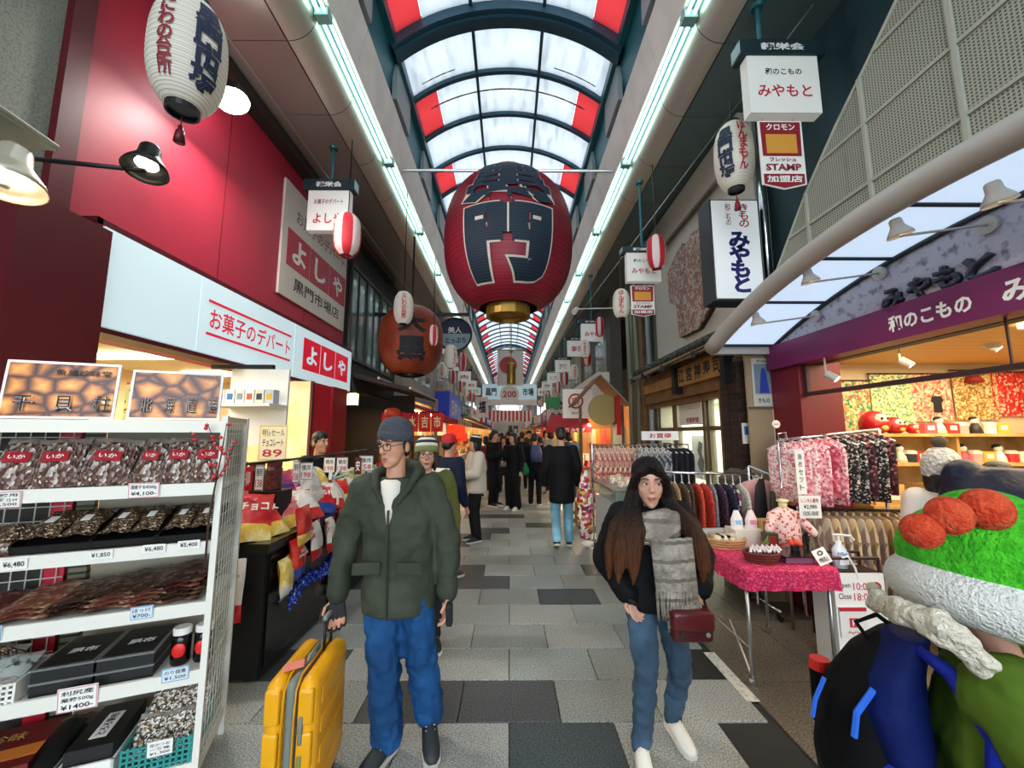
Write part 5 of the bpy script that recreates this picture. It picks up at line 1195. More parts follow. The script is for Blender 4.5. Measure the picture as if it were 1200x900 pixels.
q = MB(); q.bb((1.92, 2.9, bz + .045), (2.2, 3.14, bz + .052)); q.build('tray', mat('black_gloss', '#0a0a0b', .2), t)
# small shirt on a form
t = thing('shirt_form', 'small pink floral shirt on a display form standing on the pink table', 'display form', (2.2, 3.25, bz))
q = MB(); q.loft([((2.19, 3.28, bz), .10, .06), ((2.19, 3.28, bz + .12), .115, .065), ((2.18, 3.28, bz + .24), .12, .065), ((2.18, 3.28, bz + .30), .08, .05), ((2.18, 3.28, bz + .32), .035, .03)], 18); q.cap((2.08, 3.27, bz + .26), (2.03, 3.24, bz + .16), .035, .03); q.cap((2.28, 3.27, bz + .26), (2.36, 3.22, bz + .14), .035, .032); q.build('shirt', cellmat('shirt_floral', ['#f0c4b8', '#f4d2c8', '#f0c4b8', '#c9564a', '#f2ccc0'], 60, .8), t, True)
q = MB(); q.cyl((2.18, 3.28, bz + .3), (2.18, 3.28, bz + .36), .03, n=12); q.ell((2.18, 3.28, bz + .37), (.045, .045, .016)); q.build('neck_cap', mat('form_cream', '#e0cf9a', .5), t, True)
card('tilted white card with a black round face mark on the pink table', (2.17, 2.90, bz + .055), (Vector((.93, .1, .3))).normalized(), lean(Vector((.93, .1, .3)).normalized(), Vector((-.3, 0, .93)), .35), .1, .1, [('◎', .45), ('撮影禁止', .7)], name='notice_card', cat='notice card', group=None)
# grey bolster and garments at the back of the table
q = MB(); q.cap((1.62, 3.56, bz + .05), (1.86, 3.58, bz + .05), .045, .045, 10); single('rolled_cloth', q, mat('roll_grey', '#a9a4a0', .8, b=(30, .4)), 'rolled grey cloth at the far left end of the pink table', 'rolled cloth', smooth=True)
# ---- opening hours box with sanitizer
t = thing('notice_box', 'white box sign with opening hours beside the pink table', 'sign', (2.45, 3.05, 0))
q = MB(); q.bb((2.30, 2.98, .02), (2.66, 3.2, .66)); q.build('box', m_card, t)
txt('Open', t, m_ink, (2.37, 2.98, .58), EX, EZ, (.09, .045), bold=.01); txt('Close', t, m_ink, (2.37, 2.98, .51), EX, EZ, (.09, .04), bold=.01); txt('10:00', t, m_redink, (2.5, 2.98, .575), EX, EZ, (.13, .05), bold=.005); txt('18:00', t, m_redink, (2.5, 2.98, .505), EX, EZ, (.13, .05), bold=.005)
q = MB(); q.cyl((2.6, 2.979, .57), (2.6, 2.976, .57), .035, n=18); q.build('seal', mat('seal_red', '#b5282a', .5), t)
q = MB(); q.bb((2.31, 2.965, .24), (2.5, 2.978, .44)); q.build('pay_sticker', m_white, t); q = MB(); q.bb((2.31, 2.963, .415), (2.5, 2.966, .44)); q.build('sticker_band', m_redink, t); q = MB(); q.bb((2.375, 2.962, .31), (2.435, 2.966, .37)); q.build('pay_logo', m_redink, t)
txt('P', t, m_card, (2.405, 2.962, .34), EX, EZ, (.03, .04), bold=.03); txt('PayPay', t, m_redink, (2.405, 2.965, .275), EX, EZ, (.09, .02), bold=.02)
t = thing('wire_basket', 'dark wire caddy on top of the opening hours box', 'caddy', (2.45, 3.05, .66))
q = MB(); q.tube([(2.31, 3.0, .665), (2.31, 3.0, .76), (2.65, 3.0, .76), (2.65, 3.0, .665)], .012, 6); q.tube([(2.31, 3.16, .665), (2.31, 3.16, .76), (2.65, 3.16, .76), (2.65, 3.16, .665)], .012, 6); q.bb((2.31, 3.0, .66), (2.65, 3.16, .668)); q.build('frame', mat('caddy_maroon', '#30161a', .5), t)
q = MB(); q.tube([(2.48, 2.985, .62), (2.46, 2.975, .70), (2.42, 2.98, .78), (2.38, 3.0, .76)], .008, 6); q.build('handle', m_card, t)
t = thing('sanitizer_bottle', 'white pump sanitizer bottle on the caddy beside the pink table', 'pump bottle', (2.44, 3.08, .67))
q = MB(); q.loft([((2.44, 3.08, .67), .05, .035), ((2.44, 3.08, .80), .05, .035), ((2.44, 3.08, .84), .02, .018), ((2.44, 3.08, .86), .02, .018)], 16); q.build('bottle', mat('bottle_clear', '#dfe6ea', .2), t, True)
q = MB(); q.box((2.44, 3.043, .745), (.07, .006, .09)); q.build('label', mat('label_blue', '#8fb0d8', .5, n=(20, '#ffffff', .45, .5)), t)
q = MB(); q.cyl((2.44, 3.08, .86), (2.44, 3.08, .90), .012, n=8); q.tube([(2.40, 3.08, .905), (2.46, 3.07, .905), (2.52, 3.06, .90), (2.54, 3.06, .87)], .008, 6); q.build('pump', m_white, t)
# ---- rolling clothes rack behind the table
ra, rb_ = Vector((1.30, 4.1, 1.27)), Vector((2.40, 4.0, 1.25))
t = thing('clothes_rack', 'chrome rolling clothes rack of assorted garments behind the pink table', 'clothes rack', (1.9, 4.05, 0))
q = MB(); q.cyl(ra, rb_, .014, n=8); q.build('rail', m_chrome, t, True)
for p in (ra, rb_):
    q = MB(); q.cyl(p, (p.x, p.y, .08), .014, n=8); q.build('post', m_chrome, t, True); q = MB(); q.cyl((p.x, p.y - .25, .08), (p.x, p.y + .25, .08), .014, n=8); q.build('foot', m_chrome, t, True)
    for s_ in (-1, 1):
        q = MB(); q.cyl((p.x - .012, p.y + s_ * .24, .035), (p.x + .012, p.y + s_ * .24, .035), .035, n=12); q.build('caster', m_black, t)
gcols = [('cream', '#d8cdb8'), ('black', '#17161a'), ('black', '#1a181c'), ('black', '#121214'), ('tan', '#b08a64'), ('brown', '#5a4230'), ('brown', '#4a3628'), ('orange red', '#d2472c'), ('orange red', '#c43e28'), ('grey', '#8a8a90'), ('plum', '#4a2a3a'), ('navy', '#23283c'), ('floral', None), ('cream', '#e0d6c4')]
for i, (d, c) in enumerate(gcols):
    m_ = cellmat('garment_floral', ['#2a2030', '#3c2c3c', '#d8c8c8', '#8a3a4a'], 36, .8) if c is None else mat('cloth_' + c[1:], c, .85, b=(14, .4, 'wave'))
    hang('%s garment, %s from the left on the rolling clothes rack' % (d, NUM[i]), ra.lerp(rb_, .06 + .82 * i / 13), -.25 + .1 * (i % 3), .42, .62 + .06 * (i % 3), .08, m_, 'garments on the rolling rack', i + 50, .10)
hang('pink jacket hung at the right end of the rolling clothes rack', rb_ + Vector((.02, -.05, 0)), .9, .34, .46, .14, mat('jacket_pink', '#e2a3a0', .85, b=(12, .4)), None, 70, .04)
q = MB(); a_, b__ = Vector((2.35, 4.0, 1.33)), Vector((2.62, 3.75, 1.18)); q.cyl(a_, b__, .013, n=8); q.cyl(b__, (b__.x, b__.y, .05), .013, n=8); q.cyl(a_, (a_.x, a_.y, .05), .013, n=8); single('garment_rail', q, m_chrome, 'short sloping chrome rail beside the brick pillar', 'clothes rail')
hang('dark olive coat hung on the short sloping rail by the brick pillar', Vector((2.52, 3.84, 1.22)), -.8, .5, .8, .14, mat('coat_olive', '#37332b', .85, b=(12, .4)), None, 71, .04)
hang('second dark coat hung behind the olive one by the brick pillar', Vector((2.43, 3.93, 1.26)), -.8, .46, .78, .12, mat('coat_black', '#211f1f', .85, b=(12, .4)), None, 72, .04)
# ================================================================== the great lantern
LC = Vector((-.02, 5.92, 4.56)); LR, LH = .985, 1.03
m_giant = mat('giant_red', '#9c1530', .5, n=(2, '#7d1029', .4, .7), st_=(29, '#6a0d22', 2, .22)); m_brass = mat('brass', '#b08a3a', .35, .55, n=(4, '#8a6a2a', .4, .7)); m_bigink = mat('big_ink', '#0b2033', .7, st_=(29, '#23394a', 2, .22)); m_outline = mat('outline_cream', '#d9cfc0', .6)
big = lantern('giant red paper lantern with black characters hanging in the middle of the arcade', LC, LR, LH, [('黒', m_bigink, 0, 1.36, .72, .52, .06, m_outline, .02), ('門', m_bigink, 0, 1.26, .98, -.37, .098, m_outline, .028)], m_brass, [m_giant], None, 'giant_lantern', ribs=30, capr=.34, caph=.16, n=56, wt=26, p=2.5)
def on_lantern(x, z, eps):
    r = lantern_r(z, LH, LR, 2.5) + eps; a_ = x / LR - PI / 2; return Vector((LC.x + r * math.cos(a_), LC.y + r * math.sin(a_), LC.z + z))
for x0, x1, z0, z1, eps, m_, nm in ((-.16, .16, -.30, .10, .011, m_bigink, 'letter_fill'), (-.012, .012, -.30, .10, .015, m_outline, 'letter_line'), (-.45, -.33, -.10, -.05, .016, m_outline, 'letter_line'), (.33, .45, -.10, -.05, .016, m_outline, 'letter_line')):
    q = MB(); q.surf(lambda u, v: on_lantern(x0 + (x1 - x0) * u, z0 + (z1 - z0) * v, eps), 6, 14); q.build(nm, m_, big)
q = MB(); q.cyl((CX - 1.75, 5.92, 5.80), (CX + 1.75, 5.92, 5.80), .025, n=8); q.build('hanging_bar', m_steel, big)
for s_ in (-1, 1): q = MB(); q.cyl((s_ * .2, 5.92, 5.72), (s_ * .2, 5.92, 5.80), .02, n=6); q.build('hook', m_steel, big)

# ================================================================== left side beyond the sweet shop
m_darkfac = mat('dark_facade', '#26272a', .6); m_glassdk = mat('window_glass', '#5d6f6a', .12, .0, n=(1.5, '#93a8a2', .45, .65)); m_alu = mat('alu_frame', '#3b3f40', .4, .5)
q = MB(); q.bb((-3.15, 6.96, 2.5), (-2.95, 10.2, ZS)); struct('wall_left_dark', q, m_darkfac)
for i, (y0, y1) in enumerate(((7.15, 7.95), (8.05, 8.8), (8.95, 9.8))):
    w_ = MB(); w_.bb((-2.95, y0, 3.05), (-2.935, y1, 4.75)); wo = struct('window_%d' % (i + 1), w_, m_glassdk)
    for a, b in (((-2.96, y0 - .05, 3.0), (-2.9, y0, 4.8)), ((-2.96, y1, 3.0), (-2.9, y1 + .05, 4.8)), ((-2.96, y0, 3.0), (-2.9, y1, 3.06)), ((-2.96, y0, 4.74), (-2.9, y1, 4.8)), ((-2.955, (y0 + y1) / 2 - .02, 3.05), (-2.91, (y0 + y1) / 2 + .02, 4.75))):
        q = MB(); q.bb(a, b); q.build('window_frame', m_alu, wo)
q = MB(); q.tube([(-2.86, 7.0, 4.9), (-2.86, 7.0, 3.3), (-2.8, 7.05, 2.6), (-2.7, 7.1, 2.2)], .035, 8); single('drain_pipe', q, mat('pipe_dark', '#35332f', .5), 'dark bent pipe beside the end of the white shop sign', 'pipe', smooth=True)
# awning with pale bars
aw = thing('awning', 'dark brown slatted awning with pale front bars beyond the sweet shop', 'awning', (-2.4, 8.3, 2.3))
q = MB(); q.hexa([(-2.95, 7.05, 2.72), (-1.75, 7.05, 2.42), (-1.75, 9.5, 2.42), (-2.95, 9.5, 2.72), (-2.95, 7.05, 2.76), (-1.75, 7.05, 2.46), (-1.75, 9.5, 2.46), (-2.95, 9.5, 2.76)]); q.build('canopy', mat('awning_brown', '#2c2320', .7), aw)
for y in (7.1, 7.7, 8.3, 8.9, 9.45):
    q = MB(); q.hexa([(-2.95, y, 2.69), (-1.75, y, 2.39), (-1.75, y + .05, 2.39), (-2.95, y + .05, 2.69), (-2.95, y, 2.72), (-1.75, y, 2.42), (-1.75, y + .05, 2.42), (-2.95, y + .05, 2.72)]); q.build('rafter', mat('rafter_brown', '#4a3c32', .6), aw)
for x, z in ((-1.74, 2.44), (-2.3, 2.62)): q = MB(); q.cyl((x, 7.0, z), (x, 9.6, z), .022, n=8); q.build('bar', mat('bar_pale', '#b8b6ae', .4, .4), aw)
q = MB(); q.cyl((-1.74, 9.55, 2.44), (-1.74, 9.55, 0), .04, n=8); q.build('post', mat('post_beige', '#8f8a7a', .6), aw)
p = PY(413, 468, 6.95); q = MB(); q.box(p, (.16, .12, .2)); q.mat(1).box(p + Vector((0, 0, .11)), (.19, .15, .02)); q.box(p - Vector((0, 0, .11)), (.19, .15, .02)); single('box_lamp', q, [mat('box_lamp_glow', '#f6e8a8', .5, e=2.5), m_black], 'small glowing yellow box lamp under the awning edge', 'lamp')
# dark wooden shop inside
q = MB(); q.bb((-4.6, 6.98, 0), (-4.5, 10.2, 2.6)); q.bb((-4.6, 10.1, 0), (-2.4, 10.2, 2.6)); struct('wall_shop_dark', q, mat('wood_dark_wall', '#33271e', .7, st_=(5, '#1f1712', 1, .08)))
area_light('dark_shop_light', (-3.2, 8.6, 2.3), (.8, 1.6), 16, (1, .7, .4))
for i in range(6):
    q = MB(); x = -3.05 + .28 * i; q.box((x, 9.9, .802), (.22, .05, 1.6)); q.mat(1).box((x, 9.868, 1.1), (.1, .012, .7)); single('wooden_plaque', q, [mat('plaque_wood', '#7a5a36', .6, n=(8, '#5d4226', .4, .6)), mat('plaque_pale', '#b89a6a', .6)], '%s wooden plaque from the left in the dark shop' % NUM[i], 'plaque', 'wooden plaques in the dark shop')
q = MB(); q.bb((-2.7, 8.4, 0), (-1.8, 9.4, .8)); q.mat(1).bb((-2.7, 8.4, .8), (-1.78, 9.4, .85)); single('shop_counter', q, [mat('counter_wood', '#5a4128', .6), mat('counter_top', '#8a6a44', .5)], 'wooden counter of the dark shop behind the walking man', 'counter')
nr = thing('noren_curtain', 'short red shop curtain with cream symbols beyond the dark shop', 'curtain', (-1.95, 8.5, 1.8))
a, b = PY(447, 506, 8.3), PY(520, 483, 8.3)
for i in range(5):
    x0 = a.x + (b.x - a.x) * i / 5; x1 = a.x + (b.x - a.x) * (i + 1) / 5
    q = MB(); q.surf(lambda u, v: (x0 + (x1 - x0 - .01) * u, 8.3 + .02 * math.sin(u * 6), a.z + (b.z - a.z) * v), 6, 2); q.build('panel', mat('noren_red', '#d3151c', .7), nr)
    txt('大丸水吉市'[i], nr, mat('noren_cream', '#f0d9a0', .7), ((x0 + x1) / 2, 8.27, (a.z + b.z) / 2), EX, EZ, ((x1 - x0) * .55, (b.z - a.z) * .6), bold=.02)
q = MB(); q.cyl((a.x - .05, 8.3, b.z), (b.x + .05, 8.3, b.z), .015, n=6); q.build('rod', m_blackm, nr)
p = PY(460, 484, 8.1); lantern('small orange red lantern left of the red curtain', p, .16, .1, (), m_black, [mat('lantern_orange', '#b03a1a', .6, e=.1)], None, ribs=6, capr=.4, caph=.02, n=18)
# big orange lantern
m_orange = mat('orange_paper', '#84301a', .45, n=(2.5, '#a84c26', .4, .65), st_=(30, '#5d2010', 2, .2))
lantern('big orange brown lantern with black characters hanging over the left shops', PY(482, 400, 7.3), .585, .63, [('大', m_ink, .25, .5, .36, .22, .05), ('黒', m_ink, .25, .56, .42, -.24, .05)], m_black, [m_orange], None, 'big_lantern', ribs=24, capr=.3, caph=.05, n=40, wt=10, cord=ZS)
lantern('white lantern with red characters in front of the big orange lantern', PY(473, 361, 6.2), .155, .26, [('なにわの台所', m_redink, .3, .085, .42, 0, .02)], m_black, [m_paper], None, ribs=12, capr=.4, caph=.02, cord=5.65)
striped('red and white striped lantern on the right flank of the big orange lantern', PY(508, 393, 6.5), .078, .17)
t = thing('round_sign', 'round navy and grey shop sign projecting beside the orange lantern', 'shop sign', PY(533, 418, 8.5)); c = PY(533, 392, 8.5)
q = MB(); q.cyl(c, c + Vector((0, .12, 0)), .36, n=36); q.build('disc', mat('sign_greyblue', '#8fa4ad', .5), t)
q = MB(); q.prism([(.34 * math.cos(a_), .34 * math.sin(a_)) for a_ in [PI * i / 18 for i in range(19)]], c + Vector((0, -.001, .02)), EX, EZ, .004); q.build('upper_field', m_navy, t)
q = MB(); q.tube([c + Vector((.36 * math.cos(2 * PI * k / 36), -.01, .36 * math.sin(2 * PI * k / 36))) for k in range(36)], .022, 6, closed=True); q.build('rim', m_navy, t)
txt('とっぷり', t, m_navy, c + Vector((.02, -.006, -.13)), EX, EZ, (.44, .13), bold=.03); txt('美人', t, m_card, c + Vector((0, -.006, .1)), EX, EZ, (.3, .14), bold=.02)
q = MB(); q.bb((-2.95, 8.48, c.z + .42), (c.x + .3, 8.56, c.z + .48)); q.build('bracket', m_blackm, t)
lantern('white lantern beneath the round navy sign', PY(528, 418, 8.0), .135, .24, [('ほんまもん', m_redink, .8, .06, .34, 0, .02)], m_black, [m_paper], None, ribs=10, capr=.4, caph=.02)
striped('striped lantern just right of the white lantern under the round sign', PY(542, 424, 9.4), .10, .22)

# ================================================================== right side beyond the kimono accessory shop
m_whitewall = mat('white_tile_wall', '#cfcdc4', .6, st_=(9, '#b5b3aa', 2, .04)); m_beige = mat('beige_bulkhead', '#a8a292', .5)
q = MB(); q.bb((2.75, 4.2, 2.5), (2.9, 7.3, ZS)); struct('wall_right_white', q, m_whitewall)
q = MB(); q.bb((2.62, 4.2, 4.95), (2.75, 8.2, 5.33)); q.bb((2.62, 4.2, 4.86), (2.66, 8.2, 4.95)); struct('trim_bulkhead', q, m_beige)
# projecting vertical sign
a, b = PY(838, 352, 4.05), PY(888, 234, 4.05)
t = thing('projecting_sign', 'tall white vertical sign with blue lettering projecting above the canopy tip', 'shop sign', ((a.x + b.x) / 2, 4.05, a.z))
q = MB(); q.bb((a.x, 4.05, a.z), (b.x, 4.3, b.z)); q.build('box', mat('sign_side_dark', '#2b3338', .5), t)
q = MB(); q.bb((a.x + .02, 4.035, a.z + .02), (b.x - .02, 4.05, b.z - .02)); q.build('face', mat('sign_face_pale', '#d3d8da', .45, e=.25), t)
cx = (a.x + b.x) / 2; hh = b.z - a.z
txt('みやもと', t, mat('ink_blue', '#1b1f6e', .5), (cx + .02, 4.035, a.z + hh * .37), EX, EZ, ((b.x - a.x) * .44, hh * .6), bold=.05, vert=True); txt('きもの', t, m_redink, (cx + .09, 4.035, a.z + hh * .83), EX, EZ, ((b.x - a.x) * .2, hh * .24), bold=.02, vert=True); txt('和こもの', t, m_wine, (cx - .08, 4.035, a.z + hh * .84), EX, EZ, ((b.x - a.x) * .11, hh * .22), bold=.01, vert=True)
for i, px in enumerate((893, 899)):
    p0 = PY(px, 230, 4.15); q = MB(); q.cyl((p0.x, 4.15 + .05 * i, 2.6), (p0.x, 4.15 + .05 * i, ZS), .04 - .012 * i, n=10); single('steel_pipe', q, m_chrome, ('thick', 'thin')[i] + ' steel pipe running up beside the projecting sign', 'pipe', smooth=True)
# hanging signs, pennants, lanterns on the right
def pennant(label, c, w_, h_, Y):
    t = thing('pennant_sign', label, 'sign', (c.x, Y, c.z - h_ / 2), group='red pennant signs')
    o_ = Vector((c.x, Y, c.z)); sh_ = [(-w_ / 2, h_ / 2), (-w_ / 2, -h_ * .43), (0, -h_ / 2), (w_ / 2, -h_ * .43), (w_ / 2, h_ / 2)]
    q = MB(); q.prism(sh_, o_, EX, EZ, .012); q.build('board', m_card, t)
    q = MB(); q.prism([(x * .92, y * .96) for x, y in sh_[:1]] + [(-w_ * .44, -h_ * .02), (w_ * .44, -h_ * .02), (w_ * .46, h_ * .48)], o_ + Vector((0, -.0125, 0)), EX, EZ, .002); q.build('upper_field', mat('pennant_wine', '#8f1226', .5), t)
    q = MB(); q.prism([(-w_ * .46, -h_ * .28), (-w_ * .46, -h_ * .42), (0, -h_ * .485), (w_ * .46, -h_ * .42), (w_ * .46, -h_ * .28)], o_ + Vector((0, -.0125, 0)), EX, EZ, .002); q.build('lower_field', MATS['pennant_wine'], t)
    q = MB(); q.panel(o_ + Vector((0, -.0145, h_ * .16)), EX, EZ, w_ * .7, h_ * .28, .001); q.build('plain_patch', mat('pennant_amber', '#dd9a3c', .5), t)
    for s_, z, hh, im, fw in (('クロモン', .405, .10, m_card, .66), ('フレッシュ', -.075, .06, m_wine, .6), ('STAMP', -.185, .1, m_wine, .8), ('加盟店', -.355, .1, m_card, .8)):
        txt(s_, t, im, o_ + Vector((0, -.0155, h_ * z)), EX, EZ, (w_ * fw, h_ * hh), bold=.03)
    for s_ in (-1, 1): q = MB(); q.cyl((c.x + s_ * w_ * .35, Y, c.z + h_ / 2), (c.x + s_ * w_ * .35, Y, c.z + h_ / 2 + .03), .004, n=5); q.build('link', m_steel, t)
a, b = PY(876, 137, 3.1), PY(952, 72, 3.1)
hang_sign('large white hanging sign with red lettering at the upper right', a.x, b.x, a.z, b.z, 3.1, [('和のこもの', .72, .12, m_ink, .52), ('みやもと', .38, .22, m_redink, .76)], hz=.14, rodx=a.x + .16)
c = (PY(886, 140, 3.1) + PY(946, 226, 3.1)) / 2
pennant('large red and white pennant sign below the upper right hanging sign', c, .37, .62, 3.1)
lantern('white paper lantern with red and black characters beside the upper right pennant', PY(860, 184, 3.55), .175, .33, [('黒門市場', m_navy, -.95, .15, .5, -.02, .05), ('ほんまもん', m_redink, -.05, .085, .5, .02, .025)], m_black, [m_paper], ribs=18, capr=.42, caph=.04, n=32, cord=4.9, tassel=m_wine)
a, b = PY(734, 331, 5.6), PY(772, 298, 5.6)
hang_sign('mid-sized white hanging sign with red lettering left of the kimono board', a.x, b.x, a.z, b.z, 5.6, [('和のこもの', .72, .12, m_ink, .6), ('みやもと', .36, .2, m_redink, .72)], hz=.09)
pennant('small red pennant sign below the second right hanging sign', PY(753, 353, 5.6), .34, .46, 5.6)
lantern('white lantern with red characters left of the small pennant', PY(728, 356, 5.9), .13, .22, [('ほんまもん', m_redink, -.25, .085, .36, 0, .02)], m_black, [m_paper], None, ribs=12, capr=.4, caph=.02, cord=4.5)
striped('red and white striped lantern overlapping the second right hanging sign', PY(769, 296, 5.2), .125, .235)
a, b = PY(681, 400, 9.2), PY(706, 380, 9.2)
hang_sign('distant white hanging sign on the right of the arcade', a.x, b.x, a.z, b.z, 9.2, [('みやげ', .4, .3, m_redink, .7)], hz=.09)
striped('red and white striped lantern beside the distant right hanging sign', PY(703, 383, 8.8), .10, .22)
lantern('small white lantern below the distant right hanging sign', PY(686, 409, 9.0), .11, .2, [('ほんまもん', m_redink, -.25, .07, .3, 0, .02)], m_black, [m_paper], None, ribs=10, capr=.4, caph=.02)
q = MB(); q.cyl((2.6, 3.0, 5.3), (1.25, 12, 4.1), .007, n=5); single('cable', q, m_steel, 'pale cable slung along the right side below the soffit', 'cable')
p = PY(676, 362, 7.6); q = MB(); q.cyl(p, p + Vector((-.08, -.12, -.1)), .045, .055, n=10); q.cyl(p, (2.66, 7.5, p.z), .012, n=6); single('spotlight', q, m_card, 'small white spotlight on a bar at the right cornice', 'spotlight')
# kimono-shaped board
kb = thing('kimono_board', 'weathered kimono-shaped board with cherry pattern on the white wall', 'wall sign', (2.7, 5.7, 3.1))
Yc = 5.72; poly = [(-.42, 3.14), (-.46, 3.7), (-.54, 3.72), (-.72, 3.80), (-.74, 4.32), (-.40, 4.50), (-.14, 4.56), (-.1, 4.50), (.1, 4.50), (.14, 4.56), (.40, 4.52), (.74, 4.46), (.72, 3.92), (.5, 3.80), (.44, 3.72), (.54, 3.3), (.2, 3.12)]
q = MB(); q.prism([(x, z) for x, z in poly][::1], (2.69, Yc, 0), -EY, EZ, .03); q.build('face', cellmat('kimono_print', ['#9a8478', '#b59a8c', '#a8786e', '#c9b8aa', '#8a6a60', '#a06460', '#b8aca0'], 26, .7), kb)
q = MB(); q.prism([(x * 1.03, z) for x, z in poly], (2.745, Yc - .0, 0), -EY, EZ, .05); q.build('side', mat('board_edge', '#3a302a', .7), kb)
# tiled eave
ev = thing('tiled_eave', 'grey tiled eave over the wooden sushi shop front', 'eave', (2.5, 5.9, 2.7))
q = MB(); q.hexa([(2.33, 4.35, 2.66), (2.75, 4.35, 2.86), (2.75, 7.4, 2.86), (2.33, 7.4, 2.66), (2.33, 4.35, 2.70), (2.75, 4.35, 2.90), (2.75, 7.4, 2.90), (2.33, 7.4, 2.70)]); q.build('roof_bed', mat('eave_grey', '#a8a498', .7), ev)
m_tile = mat('roof_tile', '#2f3a38', .45)
for i in range(17):
    y = 4.45 + .18 * i; q = MB(); q.cyl((2.30, y, 2.735), (2.76, y, 2.945), .055, n=10); q.build('roof_tile', m_tile, ev, True)
q = MB(); q.bb((2.28, 4.35, 2.62), (2.33, 7.4, 2.68)); q.build('eave_board', mat('wood_aged', '#8a7350', .7), ev)
# wooden front
wf = thing('wooden_sign', 'long wooden shop sign board with black brush characters', 'shop sign', (2.5, 5.2, 2.32))
m_signwood = mat('sign_wood', '#a87d46', .6, n=(4, '#8a6232', .4, .7)); m_oldwood = mat('old_wood', '#7d5c34', .65, n=(4, '#634626', .4, .7))
q = MB(); q.bb((2.48, 4.55, 2.33), (2.54, 5.85, 2.60)); q.build('board', m_signwood, wf)
for i, ch in enumerate('江宮神寿司'): txt(ch, wf, m_ink, (2.48, 5.72 - .25 * i, 2.47), -EY, EZ, (.19, .2), bold=.03)
for y in (4.5, 5.88): q = MB(); q.bb((2.42, y - .05, 2.22), (2.56, y + .05, 2.62)); q.build('bracket', m_blackm, wf)
q = MB(); q.bb((2.54, 4.4, 2.18), (2.75, 7.45, 2.66)); q.bb((2.6, 4.4, 2.10), (2.75, 7.45, 2.2)); struct('trim_lintel', q, m_oldwood)
q = MB(); q.bb((2.5, 5.95, 2.36), (2.54, 7.4, 2.52)); single('fascia_board', q, m_signwood, 'plain wooden fascia board left of the brush lettered sign', 'board')
bar = MB(); bar.cyl((2.28, 4.4, 2.66), (2.28, 7.3, 2.60), .012, n=6); single('lamp_bar', bar, m_blackm, 'thin black bar carrying small lamps under the tiled eave', 'bar')
for i, y in enumerate((4.75, 5.75, 6.6, 7.2)):
    bell_lamp('sign_lamp', '%s small black lamp under the tiled eave' % ORD[i], (2.28, y, 2.62), (2.24, y, 2.56), (.5, 0, -1), .05, m_blackm, 2.5, .008, 'small black lamps under the eave', plate=False)
# brick pier: laid brick by brick
pier = MB(); pier.bb((2.52, 4.37, 0), (2.76, 4.73, 2.5)); pier_o = struct('wall_brick_pier', pier, mat('mortar', '#5a4a40', .9))
bk_m = [mat('brick_%d' % i, c, .6) for i, c in enumerate(('#2b1a17', '#3a211c', '#241715'))]
bme = []
for m_ in bk_m:
    q = MB(); q.box((0, 0, 0), (.125, .022, .062)); bme.append(q.mesh('brick', m_))
bme2 = []
for m_ in bk_m:
    q = MB(); q.box((0, 0, 0), (.022, .17, .062)); bme2.append(q.mesh('brick', m_))
for j in range(34):
    z = .037 + .072 * j
    for i in range(2):
        o = bpy.data.objects.new('brick', bme[(j * 2 + i * 5 + j // 3) % 3]); col.objects.link(o); o.parent = pier_o; o.location = (2.58 + .132 * i - (.03 if j % 2 else 0), 4.362, z)
        o = bpy.data.objects.new('brick', bme2[(j + i * 2 + j // 4) % 3]); col.objects.link(o); o.parent = pier_o; o.location = (2.513, 4.46 + .18 * i, z)
q = MB(); q.bb((2.55, 4.74, 0), (2.75, 4.86, 2.2)); struct('trim_post_right', q, m_oldwood)
# poster board beside the pier
a, b = PY(882, 545, 4.19), PY(904, 415, 4.19)
q = MB(); q.bb((a.x, 4.19, 0), (2.76, 4.22, b.z)); q.mat(1).bb((a.x, 4.17, a.z + .58), (2.76, 4.19, a.z + .60)); pb = single('partition_board', q, [mat('partition_tan', '#a08a6c', .7), mat('partition_line', '#6a563c', .7)], 'tan partition board between the brick pier and the maroon pillar', 'board')
t = thing('poster', 'poster of a blue kimono figure beside the brick pier', 'poster', (a.x + .1, 4.18, 1.9)); p0, p1 = PY(884, 476, 4.18), PY(903, 420, 4.18)
q = MB(); q.bb((p0.x, 4.178, p0.z), (p1.x, 4.186, p1.z)); q.build('paper', mat('poster_paper', '#c9cdbf', .6), t)
q = MB(); q.bb((p0.x + .02, 4.174, p0.z + .13), (p1.x - .02, 4.178, p1.z - .06)); q.build('picture', mat('poster_pic', '#7a8a9a', .6), t)
cx = (p0.x + p1.x) / 2; q = MB(); q.prism([(-.05, 0), (.05, 0), (.03, .2), (.015, .26), (-.015, .26), (-.03, .2)], (cx + .01, 4.174, p0.z + .14), EX, EZ, .003); q.build('figure', mat('poster_blue', '#2b3fa0', .6), t)
txt('きもの', t, m_ink, (cx, 4.178, p0.z + .06), EX, EZ, (.12, .05), bold=.02); txt('和装', t, mat('ink_green', '#5a7a3a', .6), (cx, 4.178, p1.z - .03), EX, EZ, (.1, .035), bold=.02)
q = MB(); p0 = PY(866, 510, 4.33); q.box((2.555, 4.335, p0.z + .02), (.09, .02, .22)); q.mat(1).box((2.555, 4.323, p0.z + .05), (.06, .006, .09)); single('plate_sign', q, [m_card, mat('plate_blue', '#3a7ac0', .5)], 'small blue and white sign plate on the brick pier', 'sign')
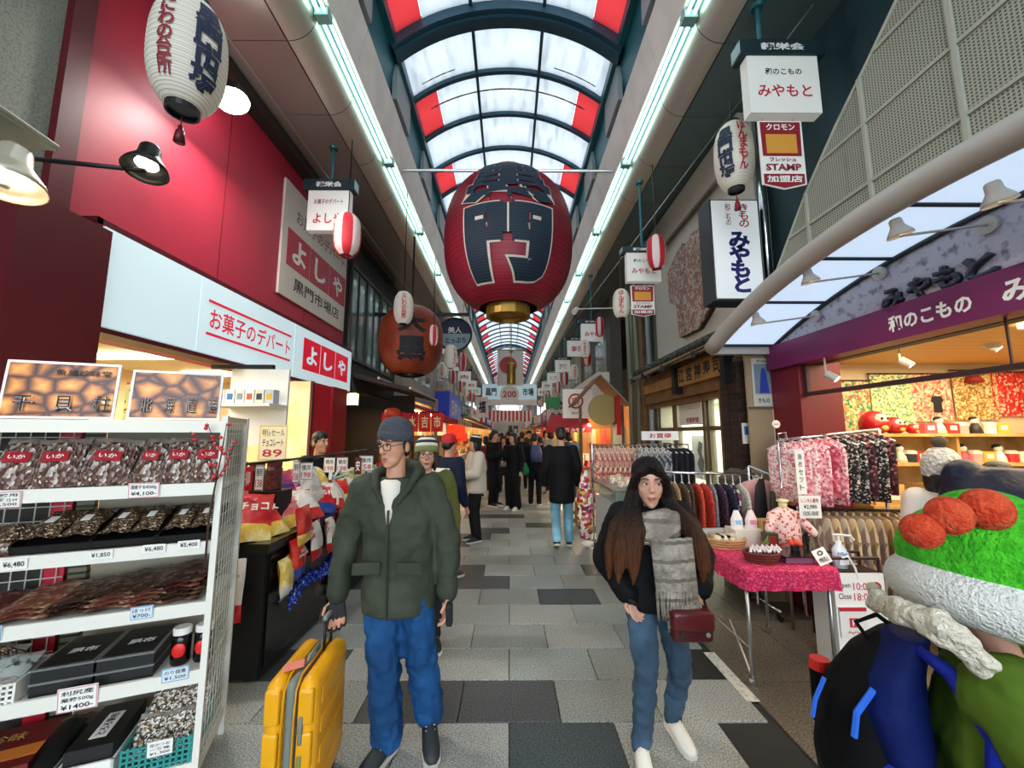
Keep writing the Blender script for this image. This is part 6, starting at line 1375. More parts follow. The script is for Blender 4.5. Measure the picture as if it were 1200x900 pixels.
# glazed shop front: frames, panes, pale lit interior
m_pale = mat('pale_interior', '#dfe6d6', .6); m_framew = mat('frame_bronze', '#6d624e', .45, .3)
q = MB(); q.bb((4.2, 4.6, 0), (4.3, 7.6, 2.3)); q.bb((2.8, 7.5, 0), (4.3, 7.6, 2.3)); q.bb((2.8, 4.55, 0), (4.3, 4.62, 2.3)); q.bb((2.75, 4.55, 2.2), (4.3, 7.6, 2.3)); struct('wall_shop_sushi', q, m_pale)
area_light('sushi_shop_light', (3.5, 6.0, 2.15), (1.0, 2.4), 60, (1, .98, .85))
m_glass = mat('clear_glass', '#dfe9e4', .05, al=.22)
fr = thing('storefront_glazing', 'glazed shop front with bronze frames under the tiled eave', 'shop front', (2.75, 6.1, 0))
for y in (4.9, 5.5, 5.62, 6.55, 6.65, 7.4): q = MB(); q.bb((2.72, y - .035, 0), (2.80, y + .035, 2.18)); q.build('frame_post', m_framew, fr)
for z in (1.72, 2.15): q = MB(); q.bb((2.73, 4.9, z - .03), (2.79, 7.4, z + .03)); q.build('frame_rail', m_framew, fr)
for y0, y1 in ((4.93, 5.47), (5.65, 6.52), (6.68, 7.37)):
    for z0, z1 in ((.05, 1.69), (1.75, 2.12)): q = MB(); q.bb((2.755, y0, z0), (2.763, y1, z1)); q.build('pane', m_glass, fr)
t = thing('window_poster', 'framed ink picture seen through the glazed shop door', 'poster', (2.9, 6.0, 1.0)); q = MB(); q.bb((2.84, 5.75, .98), (2.86, 6.3, 1.62)); q.build('paper', m_card, t)
q = MB(); q.prism([(-.05, -.2), (.06, -.22), (.1, -.05), (.03, .05), (.08, .2), (-.03, .24), (-.1, .1), (-.04, 0), (-.12, -.1)], (2.84, 6.02, 1.3), -EY, EZ, .003); q.build('brush_figure', m_ink, t)
q = MB(); q.bb((2.735, 5.7, 1.78), (2.745, 6.45, 2.1)); o = single('transom_notice', q, m_card, 'white notice lettered in red above the glazed door', 'notice'); txt('御予約承ります', o, m_redink, (2.735, 6.0, 1.98), -EY, EZ, (.55, .1), bold=.02); txt('営業時間', o, m_redink, (2.735, 6.0, 1.85), -EY, EZ, (.4, .08), bold=.02)
for i, (z, c) in enumerate(((1.6, '#9a6a2a'), (1.42, '#2a2d3c'), (1.24, '#d8c060'))): q = MB(); q.bb((2.735, 6.85, z - .07), (2.745, 7.2, z + .07)); single('window_sticker', q, colmat(c), ('ochre', 'dark blue', 'yellow')[i] + ' sticker on the left pane of the glazed shop front', 'sticker')
q = MB(); q.hexa([(2.35, 4.25, .0), (2.6, 4.25, 0), (2.6, 4.6, 0), (2.35, 4.6, 0), (2.35, 4.25, 1.16), (2.6, 4.25, 1.34), (2.6, 4.6, 1.34), (2.35, 4.6, 1.16)]); single('menu_cabinet', q, mat('cabinet_olive', '#565040', .6), 'olive grey sloping cabinet beside the glazed shop front', 'cabinet')
# corner posts and pipes further on
q = MB(); q.bb((2.75, 7.3, 0), (3.0, 9.0, ZS)); q.mat(1).bb((2.7, 7.45, 2.6), (2.75, 8.0, 4.4)); struct('wall_right_far', q, [mat('far_wall_beige', '#77715f', .7), mat('shutter_green', '#1f2f28', .5, st_=(14, '#2c3f36', 2, .3))])
for i, (y, r_, c) in enumerate(((7.5, .05, '#8f949a'), (8.2, .06, '#8a836e'), (8.45, .05, '#6f6a58'), (8.7, .07, '#8f8a76'))):
    q = MB(); q.cyl((2.66, y, 0), (2.66, y, ZS), r_, n=10); single('drain_pipe', q, mat('pipe_' + c[1:], c, .4, .3), '%s upright pipe from the glazed shop on the right wall' % NUM[i], 'pipe', 'upright pipes on the right', smooth=True)
q = MB(); q.bb((2.62, 7.75, 0.2), (2.72, 7.95, 4.2)); single('timber_post', q, m_oldwood, 'tall timber post among the pipes on the right', 'post')
# gabled stall with red banner
gb = thing('gabled_stall_roof', 'small wooden gabled roof over a stall on the right', 'roof', (2.2, 9.3, 2.2))
for s_ in (-1, 1):
    for k in range(6):
        y0 = 9.1 + .16 * k; q = MB(); xr = 2.1
        q.hexa([(xr, y0, 2.96), (xr + s_ * .62, y0, 2.28), (xr + s_ * .62, y0 + .15, 2.28), (xr, y0 + .15, 2.96), (xr, y0, 3.0), (xr + s_ * .66, y0, 2.3), (xr + s_ * .66, y0 + .15, 2.3), (xr, y0 + .15, 3.0)]); q.build('roof_board', mat('roof_straw', '#b39a6c', .7) if s_ > 0 else mat('roof_under', '#8a5530', .7), gb)
q = MB(); q.bb((1.6, 9.2, 0), (1.66, 9.26, 2.3)); q.bb((2.56, 9.2, 0), (2.62, 9.26, 2.3)); q.build('post', m_oldwood, gb)
q = MB(); q.cyl((2.2, 9.3, 2.2), (2.2, 9.36, 2.2), .36, n=24); q.build('round_panel', mat('round_straw', '#b59f5f', .7), gb)
q = MB(); q.bb((2.40, 9.0, 1.62), (2.50, 9.12, 2.5)); single('red_banner', q, mat('banner_red', '#cf1218', .6), 'bright red vertical banner beside the gabled stall', 'banner')
a, b = PY(660, 490, 9.9), PY(694, 456, 9.9)
t = thing('stall_sign', 'cream stall sign with a round red emblem left of the gabled roof', 'shop sign', ((a.x + b.x) / 2, 9.9, a.z)); q = MB(); q.bb((a.x, 9.9, a.z), (b.x, 10.0, b.z)); q.build('board', mat('sign_cream', '#d8d0c0', .6, e=.1), t)
q = MB(); c = Vector(((a.x + b.x) / 2 - .05, 9.89, (a.z + b.z) / 2 + .06)); q.tube([c + Vector((.17 * math.cos(2 * PI * k / 24), 0, .17 * math.sin(2 * PI * k / 24))) for k in range(24)], .022, 6, closed=True); q.build('emblem_ring', m_redink, t); txt('市', t, m_redink, c, EX, EZ, (.2, .2), bold=.03); txt('黒門', t, m_ink, c + Vector((0, 0, -.3)), EX, EZ, (.24, .06))
a, b = PY(638, 502, 10.2), PY(690, 487, 10.2)
t = thing('stall_awning', 'red awning with small lettering on the right stall', 'awning', ((a.x + b.x) / 2, 10.2, a.z)); q = MB(); q.hexa([(a.x, 9.9, a.z), (b.x, 9.9, a.z), (b.x, 10.6, b.z), (a.x + .2, 10.6, b.z), (a.x, 9.9, a.z + .04), (b.x, 9.9, a.z + .04), (b.x, 10.6, b.z + .04), (a.x + .2, 10.6, b.z + .04)]); q.build('cloth', mat('awning_red', '#b51224', .7), t)
q = MB(); q.bb((a.x, 9.88, a.z - .1), (b.x, 9.9, a.z + .02)); q.build('valance', mat('awning_red', '#b51224', .7), t); txt('お茶 みやげ', t, m_card, ((a.x + b.x) / 2 + .1, 9.88, a.z - .04), EX, EZ, (.6, .09), bold=.02)
area_light('stall_light', (2.4, 10.0, 1.9), (.9, .9), 40, (1, .85, .55))
# far display stands of the right stall
K3 = [cellmat('far_cloth_%d' % i, cs, 30, .8) for i, cs in enumerate((['#c85a5a', '#e8c0a0', '#d88a7a', '#f2e0c8'], ['#d8c8a8', '#8a7a9a', '#b0503a', '#e8dcc0'], ['#b84a3a', '#e07a5a', '#f0d0b0', '#8a3a3a'], ['#7a8a9a', '#d8d0c8', '#4a4a5a', '#b8a898']))]
for ri, (xa, xb, Y, z, n_, lab) in enumerate(((1.22, 1.95, 6.0, 1.48, 10, 'bright rail of the far right stall'), (1.75, 2.45, 5.55, 1.5, 9, 'dark rail before the glazed shop front'))):
    t = thing('garment_rail', 'chrome ' + lab + ' with hung cloths', 'clothes rail', ((xa + xb) / 2, Y, 0))
    q = MB(); q.cyl((xa, Y, z), (xb, Y, z), .012, n=6); q.build('rail', m_chrome, t)
    for x in (xa, xb): q = MB(); q.cyl((x, Y, 0), (x, Y, z), .012, n=6); q.build('post', m_chrome, t)
    for i in range(n_):
        m_ = K3[(i * 3 + ri) % 3] if ri == 0 else (K3[3] if i < 5 else mat('cloth_17161a2', '#1d1c22', .85))
        hang('%s cloth from the left on the %s' % (NUM[i], lab), Vector((xa + .05 + (xb - xa - .1) * i / (n_ - 1), Y, z)), .35, .34, .5, .07, m_, 'cloths on the ' + lab, i + 90, .05)
t = thing('display_counter', 'white glass-topped counter behind the woman with the scarf', 'counter', (1.5, 5.2, 0))
q = MB(); q.bb((1.2, 4.75, .04), (1.85, 5.75, .82)); q.build('body', mat('counter_white', '#b9bdbb', .4), t); q = MB(); q.bb((1.24, 4.78, .82), (1.82, 5.7, .98)); q.build('glass_case', mat('case_glass', '#b9d8d0', .08, al=.45), t); q = MB(); q.bb((1.19, 4.74, .98), (1.86, 5.76, 1.0)); q.build('top', m_steel, t)
for i in range(4):
    q = MB(); q.lathe([(.05, 0), (.055, .02), (.05, .09), (.01, .11)], (1.36 + .13 * (i % 2), 4.95 + .2 * i, 1.0), 12); single('sample_dish', q, [cellmat('dish_goods', ['#f2ead8', '#d8b060', '#c9503a', '#f8f2e0'], 60, .5)], '%s small heap of goods on the white counter' % NUM[i], 'goods', 'goods on the white counter', smooth=True)
t = thing('pennant_stack', 'white card header over the far right cloth rails', 'notice', (1.9, 5.3, 1.5)); q = MB(); q.box((2.05, 5.5, 1.62), (.5, .03, .12)); q.build('card', m_card, t); txt('お買得', t, m_redink, (2.05, 5.485, 1.62), EX, EZ, (.3, .07), bold=.02)
q = MB(); q.tube([(2.05, 5.5, 1.56), (2.05, 5.53, 1.5)], .008, 5); q.build('clip', m_steel, t)
fb = thing('floral_bundle', 'tall bright floral cloth bundle hanging at the left of the far stall', 'cloth bundle', (1.1, 6.1, .2)); q = MB(); q.loft([((1.12, 6.1, .12), .08, .06), ((1.13, 6.1, .4), .13, .1), ((1.14, 6.1, .75), .14, .1), ((1.12, 6.1, .95), .07, .06), ((1.12, 6.1, 1.15), .03, .03)], 14); q.build('cloth', cellmat('floral_bright', ['#c9243a', '#f2e6d0', '#e8c040', '#d8607a', '#fff6e8', '#7a2a4a'], 22, .7), fb, True)
q = MB(); q.ell((1.14, 6.08, .06), (.09, .08, .05)); q.build('hem', m_card, fb, True)
# ================================================================== far shops on both sides (signs, awnings, lit counters)
rf = random.Random(17)
sgn_words = ['鮮魚', '青果', '肉', '寿司', '茶', 'たこ焼', '薬', '海鮮', '乾物', '漬物', 'かに', '玉子']
wallc = ['#8a8478', '#6a6660', '#b0a898', '#55504a', '#9a8e7c', '#74706a']
signc = ['#b01822', '#e8e2d4', '#1d3f96', '#d8a020', '#f0ece0', '#a8202a', '#2a6a4a', '#c8381c']
goodc = ['#d83a2a', '#e8a030', '#f2e2b0', '#c8c0b0', '#e05a6a', '#7a9a4a', '#f4f0e4', '#b86a30']
m_warm = mat('shop_warm_strip', '#ffe3a8', .4, e=22); m_redglow = mat('red_lantern_glow', '#e8391c', .6, e=.5)
for sgn_, side in ((-1, 'left'), (1, 'right')):
    y = 10.2 if sgn_ < 0 else 10.7; i = 0
    while y < 58:
        d = rf.uniform(3.0, 4.2) * (1 + y / 60); y1 = y + d - .1; X = sgn_ * 2.75
        wm = colmat(wallc[rf.randrange(6)], .7)
        q = MB(); q.bb((X, y, 2.6), (X + sgn_ * .3, y1, ZS)); q.bb((X, y, 0), (X + sgn_ * .3, y + .25, 2.6)); wo = struct('wall_%s_shop' % side, q, wm)
        q = MB(); q.bb((X + sgn_ * 1.4, y, 0), (X + sgn_ * 1.5, y1, 2.6)); q.bb((X, y1 - .1, 0), (X + sgn_ * 1.5, y1, 2.6)); q.build('back_wall', mat('far_interior', '#c9a878', .7), wo)
        for k in range(2):
            if y < 40: q = MB(); q.bb((X - sgn_ * .005, y + .5 + k * d * .42, 3.2), (X + sgn_ * .02, y + .5 + k * d * .42 + d * .3, 4.4)); q.build('window', m_glassdk, wo)
        if not (sgn_ < 0 and i == 0):
            sc_ = signc[(i * 3 + (0 if sgn_ < 0 else 4)) % 8]; x0 = X - sgn_ * rf.uniform(.25, .55); z0 = rf.uniform(2.35, 2.7); hz = rf.uniform(.5, .8)
            t = thing('shop_sign', '%s shop sign board along the far %s side, counted from the camera' % (NUM[min(i, 15)], side), 'shop sign', (x0, y + d / 2, z0), group='far shop signs on the %s' % side)
            q = MB(); q.bb((min(x0, X), y + .2, z0), (max(x0, X), y1 - .2, z0 + hz)); q.build('box', colmat(sc_, .5), t)
            lm = m_card if sc_ not in ('#e8e2d4', '#f0ece0', '#d8a020') else m_redink
            txt(sgn_words[(i * 5 + (0 if sgn_ < 0 else 3)) % 12], t, lm, (x0, y + d / 2, z0 + hz / 2), EY if sgn_ < 0 else -EY, EZ, (d * .5, hz * .6), bold=.03)
            txt(sgn_words[(i * 5 + (0 if sgn_ < 0 else 3)) % 12], t, lm, ((x0 + X) / 2, y + .2, z0 + hz / 2), EX, EZ, (abs(x0 - X) * .7, None) if False else (abs(x0 - X) * .6, hz * .4), bold=.03)
        q = MB(); xa = X - sgn_ * .9; XQ = X - sgn_ * .006; ac = colmat(['#b5182a', '#c8b48a', '#a01a24', '#3a4a5a'][i % 4], .7)
        q.hexa([(xa, y + .1, 2.1), (XQ, y + .1, 2.45), (XQ, y1, 2.45), (xa, y1, 2.1), (xa, y + .1, 2.14), (XQ, y + .1, 2.5), (XQ, y1, 2.5), (xa, y1, 2.14)]); q.bb((min(xa, xa + .02), y + .1, 1.95), (max(xa, xa + .02), y1, 2.12))
        single('shop_awning', q, ac, '%s awning along the far %s side, counted from the camera' % (NUM[min(i, 15)], side), 'awning', 'far awnings on the %s' % side)
        q = MB(); q.bb((X - sgn_ * .2 - .04, y + .3, 2.22), (X - sgn_ * .2 + .04, y1 - .3, 2.27)); single('shop_light', q, m_warm, '%s warm strip light under the far %s awnings' % (NUM[min(i, 15)], side), 'strip light', 'strip lights under the %s awnings' % side)
        t = thing('market_stall', '%s goods counter along the far %s side' % (NUM[min(i, 15)], side), 'stall', (X - sgn_ * .4, y + d / 2, 0), group='far goods counters on the %s' % side)
        q = MB(); q.bb((X - sgn_ * .75, y + .3, 0), (X + sgn_ * .3, y1 - .2, .75)); q.build('counter', colmat(['#8a7a64', '#d8d4ca', '#6a3a2a'][i % 3], .6), t)
        if y < 26:
            for k in range(6):
                gz = .75 + (0 if k % 2 else .0); gy = y + .5 + (d - 1.0) * k / 5
                q = MB(); q.box((X - sgn_ * .45, gy, gz + .09), (.42, (d - 1.0) / 6.5, .16 + .1 * (k % 3)), taper=.85); q.build('goods', colmat(goodc[(k * 3 + i) % 8], .5), t)
                q = MB(); q.box((X - sgn_ * .67, gy, gz + .25), (.01, .22, .14)); q.build('price_tag', m_card, t)
                q = MB(); q.box((X + sgn_ * .3, gy, 1.55), (.25, (d - 1.0) / 7, .5)); q.build('goods', colmat(goodc[(k * 5 + i + 2) % 8], .5), t)
        y += d; i += 1
# hanging lanterns receding along both sides
for sgn_, side, y0 in ((-1, 'left', 11.0), (1, 'right', 11.4)):
    for i in range(9):
        y = y0 + 2.3 * i; x = sgn_ * 2.24
        if i % 3 == 1: lantern('%s far white lantern hanging on the %s' % (NUM[i], side), (x, y, 3.75), .15, .27, [('ほんまもん' if sgn_ > 0 else 'なにわの台所', m_redink, 0, .09, .4, 0, .02)], m_black, [m_paper], 'far white lanterns', ribs=8, capr=.4, caph=.03, n=16, wt=3, cord=ZS)
        else: striped('%s far striped lantern hanging on the %s' % (NUM[i], side), (x, y, 3.85 - .1 * (i % 2)), .15, .27, 'far striped lanterns')
    for i in range(5):
        y = y0 + 1.2 + 3.4 * i
        hang_sign('%s far white hanging sign on the %s' % (NUM[i], side), sgn_ * 2.15 - .3, sgn_ * 2.15 + .3, 4.1, 4.6, y, [(sgn_words[(i + (3 if sgn_ > 0 else 0)) % 12], .45, .4, m_redink, .6)], hz=.1)
# blue box sign on the left
t = thing('shop_sign', 'deep blue box sign with white lettering far on the left', 'shop sign', (-2.1, 13.5, 1.95)); q = MB(); q.bb((-2.35, 12.6, 2.0), (-1.88, 15.6, 2.98)); q.build('box', mat('sign_blue', '#1a2f96', .4, e=.12), t)
txt('日本一', t, m_card, (-1.88, 14.1, 2.5), EY, EZ, (2.0, .55), bold=.03); q = MB(); q.bb((-2.3, 12.7, 0), (-2.0, 12.95, 2.0)); q.build('pillar', m_card, t)
# cluster of glowing red lanterns below it
for i in range(10):
    x, y, z = -1.55 - .16 * (i % 5), 13.2 + .7 * (i // 5), 1.78 - .28 * (i // 5) + .03 * (i % 2)
    lantern('%s glowing red lantern under the blue box sign' % NUM[i], (x, y, z), .11, .14, (), m_black, [m_redglow], 'glowing red lanterns', ribs=5, capr=.4, caph=.02, n=12, cord=2.1)
# centre: banner with red disc, brass tassel, blue banner, festoon
a, b = PY(583, 452, 15.0), PY(613, 410, 15.0)
t = thing('hanging_banner', 'white hanging banner with a red disc beyond the giant lantern', 'banner', ((a.x + b.x) / 2, 15, a.z)); q = MB(); q.bb((a.x, 15, a.z), (b.x, 15.03, b.z)); q.build('cloth', mat('banner_white', '#dcd8cc', .7), t)
c = PY(597, 428, 15); q = MB(); q.cyl(c + Vector((-.05, -.01, 0)), c + Vector((-.05, -.02, 0)), .33, n=28); q.build('red_disc', mat('disc_red', '#b8404a', .6), t); q = MB(); q.cyl((0, 15, b.z), (0, 15, 7.4), .012, n=5); q.build('cord', m_steel, t); q = MB(); q.cyl((a.x - .1, 15, b.z), (b.x + .1, 15, b.z), .02, n=6); q.build('rod', m_brass, t)
t = thing('brass_tassel', 'long brass tassel on a looped cord hanging beyond the giant lantern', 'tassel', PY(599, 452, 11)); c0, c1 = PY(599, 450, 11), PY(599, 425, 11)
q = MB(); q.lathe([(.12, 0), (.12, (c1 - c0).z * .92), (.08, (c1 - c0).z)], c0, 18); q.build('cylinder', m_brass, t); q = MB(); q.cyl(c1, (c1.x, 11, 7.4), .015, n=6); p = PY(599, 412, 11)
for s_ in (-1, 1): q.tube([p, p + Vector((s_ * .2, 0, .05)), p + Vector((s_ * .36, 0, 0)), p + Vector((s_ * .2, 0, -.05))], .018, 6, closed=True)
q.ell(p, (.05, .05, .05), 8, 6); q.build('knotted_cord', m_brass, t)
a, b = PY(565, 475, 18.0), PY(629, 450, 18.0)
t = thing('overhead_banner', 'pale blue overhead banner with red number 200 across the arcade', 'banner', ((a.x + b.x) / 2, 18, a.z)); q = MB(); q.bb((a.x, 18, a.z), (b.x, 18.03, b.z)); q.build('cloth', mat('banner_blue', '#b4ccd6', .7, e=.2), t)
zc = (a.z + b.z) / 2; w_ = b.x - a.x; q = MB(); q.prism([(.33 * w_ * .55 * math.cos(2 * PI * k / 20), .4 * math.sin(2 * PI * k / 20)) for k in range(20)], ((a.x + b.x) / 2, 18.0, zc), EX, EZ, .01); q.build('white_cloud', m_card, t)
txt('200', t, m_redink, ((a.x + b.x) / 2, 17.99, zc + .02), EX, EZ, (.62, .3), bold=.02); txt('周年', t, m_navy, ((a.x + b.x) / 2, 17.99, zc - .26), EX, EZ, (.35, .1))
for s_ in (-1, 1): txt('黒門' if s_ < 0 else '市場', t, m_navy, ((a.x + b.x) / 2 + s_ * w_ * .34, 18.0, zc + .12), EX, EZ, (.5, .36), bold=.03)
q = MB(); q.bb((a.x, 17.985, a.z), (b.x, 17.99, a.z + .26)); q.build('lower_band', m_card, t); q = MB(); q.tube([(-1.86, 18, 5.5), (a.x, 18, b.z), (b.x, 18, b.z), (1.8, 18, 5.5)], .012, 5); q.build('rope', m_steel, t)
t = thing('festoon', 'red and white striped festoon strung across the far arcade', 'festoon', (0, 20, 2.6)); a, b = PY(573, 492, 20), PY(623, 481, 20); n = 22
for k in range(n):
    x0 = a.x + (b.x - a.x) * k / n; x1 = a.x + (b.x - a.x) * (k + 1) / n; sag = .1 * math.sin(PI * ((k / n * 3) % 1))
    q = MB(); q.add([(x0, 20, a.z - sag), (x1, 20, a.z - sag), (x1, 20, b.z), (x0, 20, b.z)], [(0, 1, 2, 3)]); q.build('stripe', m_red if k % 2 == 0 else m_card, t)
q = MB(); q.tube([(-1.86, 20, 5.5), (a.x, 20, b.z), (b.x, 20, b.z), (1.8, 20, 5.5)], .012, 5); q.build('rope', m_steel, t)
for i, (px, py, pw, ph, Y, c, lab, tw, im) in enumerate(((601, 503, 20, 14, 24, '#dcdad2', 'white overhead sign with a dark portrait mark far down the arcade', '黒門', m_ink), (565, 477, 14, 24, 17, '#e8e4da', 'white poster board with a sketched figure on the far left', '福', m_ink), (648, 472, 17, 13, 14, '#3f9a58', 'green landscape sign board far on the right', '', m_card), (652, 488, 22, 16, 14.5, '#e6e4dc', 'white notice board below the green landscape sign', '牛 牛', m_ink), (631, 506, 12, 12, 20, '#b8482a', 'dark framed picture board far on the right', '祭', m_card), (618, 508, 12, 10, 22, '#e8c850', 'yellow star-shaped sale board far down the arcade', '特', m_redink))):
    p0, p1 = PY(px - pw / 2, py + ph / 2, Y), PY(px + pw / 2, py - ph / 2, Y); q = MB(); q.bb((p0.x, Y, p0.z), (p1.x, Y + .05, p1.z)); o = single('sign_board', q, colmat(c, .5), lab, 'sign board')
    if tw: txt(tw, o, im, ((p0.x + p1.x) / 2, Y, (p0.z + p1.z) / 2), EX, EZ, ((p1.x - p0.x) * .6, (p1.z - p0.z) * .6), bold=.03)
    
    for xx in (p0.x, p1.x): zz = ZS if abs(xx) > 1.5 else ARC_C + math.sqrt(ARC_R ** 2 - xx * xx); q = MB(); q.cyl((xx, Y + .02, p1.z), (xx, Y + .02, zz), .006, n=5); q.build('wire', m_steel, o)
# ================================================================== people
m_skin = mat('skin', '#cf987a', .5, n=(5, '#c08468', .4, .7)); m_skin2 = mat('skin_fair', '#d9a88e', .5, n=(5, '#cf9880', .4, .7)); m_hair = mat('hair_black', '#120e0d', .4, b=(60, .4)); m_eyew = mat('eye_white', '#e6e0da', .3); m_iris = mat('iris', '#1d120c', .2); m_lip = mat('lip', '#a8625a', .5); m_lipr = mat('lip_rose', '#b0605c', .45)
def V(*a): return Vector(a)
def skin_up(o, vox, smooth_it=4, fac=.5, folds=None):
    m_ = o.modifiers.new('weld', 'REMESH'); m_.mode = 'VOXEL'; m_.voxel_size = vox; m_.use_smooth_shade = True
    if smooth_it: s_ = o.modifiers.new('soften', 'SMOOTH'); s_.iterations = smooth_it; s_.factor = fac
    if folds:
        d_ = o.modifiers.new('folds', 'DISPLACE'); d_.texture = fold_tex(folds[0]); d_.strength = folds[1]; d_.mid_level = .5; d_.texture_coords = 'LOCAL'
    return o
FT = {}
def fold_tex(sz):
    if sz not in FT: FT[sz] = bpy.data.textures.new('folds', 'CLOUDS'); FT[sz].noise_scale = sz; FT[sz].noise_depth = 2
    return FT[sz]
def add_hand(q, wr, d, nrm, thumb_side, s=1.0, curl=.6):
    """palm and five fingers. d along the hand, nrm out of the palm side the fingers curl to, thumb_side = +1/-1 along l"""
    d = Vector(d).normalized(); nrm = (Vector(nrm) - d * Vector(nrm).dot(d)).normalized(); l = d.cross(nrm) * thumb_side
    wr = Vector(wr)
    for o_ in (-.022, 0, .022): q.cap(wr + l * (o_ * .6 * s), wr + d * (.085 * s) + l * (o_ * 1.15 * s), .017 * s, .014 * s, 8)
    for i, (o_, ln) in enumerate(((.033, .068), (.011, .078), (-.011, .073), (-.033, .056))):
        b0 = wr + d * (.088 * s) + l * (o_ * s); p = b0; a_ = curl * .35
        for k, fr in enumerate((.45, .32, .25)):
            dd = d * math.cos(a_) + nrm * math.sin(a_); p2 = p + dd * (ln * fr * s); q.cap(p, p2, (.0098 - .0008 * k) * s, (.0092 - .001 * k) * s, 8); p = p2; a_ += curl * .8
    b0 = wr + d * (.03 * s) + l * (.03 * s); b1 = b0 + (l * .75 + d * .55 + nrm * .35).normalized() * (.04 * s); b2 = b1 + (l * .2 + d * .85 + nrm * .5).normalized() * (.032 * s)
    q.cap(wr + d * .015 * s + l * .012 * s, b0, .014 * s, .012 * s, 8); q.cap(b0, b1, .0125 * s, .0105 * s, 8); q.cap(b1, b2, .0105 * s, .009 * s, 8)
def head_into(q, Hm, s=1.0, female=False, fine=True):
    q.xf(Hm @ Matrix.Scale(s, 4))
    q.ell((0, .012, .035), (.076, .094, .085)); q.ell((0, -.018, -.02), (.066, .074, .085)); q.ell((0, -.036, -.074), (.042 if female else .053, .048, .043)); q.ell((0, -.058, -.1), (.022 if female else .028, .026, .018))
    if fine:
        q.cap((0, -.086, .022), (0, -.102 if female else -.107, -.022), .006 if female else .0075, .0105 if female else .0125, 8); q.ell((0, -.096, -.026), (.0145 if female else .0175, .011, .0085), 10, 6)
        for x in (-1, 1):
            q.ell((x * .036, -.053, -.022), (.024, .024, .026), 10, 7); q.ell((x * .028, -.078, .032), (.026, .014, .009), 10, 6); q.ell((x * .0785, .012, -.012), (.011, .022, .032), 8, 7)
        q.ell((0, -.084, -.056), (.021, .012, .007), 10, 6); q.ell((0, -.082, -.068), (.018, .012, .007), 10, 6)
    q.xf(None)
PEOPLE = 0
